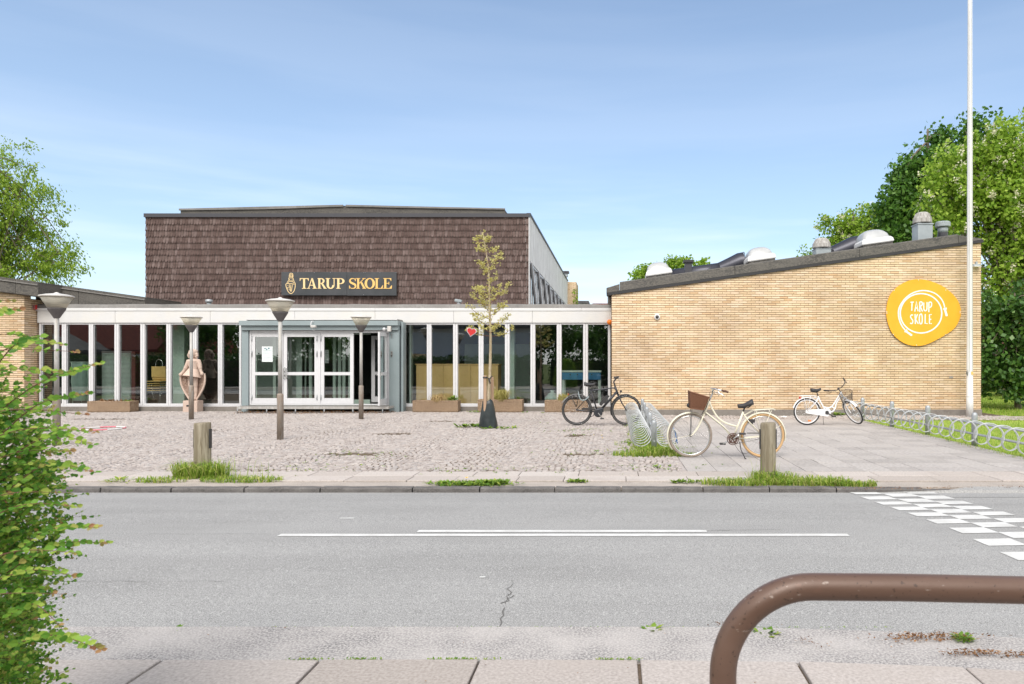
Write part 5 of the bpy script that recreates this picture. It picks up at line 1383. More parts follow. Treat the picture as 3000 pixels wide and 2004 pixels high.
def fender(mb, c, r, a0, a1, w=.028, n=22):
    v = []
    for (x, _, z) in arcpts(c, r, a0, a1, n):
        dx, dz = x-c[0], z-c[1]; l = math.hypot(dx, dz); dx /= l; dz /= l
        for (yy, k) in ((-w,-.014),(-w*.6,.0),(0,.006),(w*.6,0),(w,-.014)): v.append((x+dx*k, yy, z+dz*k))
    v2 = [(x-((x-c[0])/r)*.003, y, z-((z-c[1])/r)*.003) for x, y, z in v]; o = len(v)
    f = [(i*5+k, i*5+k+1, i*5+k+6, i*5+k+5) for i in range(n) for k in range(4)]
    mb.add(v+v2, f+[tuple(q+o for q in x[::-1]) for x in f], 0, True)
def saddle(mb, c, L, tilt=0, w=.085):
    """nose to +x"""
    n = 10; m = 12; v = []
    for i in range(n+1):
        t = i/n; ww = w*(1-.06*t if t < .3 else (.98-(t-.3)*1.25 if t < .85 else .29-(t-.85)*1.0)); hh = .035*(1.25-.6*t)+.012
        if i == 0: ww *= .72
        x = -L*.5+L*t; zc = .012*math.cos(t*5)
        for j in range(m): q = 2*PI*j/m; v.append((x, ww*math.cos(q), zc+hh*(math.sin(q) if math.sin(q) > 0 else .7*math.sin(q))))
    f = [(i*m+j, i*m+(j+1)%m, (i+1)*m+(j+1)%m, (i+1)*m+j) for i in range(n) for j in range(m)]+[tuple(range(m-1,-1,-1)), tuple(n*m+j for j in range(m))]
    Mx = Matrix.Translation(c) @ Matrix.Rotation(tilt, 4, 'Y'); mb.add([Mx @ Vector(p) for p in v], f, 0, True)
    for s in (-1,1): mb.tube([Mx @ Vector(p) for p in ((-L*.35,s*.03,-.03),(-.02,s*.025,-.055),(L*.3,s*.012,-.03))], .005, 5)
def crank(par, bb, r_, ang, m, mp, q=.075, L=.165):
    for s in (-1, 1):
        a = ang+(PI if s > 0 else 0); e = (bb[0]+L*math.cos(a), s*q, bb[1]+L*math.sin(a))
        part(par, 'crank', m, lambda mb: (mb.tube([(bb[0],s*(q-.02),bb[1]),e], [.013,.010], 8), mb.tube([(e[0],s*q,e[2]),(e[0],s*(q+.10),e[2])], .006, 6)))
        part(par, 'pedal', mp, lambda mb: (mb.bbox((e[0]-.045,min(s*(q+.015),s*(q+.11)),e[2]-.014),(e[0]+.045,max(s*(q+.015),s*(q+.11)),e[2]+.012), .006)))
def ring_gear(mb, bb, r, y, spokes=5):
    mb.torus((bb[0],y,bb[1]), r, .006, 'y', 40, 6); mb.torus((bb[0],y,bb[1]), r*.78, .005, 'y', 36, 6)
    for i in range(spokes): a = 2*PI*i/spokes+.4; mb.tube([(bb[0],y,bb[1]),(bb[0]+r*math.cos(a),y,bb[1]+r*math.sin(a))], .008, 6)
    n = 36
    for i in range(n): a = 2*PI*i/n; mb.tube([(bb[0]+r*math.cos(a),y,bb[1]+r*math.sin(a)),(bb[0]+(r+.010)*math.cos(a),y,bb[1]+(r+.010)*math.sin(a))], .004, 4)

# ---------------- cream bicycle, facing left
Yc = gY(1340); sc_ = Yc/FPX/6.02
cb = thing('bicycle', 'cream step-through bicycle with tan rear tyre and brown wicker basket, parked at the near coils', 'bicycle', (at(2022.5,1340,Yc).x,Yc,0), PI)
def c(zx, zy, y=0): return ((558-zx)*-1*-1*sc_, y, (1375-zy)*sc_)
def c(zx, zy, y=0): return (-(zx-558)*sc_, y, (1375-zy)*sc_)     # local x points to the front (world -x)
RW = .349
fw = (0,0,RW); rw = (c(1831,0)[0],0,RW)
wheel('wheel', cb, fw, RW, M['grey_rubber'], M['chrome'], .018)
wheel('wheel', cb, rw, RW, M['tan_rubber'], M['chrome'], .021)
def f_(mb):
    mb.tube([c(893,385),c(800,612)], .020, 10)
    mb.tube(smoothpath([c(818,575),c(1000,715),c(1130,828),c(1225,930),c(1305,1048)],4), .0155, 10)
    mb.tube(smoothpath([c(900,395),c(925,480),c(985,590),c(1060,690),c(1180,768),c(1378,832)],5), .0145, 10)
    mb.tube([c(1490,570),c(1310,1045)], .0155, 10)
    for s in (-1,1):
        mb.tube([c(1312,1050,s*.03),c(1480,1035,s*.045),c(1770,1005,s*.06),(rw[0],s*.06,rw[2])], .009, 8)
        mb.tube([c(1490,600,s*.015),c(1580,740,s*.045),(rw[0],s*.062,rw[2])], .008, 8)
    mb.tube([c(1310,1050,-.04),c(1310,1050,.04)], .024, 12); mb.tube([c(1060,690),c(1090,760)], .006, 6)
part(cb, 'frame', M['bike_cream'], f_)
def f_(mb):
    mb.tube([c(800,612),c(785,640)], .022, 10)
    for s in (-1,1): mb.tube(smoothpath([c(785,640,s*.012),c(770,668,s*.045),c(735,750,s*.05),c(680,860,s*.05),c(612,950,s*.05),c(558,992,s*.052)],4), [.012]*10+[.010]*5+[.008]*6, 8)
part(cb, 'fork', M['bike_cream'], f_)
part(cb, 'mudguard', M['bike_cream'], lambda mb: (fender(mb, (0,RW), RW+.020, -38, 112), [mb.tube([(.0,s*.05,RW),(arcpts((0,RW),RW+.02,-12,-12,1)[0][0],s*.025,arcpts((0,RW),RW+.02,-12,-12,1)[0][2])], .0025, 5) for s in (-1,1)])[0])
bpy.context.view_layer.update()
part(cb, 'mudguard', M['bike_cream'], lambda mb: (fender(mb, (rw[0],RW), RW+.020, -12+0, 195-0), [mb.tube([(rw[0],s*.06,RW),(arcpts((rw[0],RW),RW+.02,150,150,1)[0][0],s*.025,arcpts((rw[0],RW),RW+.02,150,150,1)[0][2])], .003, 5) for s in (-1,1)])[0])
def f_(mb):
    for s in (-1,1):
        mb.tube(smoothpath([c(1500,640,s*.02),c(1640,555,s*.05),c(1700,540,s*.065),c(2010,520,s*.065),c(2040,530,s*.045)],4), .005, 6)
        mb.tube([c(1720,545,s*.06),c(1700,600,s*.06),(rw[0]+.02,s*.065,RW)], .0045, 6); mb.tube([c(1975,545,s*.06),c(1890,740,s*.06),(rw[0],s*.065,RW)], .0045, 6)
    for x in (1700,1780,1860,1940,2040): mb.tube([c(x,537,-.065),c(x,537,.065)], .004, 6)
    mb.tube([c(1690,538),c(2030,524)], .004, 6)
part(cb, 'carrier', M['bike_cream'], f_)
part(cb, 'saddle', M['black_plastic'], lambda mb: saddle(mb, Vector(c(1530,450)), .25, .22))
part(cb, 'seat_post', M['black_plastic'], lambda mb: mb.tube([c(1520,480),c(1490,575)], .012, 10))
def f_(mb):
    mb.tube(smoothpath([c(893,385),c(915,330),c(945,262),c(950,200),c(955,165)],4), .011, 10)
    for s in (-1,1): mb.tube(smoothpath([c(955,165,0),c(945,160,s*.06),c(940,158,s*.14),c(950,158,s*.21),c(1000,172,s*.255),c(1060,182,s*.27),c(1165,210,s*.285)],4), .010, 8)
part(cb, 'handlebar', M['chrome'], f_)
for s in (-1,1):
    part(cb, 'grip', M['brown_leather'], lambda mb: mb.tube([c(1055,181,s*.27),c(1180,214,s*.287)], .016, 10))
    part(cb, 'brake_lever', M['chrome'], lambda mb: mb.tube(smoothpath([c(1000,190,s*.25),c(1030,235,s*.27),c(1090,260,s*.285),c(1110,300,s*.29)],4), .006, 6))
def f_(mb):
    top = [c(540,212,-.19),c(865,310,-.15),c(865,310,.15),c(540,212,.19)]; bot = [c(545,500,-.14),c(775,530,-.11),c(775,530,.11),c(545,500,.14)]
    T = [Vector(p) for p in top]; Bm = [Vector(p) for p in bot]
    def edge(t): return [Bm[i]+(T[i]-Bm[i])*t for i in range(4)]
    def loop(t, off=0):
        e = edge(t); out = []
        for i in range(4):
            a, b = e[i], e[(i+1)%4]; k = 16
            for j in range(k): out.append(a+(b-a)*j/k)
        return out
    rows = 22; inn = []
    for r in range(rows):
        L = loop((r+.5)/rows); ce = sum(L, Vector())/len(L); pts = []
        for j, p in enumerate(L): pts.append(p+(p-ce).normalized()*(.004*(1 if (j+r) % 2 else -1)))
        mb.tube(pts, .0062, 5, closed=True)
    Lb, Lt = loop(0), loop(1)
    for j in range(0, 64, 2): mb.tube([Lb[j], Lt[j]], .004, 5)
    mb.tube(loop(1.0), .011, 7, closed=True); mb.tube(loop(.0), .009, 6, closed=True)
    mb.add(edge(.02), [(0,1,2,3)])
part(cb, 'basket', M['wicker'], f_)
part(cb, 'basket_stay', M['black_plastic'], lambda mb: [mb.tube([c(575,505,s*.10),c(570,780,s*.06),(0,s*.055,RW)], .004, 6) for s in (-1,1)])
def f_(mb): mb.ball(c(525,455), (.03,.035,.035), 12, 8); mb.tube([c(535,470),c(570,500)], .006, 6)
part(cb, 'headlight', M['black_plastic'], f_)
bb = (c(1300,0)[0], c(0,1045)[2])
part(cb, 'chainring', M['brown_leather'], lambda mb: (ring_gear(mb, bb, .088, .05), ring_gear(mb, (bb[0],bb[1]), .06, .045)))
def f_(mb):
    mb.tube([(bb[0],.05,bb[1]+.088),(rw[0],.05,RW+.035)], .005, 5); mb.tube([(bb[0],.05,bb[1]-.088),(rw[0],.05,RW-.035)], .005, 5); mb.torus((rw[0],.05,RW), .035, .007, 'y', 20, 5)
    mb.bbox((rw[0]+.05,.055,RW+.035),(bb[0]-.22,.060,RW+.052), .003)
part(cb, 'chain', M['dull_metal'], f_)
crank(cb, bb, .1, math.radians(145+180), M['chrome'], M['black_plastic'])
part(cb, 'kickstand', M['black_plastic'], lambda mb: (mb.tube([c(1415,1090,.06),c(1432,1230,.10),c(1490,1375,.19)], .008, 8), mb.ball(c(1492,1375,.19), (.018,.018,.012), 8, 6)))
part(cb, 'lock', M['black_plastic'], lambda mb: (mb.torus(c(1560,770), .075, .016, 'y', 16, 8, 0, math.radians(95), math.radians(205)), mb.bbox(tuple(Vector(c(1660,745))+Vector((-.03,-.02,-.015))), tuple(Vector(c(1600,715))+Vector((.03,.03,.015))), .008)))
part(cb, 'ribbon', M['red'], lambda mb: mb.tube(smoothpath([c(1762,880,.07),c(1778,960,.075),c(1770,1040,.075),c(1760,1120,.07)],4), .007, 5))
def f_(mb):
    for pts in ([(960,230),(905,210),(880,330),(800,520),(760,600)],[(1000,260),(930,250),(870,400),(830,500),(735,640)],[(820,590),(1000,735),(1130,835),(1260,960),(1340,1150),(1450,1290),(1590,1290)]):
        mb.tube(smoothpath([c(x,y,.03) for x, y in pts],4), .003, 5)
part(cb, 'cable', M['black_plastic'], f_)

# ---------------- white bicycle, facing right, front wheel turned
Yb = gY(1245.5); sb = Yb/FPX/9.225
wb = thing('bicycle', 'white step-through bicycle with black wire basket, front wheel turned, by the brick wall', 'bicycle', (at(2364,1245.5,Yb).x,Yb,0))
def c(zx, zy, y=0): return ((zx-590)*sb, y, (1432-zy)*sb)
RW = .325; rw = (0,0,RW)
wheel('wheel', wb, rw, RW, M['rubber'], M['bike_white'], .019, rimw=.014)
def f_(mb):
    mb.tube([c(1498,535),c(1580,690)], .021, 10)
    mb.tube(smoothpath([c(1512,560),c(1400,730),c(1300,890),c(1240,945),c(1160,968),c(1030,940)],5), .017, 10)
    mb.tube(smoothpath([c(1562,640),c(1460,730),c(1390,840),c(1350,980),c(1290,1060),c(1200,1085),c(1110,1085)],5), .017, 10)
    mb.tube(smoothpath([c(1265,955),c(1310,965),c(1330,1000)],3), .012, 8); mb.tube([c(1400,735),c(1440,745)], .010, 8)
    mb.tube(smoothpath([c(890,650),c(950,790),c(1030,930),c(1110,1085)],4), .0175, 10)
    for s in (-1,1):
        mb.tube([c(905,690,s*.02),c(800,840,s*.05),(0,s*.06,RW)], .010, 8); mb.tube([c(1110,1085,s*.03),c(940,1085,s*.05),(0,s*.06,RW)], .010, 8)
part(wb, 'frame', M['bike_white'], f_)
bb = (c(1110,0)[0], c(0,1085)[2])
def f_(mb):
    n = 22; P = [(bb[0]+.098*math.cos(math.radians(-115+230*i/n)), bb[1]+.098*math.sin(math.radians(-115+230*i/n))) for i in range(n+1)]
    P += [(-.02,RW+.048),(-.045,RW+.02),(-.045,RW-.02),(-.02,RW-.038)]
    mb.prism(P, -.062, -.045)
part(wb, 'chain_guard', M['bike_white'], f_)
part(wb, 'crank_boss', M['black_plastic'], lambda mb: mb.tube([(bb[0],-.085,bb[1]),(bb[0],-.0625,bb[1])], .042, 18))
crank(wb, bb, .1, math.radians(-33), M['black_plastic'], M['black_plastic'], .09)
part(wb, 'mudguard', M['bike_white'], lambda mb: fender(mb, (0,RW), RW+.022, 20, 165, .03))
def f_(mb):
    for s in (-1,1):
        mb.tube(smoothpath([c(870,700,s*.03),c(820,670,s*.06),c(760,640,s*.068),c(440,640,s*.068),c(400,645,s*.05)],4), .006, 6)
        for x in (480,670): mb.tube([c(x,645,s*.066),(-.005,s*.066,RW+.02)], .005, 6)
        mb.tube([c(480,690,s*.06),c(860,690,s*.05)], .004, 6)
    for x in (420,520,620,720): mb.tube([c(x,640,-.066),c(x,640,.066)], .005, 6)
part(wb, 'carrier', M['bike_white'], f_)
part(wb, 'taillight', M['red'], lambda mb: mb.bbox(tuple(Vector(c(380,715))+Vector((0,-.035,0))), tuple(Vector(c(415,660))+Vector((0,.035,0))), .008))
part(wb, 'saddle', M['black_plastic'], lambda mb: saddle(mb, Vector(c(835,490)), .245, -.16, .09))
part(wb, 'seat_post', M['black_plastic'], lambda mb: mb.tube([c(850,520),c(895,655)], .013, 10))
part(wb, 'kickstand', M['dull_metal'], lambda mb: (mb.tube([c(1030,1160,.03),c(1060,1300,.08),c(1078,1415,.13)], .006, 7), mb.ball(c(1078,1415,.13), (.016,.016,.010), 8, 6)))
part(wb, 'reflector', M['orange'], lambda mb: mb.bbox(tuple(Vector(c(618,1330))+Vector((0,-.012,0))), tuple(Vector(c(700,1295))+Vector((0,.012,0))), .004))
# front assembly turned about the steering axis
A = Vector(c(1455,460)); Bx = Vector(c(1585,690)); ax = (A-Bx).normalized(); phi = math.radians(-76)
TM = Matrix.Translation(Bx) @ Matrix.Rotation(phi, 4, ax) @ Matrix.Translation(-Bx)
down = -ax; hubf = Bx+down*((Bx.z-RW)/(-down.z))+Vector((.045,0,.0))
fwc = Vector((hubf.x,0,RW))
wheel('wheel', wb, fwc, RW, M['rubber'], M['bike_white'], .019, rimw=.014, mat4=TM)
def f_(mb):
    mb.tube([Bx-down*.02, Bx+down*.03], .022, 10)
    for s in (-1,1): mb.tube(smoothpath([Bx+down*.02+Vector((0,s*.02,0)), Bx+down*.05+Vector((.0,s*.052,0)), Bx+down*.20+Vector((.008,s*.056,0)), fwc+Vector((0,s*.056,0))],4), .0115, 8)
part(wb, 'fork', M['bike_white'], f_, TM)
part(wb, 'mudguard', M['bike_white'], lambda mb: fender(mb, (fwc.x,fwc.z), RW+.02, 55, 190, .03), TM)
def f_(mb):
    st_ = Bx-down*.26; mb.tube([Bx-down*.02, st_], .0125, 10); mb.ball(st_, .022, 10, 8)
    for s in (-1,1): mb.tube(smoothpath([st_, st_+Vector((.03,s*.06,.0)), st_+Vector((.035,s*.16,.045)), st_+Vector((-.03,s*.24,.055)), st_+Vector((-.14,s*.30,.05))],5), .011, 8)
part(wb, 'handlebar', M['black_plastic'], f_, TM)
for s in (-1,1):
    st_ = Bx-down*.26
    part(wb, 'grip', M['rubber'], lambda mb: mb.tube([st_+Vector((-.03,s*.245,.055)), st_+Vector((-.16,s*.307,.05))], .017, 10), TM)
    part(wb, 'brake_lever', M['black_plastic'], lambda mb: mb.tube(smoothpath([st_+Vector((-.0,s*.22,.05)), st_+Vector((.02,s*.25,.02)), st_+Vector((-.08,s*.30,.0))],3), .006, 6), TM)
def f_(mb):
    o = Bx-down*.115+Vector((.05,0,-.0)); a0, b0, hh = .165, .12, .23
    def lp(t):
        a = a0*(.78+.22*t); b = b0*(.8+.2*t); return [o+Vector((.12+b*1.15*math.cos(q)*(1), a*math.sin(q), -.14+hh*t)) for q in [2*PI*i/28 for i in range(28)]]
    for i in range(9): mb.tube(lp(i/8), .0028 if 0 < i < 8 else .005, 5, closed=True)
    l0, l1 = lp(0), lp(1)
    for i in range(28): mb.tube([l0[i], l1[i]], .0024, 4)
    for i in range(1,14): mb.tube([l0[i], l0[28-i]], .0024, 4)
part(wb, 'basket', M['black_plastic'], f_, TM)
part(wb, 'brake_cable', M['black_plastic'], lambda mb: mb.tube(smoothpath([Bx-down*.24+Vector((0,-.15,.04)), Bx-down*.15+Vector((.13,-.06,.0)), Bx-down*.02+Vector((.05,-.02,0))],4), .003, 5), TM)

# ---------------- black electric bicycle, facing right, front wheel in the rack
Yk = gY(1246); sk = Yk/FPX/8.696
kb_ = thing('bicycle', 'black electric bicycle with frame battery, its front wheel pushed into the left coil', 'bicycle', (at(1690.4,1246,Yk).x,Yk,0))
def c(zx, zy, y=0): return ((zx-525)*sk, y, (1355-zy)*sk)
RW = .368; fx = c(1778,0)[0]
wheel('wheel', kb_, (0,0,RW), RW, M['rubber'], M['black_plastic'], .024)
wheel('wheel', kb_, (fx,0,RW), RW, M['rubber'], M['black_plastic'], .024)
for x in (0, fx): part(kb_, 'reflective_band', M['chrome'], lambda mb: [mb.torus((x,s*.0225,RW), RW-.031, .0022, 'y', 44, 5) for s in (-1,1)])
def f_(mb):
    mb.tube([c(1495,365),c(1568,570)], .025, 10)
    mb.tube(smoothpath([c(870,468),c(1100,445),c(1400,408),c(1470,410),c(1508,432)],4), .017, 10)
    mb.tube([c(1540,500),c(1160,930)], .029, 12)
    mb.tube([c(862,430),c(1032,960)], .0165, 10)
    for s in (-1,1):
        mb.tube([c(890,520,s*.02),c(700,745,s*.055),c(505,960,s*.062)], .0095, 8); mb.tube([c(505,960,s*.062),c(700,985,s*.055),c(980,1010,s*.04)], .012, 8)
part(kb_, 'frame', M['bike_black'], f_)
def f_(mb):
    a, b = Vector(c(1150,870)), Vector(c(1345,640)); d = (b-a).normalized(); nrm = Vector((-d.z,0,d.x))
    P = [(0,-.005),(0,.055),(.03,.075),((b-a).length-.02,.075),((b-a).length+.02,.045),((b-a).length+.03,-.005)]
    Q = [a+d*x+nrm*y+nrm*.012 for x, y in P]; mb.prism([(q.x,q.z) for q in Q], -.035, .035)
part(kb_, 'battery', M['black_plastic'], f_)
bb = (c(1065,0)[0], c(0,1035)[2])
part(kb_, 'motor', M['bike_black'], lambda mb: (mb.tube([(bb[0],-.075,bb[1]),(bb[0],-.065,bb[1]),(bb[0],.06,bb[1])], [.085,.103,.103], 28), mb.bbox((bb[0]-.02,-.055,bb[1]+.02),(bb[0]+.13,.055,bb[1]+.12), .02)))
part(kb_, 'chain_guard', M['black_plastic'], lambda mb: mb.prism([c(640,930)[::2],c(680,905)[::2],c(985,925)[::2],c(1000,970)[::2],c(660,955)[::2]], -.068, -.05))
crank(kb_, bb, .1, math.radians(-52), M['dull_metal'], M['black_plastic'], .095, .16)
def f_(mb):
    mb.tube([c(1568,570),c(1580,600)], .026, 10)
    for s in (-1,1): mb.tube([c(1575,585,s*.02),c(1600,640,s*.055),c(1660,770,s*.058),(fx,s*.058,RW)], [.014,.016,.014,.011], 8)
part(kb_, 'fork', M['bike_black'], f_)
part(kb_, 'mudguard', M['black_plastic'], lambda mb: fender(mb, (fx,RW), RW+.012, 78, 200, .03))
part(kb_, 'mudguard', M['dull_metal'], lambda mb: fender(mb, (0,RW), RW+.018, 28, 150, .03))
def f_(mb):
    mb.tube(smoothpath([c(130,795),c(160,770),c(190,720),c(300,620)],3), .012, 6)
part(kb_, 'mudguard_flap', M['dull_metal'], f_)
def f_(mb):
    for s in (-1,1):
        mb.tube([c(270,515,s*.065),c(690,520,s*.06)], .007, 6); mb.tube([c(340,520,s*.06),c(290,700,s*.06)], .005, 6)
        mb.tube([c(370,610,s*.055),c(505,880,s*.06)], .006, 6); mb.tube([c(580,525,s*.06),c(515,880,s*.062)], .006, 6)
    for x in (275,400,520,640): mb.tube([c(x,515,-.065),c(x,517,.065)], .006, 6)
part(kb_, 'carrier', M['black_plastic'], f_)
part(kb_, 'taillight', M['red'], lambda mb: mb.bbox(tuple(Vector(c(295,580))+Vector((0,-.03,0))), tuple(Vector(c(325,550))+Vector((0,.03,0))), .005))
part(kb_, 'saddle', M['black_plastic'], lambda mb: saddle(mb, Vector(c(850,318)), .27, -.06, .085))
part(kb_, 'seat_post', M['dull_metal'], lambda mb: mb.tube([c(850,350),c(865,450)], .014, 10))
def f_(mb):
    mb.tube(smoothpath([c(1500,380),c(1480,310),c(1465,250),c(1500,190),c(1545,150)],4), .018, 10)
    for s in (-1,1): mb.tube(smoothpath([c(1545,150),c(1560,145,s*.12),c(1540,140,s*.24),c(1475,142,s*.31)],4), .012, 8); mb.tube([c(1545,140,s*.25),c(1470,142,s*.315)], .017, 8)
    mb.bbox(tuple(Vector(c(1530,140))+Vector((0,-.04,0))), tuple(Vector(c(1600,115))+Vector((0,.04,.012))), .006)
part(kb_, 'handlebar', M['black_plastic'], f_)
part(kb_, 'brake_lever', M['dull_metal'], lambda mb: [mb.tube(smoothpath([c(1570,145,s*.2),c(1600,165,s*.22),c(1625,185,s*.27)],3), .006, 6) for s in (-1,1)])
part(kb_, 'cable', M['brown_leather'], lambda mb: mb.tube(smoothpath([c(1560,165,-.1),c(1610,240,-.05),c(1610,350,0),c(1575,470,0)],5), .0035, 5))
part(kb_, 'headlight', M['black_plastic'], lambda mb: (mb.ball(c(1645,492), (.028,.03,.028), 10, 8), mb.tube([c(1645,500),c(1630,545),c(1590,565)], .006, 6)))
part(kb_, 'chain_lock', M['grey_blue'], lambda mb: mb.tube(smoothpath([c(565,500,-.05),c(575,580,-.07),c(600,660,-.07),c(640,705,-.07),c(700,715,-.07),c(770,680,-.06),c(830,620,-.04)],5), .014, 8))
part(kb_, 'kickstand', M['black_plastic'], lambda mb: (mb.tube([c(960,1060,.03),c(940,1115,.05),c(860,1150,.06)], .008, 7)))

# blue strap tied to the near coil
stp = thing('strap', 'bright blue strap tied round the near right coil of the rack', 'strap', (.99,11.84,.2))
mb = MB(); mb.tube(smoothpath([(-.02,0,.23),(.01,-.01,.16),(.03,-.01,.06),(.05,0,-.03),(.045,.02,.02),(.02,.02,.0)],5), .007, 6); mb.build('band', M['blue'], stp)

# ================================================================ YOUNG TREE with stakes, watering bag and heart
p = gp(1430,1255); p.z = 0
yt = thing('young_tree', 'slender young tree with sparse pale yellow leaves, staked on the plaza', 'tree', p)
kt_ = p.y/FPX
def tz(v): return HC-(v-CY)*kt_
def tx(u): return (u-CX)*kt_-p.x
rr = random.Random(11)
tr = smoothpath([(0,0,0),(0,0,.7),(tx(1435),0,tz(1100)),(tx(1437),.01,tz(990)),(tx(1434),0,tz(900)),(tx(1432),.01,tz(800)),(tx(1424),0,tz(740)),(tx(1414),0,tz(680))],5)
mb = MB(); n = len(tr); mb.tube(tr, [.040*(1-.9*(i/(n-1))**1.0)+.004 for i in range(n)], 10); mb.build('trunk', M['young_bark'], yt)
br_ = MB(); lf = MB()
def yleaf(q, s=.035):
    d = rnd3(rr).normalized(); d.z = abs(d.z)*.6+.1; e = d.cross(rnd3(rr)).normalized()
    lf.add([q, q+d*s*.5+e*s*.32, q+d*s, q+d*s*.5-e*s*.32], [(0,1,2),(0,2,3)])
def trunk_at(z):
    for i in range(n-1):
        if tr[i].z <= z <= tr[i+1].z: return tr[i]+(tr[i+1]-tr[i])*((z-tr[i].z)/(tr[i+1].z-tr[i].z+1e-9))
    return tr[-1]
BR = [(985,1370,958,0),(985,1505,955,.1),(975,1395,935,-.25),(975,1470,940,-.3),(955,1380,915,.2),(950,1488,920,.25),(935,1376,898,-.2),(925,1480,895,-.1),(915,1400,870,.3),(910,1475,880,.25),(895,1378,860,.15),(890,1492,830,-.1),(880,1410,850,-.3),(870,1476,850,.25),(860,1382,840,.1),(850,1470,835,-.2),(835,1388,838,-.2),(830,1450,800,.3),(800,1405,770,.2),(790,1468,752,-.15),(770,1396,760,.1),(765,1470,735,.2),(740,1392,720,-.1),(735,1456,720,.15),(715,1390,696,.1),(705,1443,695,-.1),(690,1400,690,.1)]
for (vb, ue, ve, dy) in BR:
    a = trunk_at(tz(vb)); e = Vector((tx(ue), dy, tz(ve))); m = (a+e)/2+Vector((0,0,-.06+rr.uniform(-.03,.03)))
    P = smoothpath([a, m, e],5); br_.tube(P, [.010*(1-.75*i/(len(P)-1)) for i in range(len(P))], 5)
    L_ = (e-a).length
    for k in range(int(5+L_*9)):
        t = rr.uniform(.18,1)**.75; q = P[min(int(t*(len(P)-1)), len(P)-1)]; dd = rnd3(rr)*.15*(.6+L_*.5); dd.z = abs(dd.z)*.8-.02; tip = q+dd
        br_.tube([q, tip], [.003,.0015], 4)
        for l in range(12): yleaf(q+dd*rr.uniform(.2,1.15)+rnd3(rr)*.05, rr.uniform(.035,.06))
for i in range(260):
    z = rr.uniform(tz(960), tz(680)); yleaf(trunk_at(z)+rnd3(rr)*.07, .045)
br_.build('branches', M['twig'], yt); lf.build('crown', M['pale_leaf'], yt)
# two stakes with a strap
for (u, v0, v1, dy, lab) in ((1421,1100,1258,-.06,'pale round timber stake in front of the watering bag'),(1442,1105,1225,.22,'timber stake standing behind the young tree trunk')):
    Y = p.y+dy*1.0; X = (u-CX)*Y/FPX; h = HC-(v0-CY)*Y/FPX
    t = thing('tree_stake', lab, 'stake', (X,Y,0)); mb = MB(); mb.lathe([(.036,-.05),(.036,h-.012),(.030,h)], n=14, smooth=False); mb.build('post', M['new_wood'], t)
    if dy < 0: mb = MB(); zb = HC-(1106-CY)*Y/FPX; mb.torus((0,0,zb), .039, .018, 'z', 18, 6); mb.tube([(.03,0,zb),(.10,.02,zb-.03),(.15,.06,zb+.03)], .016, 6); mb.tube([(.09,-.02,zb-.03),(.12,0,zb-.14)], .016, 6); mb.build('tie', M['black_plastic'], t)
wbg = thing('watering_bag', 'dark green plastic watering bag wrapped round the foot of the young tree', 'watering bag', (p.x,p.y,0))
mb = MB(); n = 30; v = []; prof = [(.20,0),(.205,.06),(.19,.2),(.155,.4),(.13,.55),(.11,.62),(.055,.66)]
for (r_, z) in prof:
    for j in range(n): q = 2*PI*j/n; k = r_*(1+.05*math.sin(3*q+z*7)+.05*math.sin(7*q-z*11)+rr.uniform(-.025,.025)); v.append((k*math.cos(q)-.01, k*.85*math.sin(q)+.03, z+.012*math.sin(5*q)))
mb.add(v, [(i*n+j, i*n+(j+1)%n, (i+1)*n+(j+1)%n, (i+1)*n+j) for i in range(len(prof)-1) for j in range(n)], 0, True); mb.build('bag', M['bag'], wbg)
q = at(1381,972,p.y-.25); hh = thing('heart_sign', 'red heart with a white rim hanging from a twig of the young tree', 'heart sign', q)
def heart(s): return [(s*16*math.sin(t)**3/16*.115, s*(13*math.cos(t)-5*math.cos(2*t)-2*math.cos(3*t)-math.cos(4*t))/16*.115+.0) for t in [2*PI*i/40 for i in range(40)]]
mb = MB(); mb.prism(heart(1.0), 0, .012); o = mb.build('rim', M['white_frame'], hh); o.rotation_euler = (0,.2,0)
mb = MB(); mb.prism(heart(.86), -.006, -.0005); o = mb.build('face', M['red'], hh); o.rotation_euler = (0,.2,0)
mb = MB(); mb.tube([(.02,.006,.06),(.04,.06,.15)], .003, 4); mb.build('string', M['white_frame'], hh)

# ================================================================ HANDRAIL in the foreground
Yr = 1.62; kr = Yr/FPX
hr = thing('handrail', 'worn brown bent steel pipe barrier in the foreground beside the road', 'barrier', ((2118-CX)*kr,Yr,0))
pr = .0302; zt = HC-(1719-CY)*kr; r_ = .20; pts = [(0,0,-.3),(0,0,zt-r_)]
for i in range(1, 17): a = PI-PI/2*i/16; pts.append((r_+r_*math.cos(a), 0, zt-r_+r_*math.sin(a)))
L_ = 1.9; dz = -.008
pts += [(r_+.2,-.002,zt-.001),(L_-r_,-.03,zt+dz-.013)]
for i in range(1, 13): a = PI/2-PI/2*i/12; pts.append((L_-r_+r_*math.cos(a), -.03, zt+dz-.013-r_+r_*math.sin(a)))
pts.append((L_,-.03,-.3))
mb = MB(); mb.tube(pts, pr, 28); mb.build('pipe', M['brown_pipe'], hr)

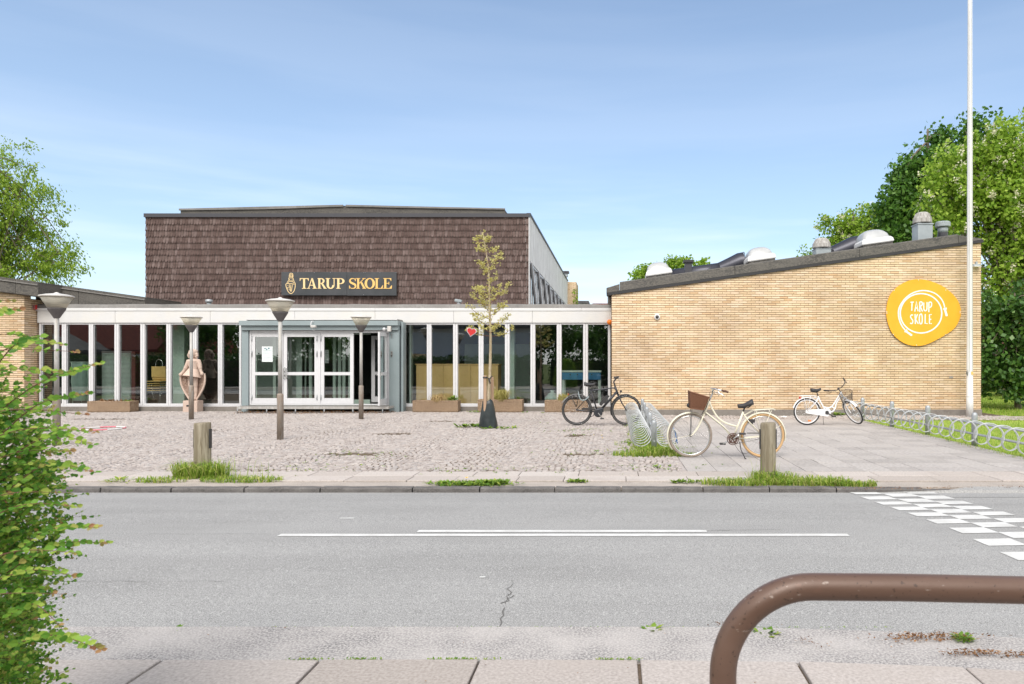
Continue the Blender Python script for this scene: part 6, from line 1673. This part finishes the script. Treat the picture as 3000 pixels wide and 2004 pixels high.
# ================================================================ GRASS AND WEEDS (nobody could count the blades)
def stuff(name, mb, m, label): o = mb.build(name, m); o['kind'] = 'stuff'; o['label'] = label; return o
def G_(u, v): q = gp(u, v); return Vector((q.x, q.y, -.01))
rg = random.Random(5)
mb = MB()
X, Y, r0 = bl
grass_clump(mb, (X+.08,Y-.18,-.01), 700, .30, .36, 1.1, .005, .6, rg, .45); grass_clump(mb, (X-.28,Y-.42,-.015), 260, .09, .36, 1.4, .005, .5, rg, .4); grass_clump(mb, (X+.72,Y-.40,-.015), 560, .10, .55, 1.4, .005, .5, rg, .28); grass_clump(mb, (X+.7,Y-.3,-.015), 30, .34, .5, .5, .003, .4, rg, .3)
leafy(mb, (X-.8,Y-.45,-.01), 60, .05, .4, .06, rg); stuff('grass', mb, M['grass'], 'tall grass tuft round the left bollard')
mb = MB(); X, Y, r0 = br
grass_clump(mb, (X+.02,Y-.16,-.01), 300, .20, .30, 1.1, .005, .6, rg, .5); grass_clump(mb, (X+.45,Y-.30,-.015), 900, .14, .52, 1.4, .005, .5, rg, .35); grass_clump(mb, (X-.42,Y-.30,-.015), 700, .11, .48, 1.4, .005, .5, rg, .35); grass_clump(mb, (X,Y-.1,0), 12, .42, .3, .5, .003, .3, rg, .4)
grass_clump(mb, (X+.95,Y-.42,-.015), 400, .10, .3, 1, .006, .5, rg, .3)
stuff('grass', mb, M['grass'], 'grass patch round the right bollard')
mb = MB()
for (u, v, n_, h_, s_, fl) in ((1365,1418,420,.07,.42,.35),(1450,1416,200,.08,.2,.4),(1690,1410,80,.06,.14,.4),(2005,1411,90,.06,.18,.3)):
    q = G_(u, v); grass_clump(mb, q, n_//3, h_, s_, 1, .006, .5, rg, fl); 
    for i in range(n_//6): leafy(mb, (q.x+rg.gauss(0,s_*.5), q.y+rg.gauss(0,s_*.15), q.z), 6, .02, .06, h_*1.0, rg)
stuff('weeds', mb, M['weed'], 'low weeds growing in the gravel strip along the kerb')
mb = MB()
for i in range(2600):
    Y = rg.uniform(11.4, 19.3); w_ = .34 if Y < 13.5 else .24; X = .66+rg.gauss(0, w_*.55)-(.08 if Y < 14 else 0)
    grass_clump(mb, (X,Y,-.012), 3, .16 if abs(X-.7) < .25 else .07, .035, 1, .006, .5, rg)
grass_clump(mb, (.72,11.75,-.01), 700, .20, .33, 1.1, .006, .6, rg, .6); grass_clump(mb, (.40,11.6,-.01), 500, .12, .45, 1, .006, .5, rg, .5); grass_clump(mb, (1.05,11.55,-.01), 300, .10, .3, 1, .006, .5, rg, .4)
stuff('grass', mb, M['grass'], 'grass growing under the double spiral rack')
mb = MB()
spots = [(1385,1252,60,.14,.22),(1480,1256,40,.1,.25),(1430,1258,30,.12,.2),(1705,1275,20,.05,.3),(1940,1372,26,.05,.35),(1980,1372,20,.06,.2),(1850,1300,30,.06,.4),(1800,1325,20,.05,.4),(450,1199,30,.1,.2),(497,1196,40,.14,.15),(525,1199,30,.1,.12),(605,1203,30,.1,.15),(650,1203,20,.08,.3),(340,1203,20,.06,.3),(1345,1200,50,.2,.1),(1400,1208,24,.1,.12),(1535,1209,16,.07,.12),(1590,1210,14,.06,.1),(750,1204,16,.1,.1),(2110,1213,50,.16,.16),(2458,1218,40,.14,.12),(1600,1240,10,.04,.3)]
for (u, v, n_, sz, s_) in spots:
    q = G_(u, v); q.z = 0
    for i in range(max(2, n_//7)): leafy(mb, (q.x+rg.gauss(0,s_*.6), q.y+rg.gauss(0,s_*.35), 0), 8, sz*.3, sz*.5, sz, rg)
for i in range(260):   # sprouts between the setts
    u, v = rg.choice([(1780,1330),(1900,1368),(1040,1332),(1700,1260),(1450,1376),(900,1372),(1900,1310)]); q = gp(u, v); leafy(mb, (q.x+rg.gauss(0,.5), q.y+rg.gauss(0,.28), -.004), 4, .01, .03, .035, rg)
for (u, v, n_, sz) in ((512,1849,22,.05),(1583,1851,20,.04),(1912,1850,30,.06),(2245,1862,34,.07),(1215,1848,10,.03),(1385,1856,10,.025),(1830,1859,9,.025)):
    Y = 3150/(v-CY)*1.0; Y = gY(v, -.03); q = Vector(((u-CX)*Y/FPX, Y, -.045)); leafy(mb, q, n_, sz*.6, sz, sz, rg)
for i in range(150):
    u = rg.choice([1300,1395,1060,1820,900]); Y = 3.632; leafy(mb, ((u-CX)*Y/FPX+rg.gauss(0,.06), Y, -.006), 3, .006, .01, .016, rg)
for i in range(120):
    Y = 4.112; leafy(mb, (rg.uniform(-2.4,1.6), Y, -.02), 3, .004, .01, .012, rg)
leafy(mb, (1.9,3.9,-.01), 130, .035, .09, .03, rg)
stuff('weeds', mb, M['weed'], 'small weeds in joints and along wall feet')
mb = MB()
for (u, v) in ((1762,1285),(1740,1284),(1366,1415),(1765,1293)):
    q = gp(u, v); leafy(mb, (q.x,q.y,.06), 14, .01, .012, .022, rg)
o = stuff('dandelions', mb, M['dandelion'], 'few yellow dandelion heads in the grass')
# bark mulch scraps on the near verge and dry leaves on the far gutter
mb = MB()
for (cx_, cy_, sx, sy, n_) in ((1.72,3.92,.30,.055,420),(1.85,3.70,.16,.03,220),(2.1,3.68,.15,.03,160),(.63,4.19,.12,.015,40),(1.02,3.86,.05,.02,24),(1.1,3.8,.1,.03,14),(3.4,8.6,.9,.06,260),(5,8.7,1,.06,120)):
    for i in range(n_):
        q = Vector((rg.gauss(cx_,sx*.5), rg.gauss(cy_,sy*.5), .0 if cy_ < 5 else -.01)); q.z += rg.uniform(-.004,.018)-(.03 if cy_ > 4.1 and cy_ < 5 else 0); a = rnd3(rg)*rg.uniform(.006,.02); b = rnd3(rg)*.006; a.z *= .4; mb.add([q-a,q+b,q+a,q-b],[(0,1,2,3)])
for i in range(160):
    q = Vector((rg.uniform(-4,5), rg.choice([rg.uniform(3.0,4.1), rg.uniform(10,18)]), .008)); a = rnd3(rg)*rg.uniform(.006,.016); b = rnd3(rg)*.007; a.z *= .2; b.z *= .2; mb.add([q-a,q+b,q+a,q-b],[(0,1,2,3)])
stuff('leaf_litter', mb, M['dry_leaves'], 'scraps of brown bark and dry leaves lying along the kerbs')
# lawn blades
mb = MB()
for i in range(21000):
    Y = 10.4+(rg.random()**1.4)*9.4; X = rg.uniform(6.32 if Y < 19 else 6.4, min(.85*Y+1, 18))
    a = rg.uniform(0,2*PI); l = rg.uniform(.03,.075)*(1.4 if X < 6.5 else 1); s = Vector((math.cos(a),math.sin(a),0))*.005; d = Vector((rg.uniform(-.5,.5),rg.uniform(-.5,.5),1))*l; q = Vector((X,Y,-.03)); mb.add([q-s,q+s,q+d],[(0,1,2)])
for i in range(9000):
    Y = rg.uniform(20.3,34); X = rg.uniform(11.3, .62*Y+.4)
    a = rg.uniform(0,2*PI); l = rg.uniform(.05,.11); s = Vector((math.cos(a),math.sin(a),0))*.009; d = Vector((rg.uniform(-.5,.5),rg.uniform(-.5,.5),1))*l; q = Vector((X,Y,-.03)); mb.add([q-s,q+s,q+d],[(0,1,2)])
stuff('grass', mb, M['grass'], 'short lawn grass to the right of the brick wing')

# a hoop left lying on the setts and a scrap of paper by the wall
q = gp(303,1257); hp = thing('hoop', 'pink and white plastic hoop lying flat on the cobbles', 'hoop', (q.x,q.y,.016))
mb = MB(); mb.torus((0,0,0), .42, .013, 'z', 40, 8)
for i, f in enumerate(mb.f): mb.m[i] = 1 if (i//8//5) % 2 else 0
mb.build('ring', [M['hoop_pink'],M['white_scrap']], hp)
q = gp(2295,1224); mb = MB(); v = [(-.10,-.03,.01),(-.03,-.05,.03),(.05,-.04,.012),(.11,0,.03),(.05,.05,.045),(-.05,.05,.03)]
mb.add([(0,0,.05)]+v, [(0,i+1,(i+1)%6+1) for i in range(6)]); tag(mb.build('paper_scrap', M['white_scrap'], loc=(q.x,q.y,.004)), 'crumpled white paper scrap near the wall behind the white bicycle', 'litter')
# ================================================================ TREES
def leafquad(mb, q, d, e, s, wr=.36):
    mb.add([q, q+d*s*.5+e*s*wr, q+d*s, q+d*s*.5-e*s*wr], [(0,1,2),(0,2,3)])
def tree(name, label, cat, loc, trunk_h, trunk_r, blobs, nclump, nleaf, size, mat, seed, clump_r=.6, droop=0, bark='bark', group=None, blossom=0, view_only=None):
    """blobs: (x,y,z, rx,ry,rz) in metres from the base; leaves gather in clumps inside them"""
    rr = random.Random(seed); t = thing(name, label, cat, loc, group=group)
    tb = MB(); zmax = max(b[2]+b[5]*.5 for b in blobs); bx, by = blobs[0][0]*.6, blobs[0][1]*.6
    tp = smoothpath([(0,0,-.1),(bx*.1+rr.uniform(-.1,.1),by*.1,trunk_h*.5),(bx*.4,by*.4,trunk_h),(bx*.8,by*.8,(trunk_h+zmax)/2),(bx,by,zmax)],5)
    n = len(tp); tb.tube(tp, [trunk_r*(1-.85*i/(n-1)) for i in range(n)], 10)
    vol = [b[3]*b[4]*b[5] for b in blobs]; tot = sum(vol); lv = MB(); bl = MB(); cl = []
    for b, w in zip(blobs, vol):
        for k in range(max(3, int(nclump*w/tot))):
            d = rnd3(rr).normalized(); f = rr.random()**.38
            cl.append((Vector((b[0]+d.x*b[3]*f, b[1]+d.y*b[4]*f, b[2]+d.z*b[5]*f)), Vector(b[:3])))
    per = max(1, nleaf//len(cl))
    for i, (c0, bc) in enumerate(cl):
        if i % 3 == 0:
            a = tp[rr.randint(n//2-2, n-2)]; m = (a+c0)/2+Vector((0,0,rr.uniform(-.2,.5)))
            P = smoothpath([a, m, c0],3); tb.tube(P, [trunk_r*.22*(1-.85*j/(len(P)-1)) for j in range(len(P))], 5)
            for s_ in range(2): tb.tube([c0+(m-c0)*.2*s_, c0+rnd3(rr)*clump_r], [.02,.005], 4)
        cr = clump_r*rr.uniform(.5,1.35); out = (c0-bc); out = out.normalized() if out.length > .01 else Vector((0,0,1))
        for l in range(per):
            if droop:
                q = c0+Vector((rr.gauss(0,cr*.5),rr.gauss(0,cr*.5),rr.gauss(0,cr*.35)))+out*rr.uniform(-.3,.6)*cr
                d = (out*.35+Vector((0,0,-1))*droop+rnd3(rr)*.8).normalized()
            else:
                q = c0+rnd3(rr)*cr*Vector((1,1,.75)).length*.62; d = (rnd3(rr)+Vector((0,0,-.25))).normalized()
            e = d.cross(rnd3(rr)); e = e.normalized() if e.length > .01 else Vector((1,0,0))
            leafquad(lv, q, d, e, size*rr.uniform(.65,1.35), .22 if droop else .38)
        if blossom and rr.random() < blossom:
            for s_ in range(2):
                q0 = c0+out*cr*.75+rnd3(rr)*cr*.5
                for l in range(16): q = q0+rnd3(rr)*.13+Vector((0,0,-rr.uniform(0,.18))); d = rnd3(rr).normalized(); e = d.cross(rnd3(rr)).normalized(); leafquad(bl, q, d, e, .075, .5)
    tb.build('trunk', M[bark], t); lv.build('crown', M[mat], t)
    if blossom: bl.build('blossom', M['blossom'], t)
    return t
def TX(u, Y): return (u-CX)*Y/FPX
def TZ(v, Y): return HC-(v-CY)*Y/FPX
# left birch, airy and drooping
Y = 36; X = TX(-40, Y); S = Y/FPX
def bl_(u, v, ru, rv, dy=0): return ((u+40)*S, dy, TZ(v,Y), ru*S, max(ru,rv)*S*.6, rv*S)
tree('birch_tree', 'airy light green birch-like tree behind the left wing roof', 'tree', (X,Y,0), 5, .28,
     [bl_(-40,640,120,170), bl_(40,480,60,75), bl_(90,560,70,80), bl_(10,600,120,90,-1), bl_(130,640,60,55), bl_(60,720,110,70,1), bl_(150,740,75,50), bl_(215,775,40,25), bl_(-40,760,120,80), bl_(60,800,110,50), bl_(185,800,40,25)], 330, 24000, .16, 'birch_leaf', 21, .55, droop=.8)
# right-hand trees
G_T = 'trees behind the brick wing'
Y = 30; S = Y/FPX; u0 = 2960
def b2(u, v, ru, rv, dy=0): return ((u-u0)*S, dy, TZ(v,Y), ru*S, max(ru,rv)*S*.7, rv*S)
tree('acacia_tree', 'big bright green tree dotted with cream blossom behind the flagpole', 'tree', (TX(u0,Y),Y,0), 3.2, .30,
     [b2(2960,560,150,170), b2(2860,560,110,120), b2(2780,500,70,80), b2(2770,640,60,80), b2(2990,400,80,70), b2(2900,450,90,70), b2(2950,760,110,110), b2(2930,900,70,80), b2(3050,700,110,200), b2(2890,700,50,60)], 420, 40000, .17, 'mid_leaf', 31, .62, group=G_T, blossom=.8)
Y = 39; S = Y/FPX; u0 = 2700
tree('maple_tree', 'tall dark green maple between the blossom tree and the tall ventilator', 'tree', (TX(u0,Y),Y,0), 4, .35,
     [b2(2730,560,110,130), b2(2640,640,65,75), b2(2680,520,50,60), b2(2760,410,50,45), b2(2790,440,40,50), b2(2860,400,60,45), b2(2620,590,35,40), b2(2700,680,110,60)], 260, 26000, .22, 'dark_leaf', 33, .75, group=G_T)
Y = 44; S = Y/FPX; u0 = 2500
tree('acacia_tree', 'loose smaller tree with pale sprays above the lower ventilator and ducts', 'tree', (TX(u0,Y),Y,0), 4, .2,
     [b2(2500,690,70,50), b2(2450,660,40,35), b2(2560,650,55,35), b2(2530,630,30,20), b2(2480,640,20,14), b2(2420,650,16,20), b2(2590,690,50,50), b2(2420,720,30,30), b2(2370,745,18,12)], 120, 6500, .18, 'mid_leaf', 35, .55, group=G_T, blossom=.5)
tree('maple_tree', 'small dark tree top directly behind the low ridged ventilator', 'tree', (TX(2480,47),47,0), 4, .2,
     [((u-2480)*47/FPX, 0, TZ(v,47), r*47/FPX, r*47/FPX, q*47/FPX) for (u,v,r,q) in ((2490,700,45,40),(2500,655,25,25),(2530,720,60,35))], 60, 4500, .2, 'dark_leaf', 36, .6, group=G_T)
Y = 50; S = Y/FPX; u0 = 1980
tree('distant_tree', 'distant light green tree top showing behind the lowest skylight', 'tree', (TX(u0,Y),Y,0), 4, .2,
     [b2(1990,780,45,22), b2(1960,765,22,14), b2(2050,775,30,14), b2(1880,815,24,12), b2(1920,800,60,20)], 70, 3800, .2, 'mid_leaf', 37, .45, group=G_T)
tree('laurel_bush', 'broad dark green bush hanging over the lawn at the end of the brick wing', 'bush', (13.3,23.6,0), .8, .12,
     [(-.2,0,2.4,1.2,1.1,1.4),(-.6,-.2,1.2,.8,.8,.9),(.5,.2,1.5,1.0,.9,1.1),(.3,0,3.4,1.0,1.0,.8),(-.7,.1,3.2,.6,.6,.7),(.0,-.4,.75,.9,.6,.45)], 150, 11000, .16, 'laurel_leaf', 41, .35)
tree('laurel_bush', 'dark bush further back across the lawn, nearest the right edge', 'bush', (19.0,33,0), .8, .14,
     [(0,0,1.5,2.0,1.2,1.6),(1.6,0,1.4,1.8,1.2,1.5),(-1.2,.3,1.3,1.0,1.0,1.2),(.8,0,2.4,1.6,1.0,1.0)], 120, 8000, .2, 'laurel_leaf', 43, .45)
h2 = thing('house', 'pink brick house glimpsed between the bushes at the right edge', 'house', (23.5,40,0))
mb = MB(); mb.box((21,40,0),(28,46,3.6)); mb.build('wall', M['red_brick'], h2, True); mb = MB(); mb.prism([(20.7,3.6),(28.3,3.6),(28.3,4.1),(24.5,5.6),(20.7,4.1)], 39.7, 46.3); mb.build('roof', M['red_tile'], h2, True)
mb = MB(); mb.box((22.2,39.94,1.0),(23.3,39.995,2.4)); mb.build('window', M['white_frame'], h2, True)
# closing foliage so that the lawn ends in greenery
tree('hedge', 'dark hedge closing the lawn behind the bushes', 'hedge', (24,38,0), .6, .1,
     [(i*2.2-6,0,1.2,1.4,.8,1.5) for i in range(8)], 130, 7000, .22, 'dark_leaf', 45, .5)

# ================================================================ FOREGROUND SHRUB
rs = random.Random(3)
sh = thing('shrub', 'leafy green shrub with small round leaves and reddish arching shoots in the left foreground', 'shrub', (-2.72,2.15,0))
lf = MB(); tw = MB(); tp_ = MB()
def oval(mb, q, d, e, s, mi=0):
    nrm = d.cross(e)*.10*s; w = s*.36
    mb.add([q, q+d*s*.28+e*w*.85+nrm, q+d*s*.62+e*w+nrm, q+d*s, q+d*s*.62-e*w+nrm, q+d*s*.28-e*w*.85+nrm, q+d*s*.5], [(0,1,6),(1,2,6),(2,3,6),(3,4,6),(4,5,6),(5,0,6)], mi)
C0 = Vector((-2.72,2.15,0))
def radius(z): return .74*(1-max(0,(z-.95)/.80)**2)**.5 if z < 1.74 else 0
def shoot(a, b, sag, r0, nleaf, ls, tipn):
    m = (a+b)/2+Vector((0,0,sag)); P = smoothpath([a, m, b],6); n = len(P)
    tw.tube([p-C0 for p in P], [r0*(1-.75*i/(n-1)) for i in range(n)], 5)
    for k in range(nleaf):
        t = (k+.5+rs.uniform(-.3,.3))/nleaf; i = min(int(t*(n-1)), n-2); q = P[i]+(P[i+1]-P[i])*(t*(n-1)-i); ax_ = (P[i+1]-P[i]).normalized()
        for s in (-1,1):
            nv = (Vector((.5,-.75,.55))+rnd3(rs)*.9).normalized()
            side = ax_.cross(Vector((0,0,1))).normalized()*s; d = (side*.9+ax_*.45+rnd3(rs)*.45).normalized(); e = nv.cross(d); e = e.normalized() if e.length > .05 else d.orthogonal().normalized()
            oval(lf, q-C0, d, e, ls*rs.uniform(.7,1.25)*(1.0 if t < .8 else .7), 1 if t > 1-tipn and rs.random() < .6 else 0)
# shell of short leafy shoots
N = 6800
for i in range(N):
    z = 1.66*rs.random()**.9+.02; a = rs.uniform(-PI*.80, PI*.42) ; r_ = radius(z)*(1-.38*rs.random()**1.8)
    r_ *= 1+.07*math.sin(a*5+z*4)+.05*math.sin(a*11-z*9)
    q = C0+Vector((r_*math.cos(a), r_*math.sin(a), z)); out = Vector((math.cos(a), math.sin(a), rs.uniform(-.1,.9)))
    l = rs.uniform(.07,.17); b = q+(out*.8+rnd3(rs)*.7).normalized()*l
    shoot(q, b, .01, .0011, rs.randint(5,8), .0215, .0 if rs.random() < .9 else .18)
# arching long shoots that leave the outline
for (u, v, Y_, l0) in ((298,1062,1.95,.55),(262,1150,2.0,.45),(285,1265,2.0,.40),(275,1305,1.9,.35),(280,1385,2.0,.38),(215,1320,2.1,.3),(290,1545,1.95,.5),(322,1592,2.0,.45),(235,1485,2.0,.35),(228,1620,1.9,.3),(230,1690,2.0,.25),(190,1740,2.0,.2),(300,1905,1.75,.5),(185,1845,1.9,.2),(235,1030,2.2,.4),(190,1010,2.0,.3),(120,985,1.9,.35),(60,905,1.8,.4),(150,1000,2.2,.3),(205,1445,2.1,.25),(40,880,2.1,.3),(180,1090,1.8,.25),(255,1215,2.1,.35)):
    b = at(u, v, Y_); a = Vector((C0.x+.55, C0.y-.05+rs.uniform(-.2,.3), max(.1, b.z-l0*rs.uniform(.25,.6)))); a = b+(a-b).normalized()*max(l0, .3)*1.25
    shoot(a, b, .03+rs.uniform(0,.03), .0024, int(17*max(l0,.3)/.4), .024, .13)
for i in range(30):
    a = rs.uniform(-PI*.8,PI*.4); z = rs.uniform(.6,1.6); r_ = radius(min(z,1.6))*rs.uniform(.7,1.0)
    tw.tube([p-C0 for p in smoothpath([C0+Vector((rs.uniform(-.2,.2),rs.uniform(-.2,.2),.0)), C0+Vector((r_*.45*math.cos(a),r_*.45*math.sin(a),z*.65)), C0+Vector((r_*math.cos(a),r_*math.sin(a),z))],4)], .004, 5)
tw.build('branches', M['twig'], sh); lf.build('foliage', [M['shrub_leaf'],M['shrub_tip']], sh)

# ================================================================ THE OTHER SIDE OF THE STREET (mirrored in the windows)
def hedge(x0, x1, y, h, d, label, seed, n):
    rr = random.Random(seed); t = thing('hedge', label, 'hedge', ((x0+x1)/2,y,0)); mb = MB(); xc = (x0+x1)/2
    mb2 = MB(); mb2.box((x0-xc+.15,-d/2+.15,0),(x1-xc-.15,d/2-.15,h-.18)); mb2.build('core', M['soil'], t)
    for i in range(n):
        x = rr.uniform(x0,x1); f = rr.random()
        if f < .7: yy = d/2+rr.gauss(0,.06); z = rr.uniform(.0,h)
        else: yy = rr.uniform(-d/2,d/2); z = h+rr.gauss(0,.07)
        z += .06*math.sin(x*3)+.05*math.sin(x*7.3); q = Vector((x-xc,yy,max(.02,z))); dd = rnd3(rr).normalized(); e = dd.cross(rnd3(rr)).normalized(); leafquad(mb, q, dd, e, rr.uniform(.08,.16), .4)
    mb.build('foliage', M['hedge_leaf'], t)
hedge(-46, -4.2, -1.6, 1.85, 1.0, 'long clipped hedge across the street, left of the camera', 51, 20000)
hedge(1.6, 14, -1.6, 1.9, 1.0, 'clipped hedge across the street, right of the camera', 52, 7000)
hedge(-4.0, 1.4, -2.6, 1.85, .9, 'clipped hedge stretch across the street behind the camera', 53, 4000)
def house(x0, x1, y0, y1, hw, ridge, wall, roof, label, along='x', gable=None):
    t = thing('house', label, 'house', ((x0+x1)/2,(y0+y1)/2,0))
    mb = MB(); mb.box((x0,y0,0),(x1,y1,hw)); mb.build('wall', M[wall], t, True)
    mb = MB()
    if along == 'x':
        ym = (y0+y1)/2; mb.prism([(y0-.5,hw-.1),(y1+.5,hw-.1),(y1+.5,hw+.1),(ym,ridge),(y0-.5,hw+.1)], x0-.4, x1+.4, 0, 'yz')
    else:
        xm = (x0+x1)/2; mb.prism([(x0-.5,hw-.1),(x1+.5,hw-.1),(x1+.5,hw+.1),(xm,ridge),(x0-.5,hw+.1)], y0-.4, y1+.4)
    mb.build('roof', M[roof], t, True)
    if along != 'x':
        xm = (x0+x1)/2; mb = MB(); mb.prism([(x0,hw+.11),(x1,hw+.11),(xm,ridge-.3)], y1+.41, y1+.45); mb.build('gable', M['grey_timber'], t, True)
    w = MB()
    for f in (.2,.5,.8):
        xx = x0+(x1-x0)*f; mb = MB(); mb.box((xx-.6,y1+.002,1.0),(xx+.6,y1+.05,2.2)); mb.build('window', M['white_frame'], t, True).data
        mb = MB(); mb.box((xx-.52,y1+.052,1.08),(xx+.52,y1+.056,2.12)); mb.build('pane', M['sky_window'], t, True)
    return t
house(-43,-32.5,-15,-7,2.4,6.4,'yellow_brick','red_tile','house with a big red tiled roof across the street')
house(-45,-37.5,-6.6,-3.5,2.3,4.3,'grey_timber','dark_roof','grey timber gabled outbuilding across the street', 'y')
house(-16,-6,-13,-6,4.0,6.5,'white_paint','dark_roof','white rendered house with a dark roof across the street')
house(2,14,-16,-8,2.6,5.6,'white_wall','dark_roof','white house with a low dark roof, right of the camera')
for i, (x, y, h, lab) in enumerate(((-22,-9,7,'dark tree between the red-roofed and white houses across the street'),(-4,-9,7,'spreading tree beside the white house across the street'),(-29.5,-7,7,'broad dark tree right of the red-roofed house across the street'),(17,-7,8,'tall tree at the right end of the far hedge across the street'),(-1.0,-22,9,'tree rising behind the gap between the houses across the street'))):
    tree('garden_tree', lab, 'tree', (x,y,0), 1.6, .2, [(0,0,h*.55,2.2,2.0,h*.35),(1.2,.3,h*.45,1.4,1.4,h*.25),(-1.1,.4,h*.5,1.5,1.4,h*.25)], 70, 4500, .24, 'dark_leaf', 60+i, .6)

# ================================================================ LIGHT, SKY, CAMERA
SUN_EL, SUN_AZ = math.radians(48), math.radians(186)   # azimuth clockwise from +Y: behind the camera, a little left
EXPO = .51
w = bpy.data.worlds.new('World'); sc.world = w; w.use_nodes = True
nt = w.node_tree; nt.nodes.clear()
out = nt.nodes.new('ShaderNodeOutputWorld'); bg = nt.nodes.new('ShaderNodeBackground')
sky = nt.nodes.new('ShaderNodeTexSky'); sky.sky_type = 'NISHITA'; sky.sun_disc = False
sky.sun_elevation = SUN_EL; sky.sun_rotation = SUN_AZ; sky.air_density = 1.0; sky.dust_density = .6; sky.ozone_density = 1.2; sky.altitude = 20
tc = nt.nodes.new('ShaderNodeTexCoord')
mp = nt.nodes.new('ShaderNodeMapping'); mp.inputs['Scale'].default_value = (.8, .8, 8); mp.inputs['Rotation'].default_value = (0, math.radians(2), 0); mp.inputs['Location'].default_value = (.35, .2, .1)
lk(nt, tc.outputs['Generated'], mp.inputs[0])
n1 = noise(nt, mp.outputs[0], 1.5, 6, .5)
se = nt.nodes.new('ShaderNodeSeparateXYZ'); lk(nt, tc.outputs['Generated'], se.inputs[0])
# thin streaks near the horizon ahead, an unseen white cloud veil added behind the camera for neutral frontal light
band = ramp(nt, se.outputs[2], [(.0,(.4,.4,.4)),(.12,(.40,.40,.40)),(.20,(.36,.36,.36)),(.27,(.07,.07,.07)),(.6,(.02,.02,.02))])
cf = ramp(nt, n1, [(.45,(0,0,0)),(.62,(1,1,1))])
cm_ = mix(nt, 1, cf, band, 'MULTIPLY')
my = nt.nodes.new('ShaderNodeMath'); my.operation = 'MULTIPLY_ADD'; lk(nt, se.outputs[1], my.inputs[0]); my.inputs[1].default_value = -.5; my.inputs[2].default_value = .5
back = ramp(nt, my.outputs[0], [(.22,(0,0,0)),(.52,(.85,.85,.85)),(1,(1,1,1))])
haze = ramp(nt, se.outputs[2], [(0,(.52,.52,.52)),(.20,(.32,.32,.32)),(.33,(.24,.24,.24)),(.5,(.14,.14,.14)),(.7,(.0,.0,.0))])
skyb = mix(nt, 1, sky.outputs[0], (.92,1.07,1.16), 'MULTIPLY')
skyc = mix(nt, haze, skyb, (5.7,6.55,7.7))
skyc = mix(nt, cm_, skyc, (8.0,8.4,9.0))
skyc = mix(nt, back, skyc, (10.5,10.3,10.0))
lk(nt, skyc, bg.inputs[0]); bg.inputs[1].default_value = .11; lk(nt, bg.outputs[0], out.inputs[0])
sl_ = bpy.data.lights.new('sun', 'SUN'); sl_.energy = 2.0; sl_.angle = math.radians(30); sl_.color = (1, .955, .89)
so = bpy.data.objects.new('sun', sl_); COL.objects.link(so)
d = Vector((math.sin(SUN_AZ)*math.cos(SUN_EL), math.cos(SUN_AZ)*math.cos(SUN_EL), math.sin(SUN_EL)))
so.rotation_euler = d.to_track_quat('Z', 'Y').to_euler(); so.location = (0,-10,30)
cam = bpy.data.cameras.new('camera'); co = bpy.data.objects.new('camera', cam); COL.objects.link(co)
co.location = (0,0,HC); co.rotation_euler = (PI/2,0,0)
cam.sensor_width = 36; cam.lens = 36*FPX/3000; cam.shift_x = -(CX-1500)/3000; cam.shift_y = (CY-1002)/3000
cam.clip_start = .05; cam.clip_end = 3000
cam.dof.use_dof = True; cam.dof.focus_distance = 13; cam.dof.aperture_fstop = 8
sc.camera = co
vs_ = sc.view_settings; vs_.view_transform = 'Standard'; vs_.look = 'None'; vs_.exposure = EXPO; vs_.gamma = 1
try: vs_.use_curve_mapping = False
except Exception: pass
sc.cycles.max_bounces = 8; sc.cycles.diffuse_bounces = 3; sc.cycles.glossy_bounces = 3; sc.cycles.transmission_bounces = 4; sc.cycles.transparent_max_bounces = 10
sc.cycles.caustics_reflective = False; sc.cycles.caustics_refractive = False
sc.cycles.use_denoising = True
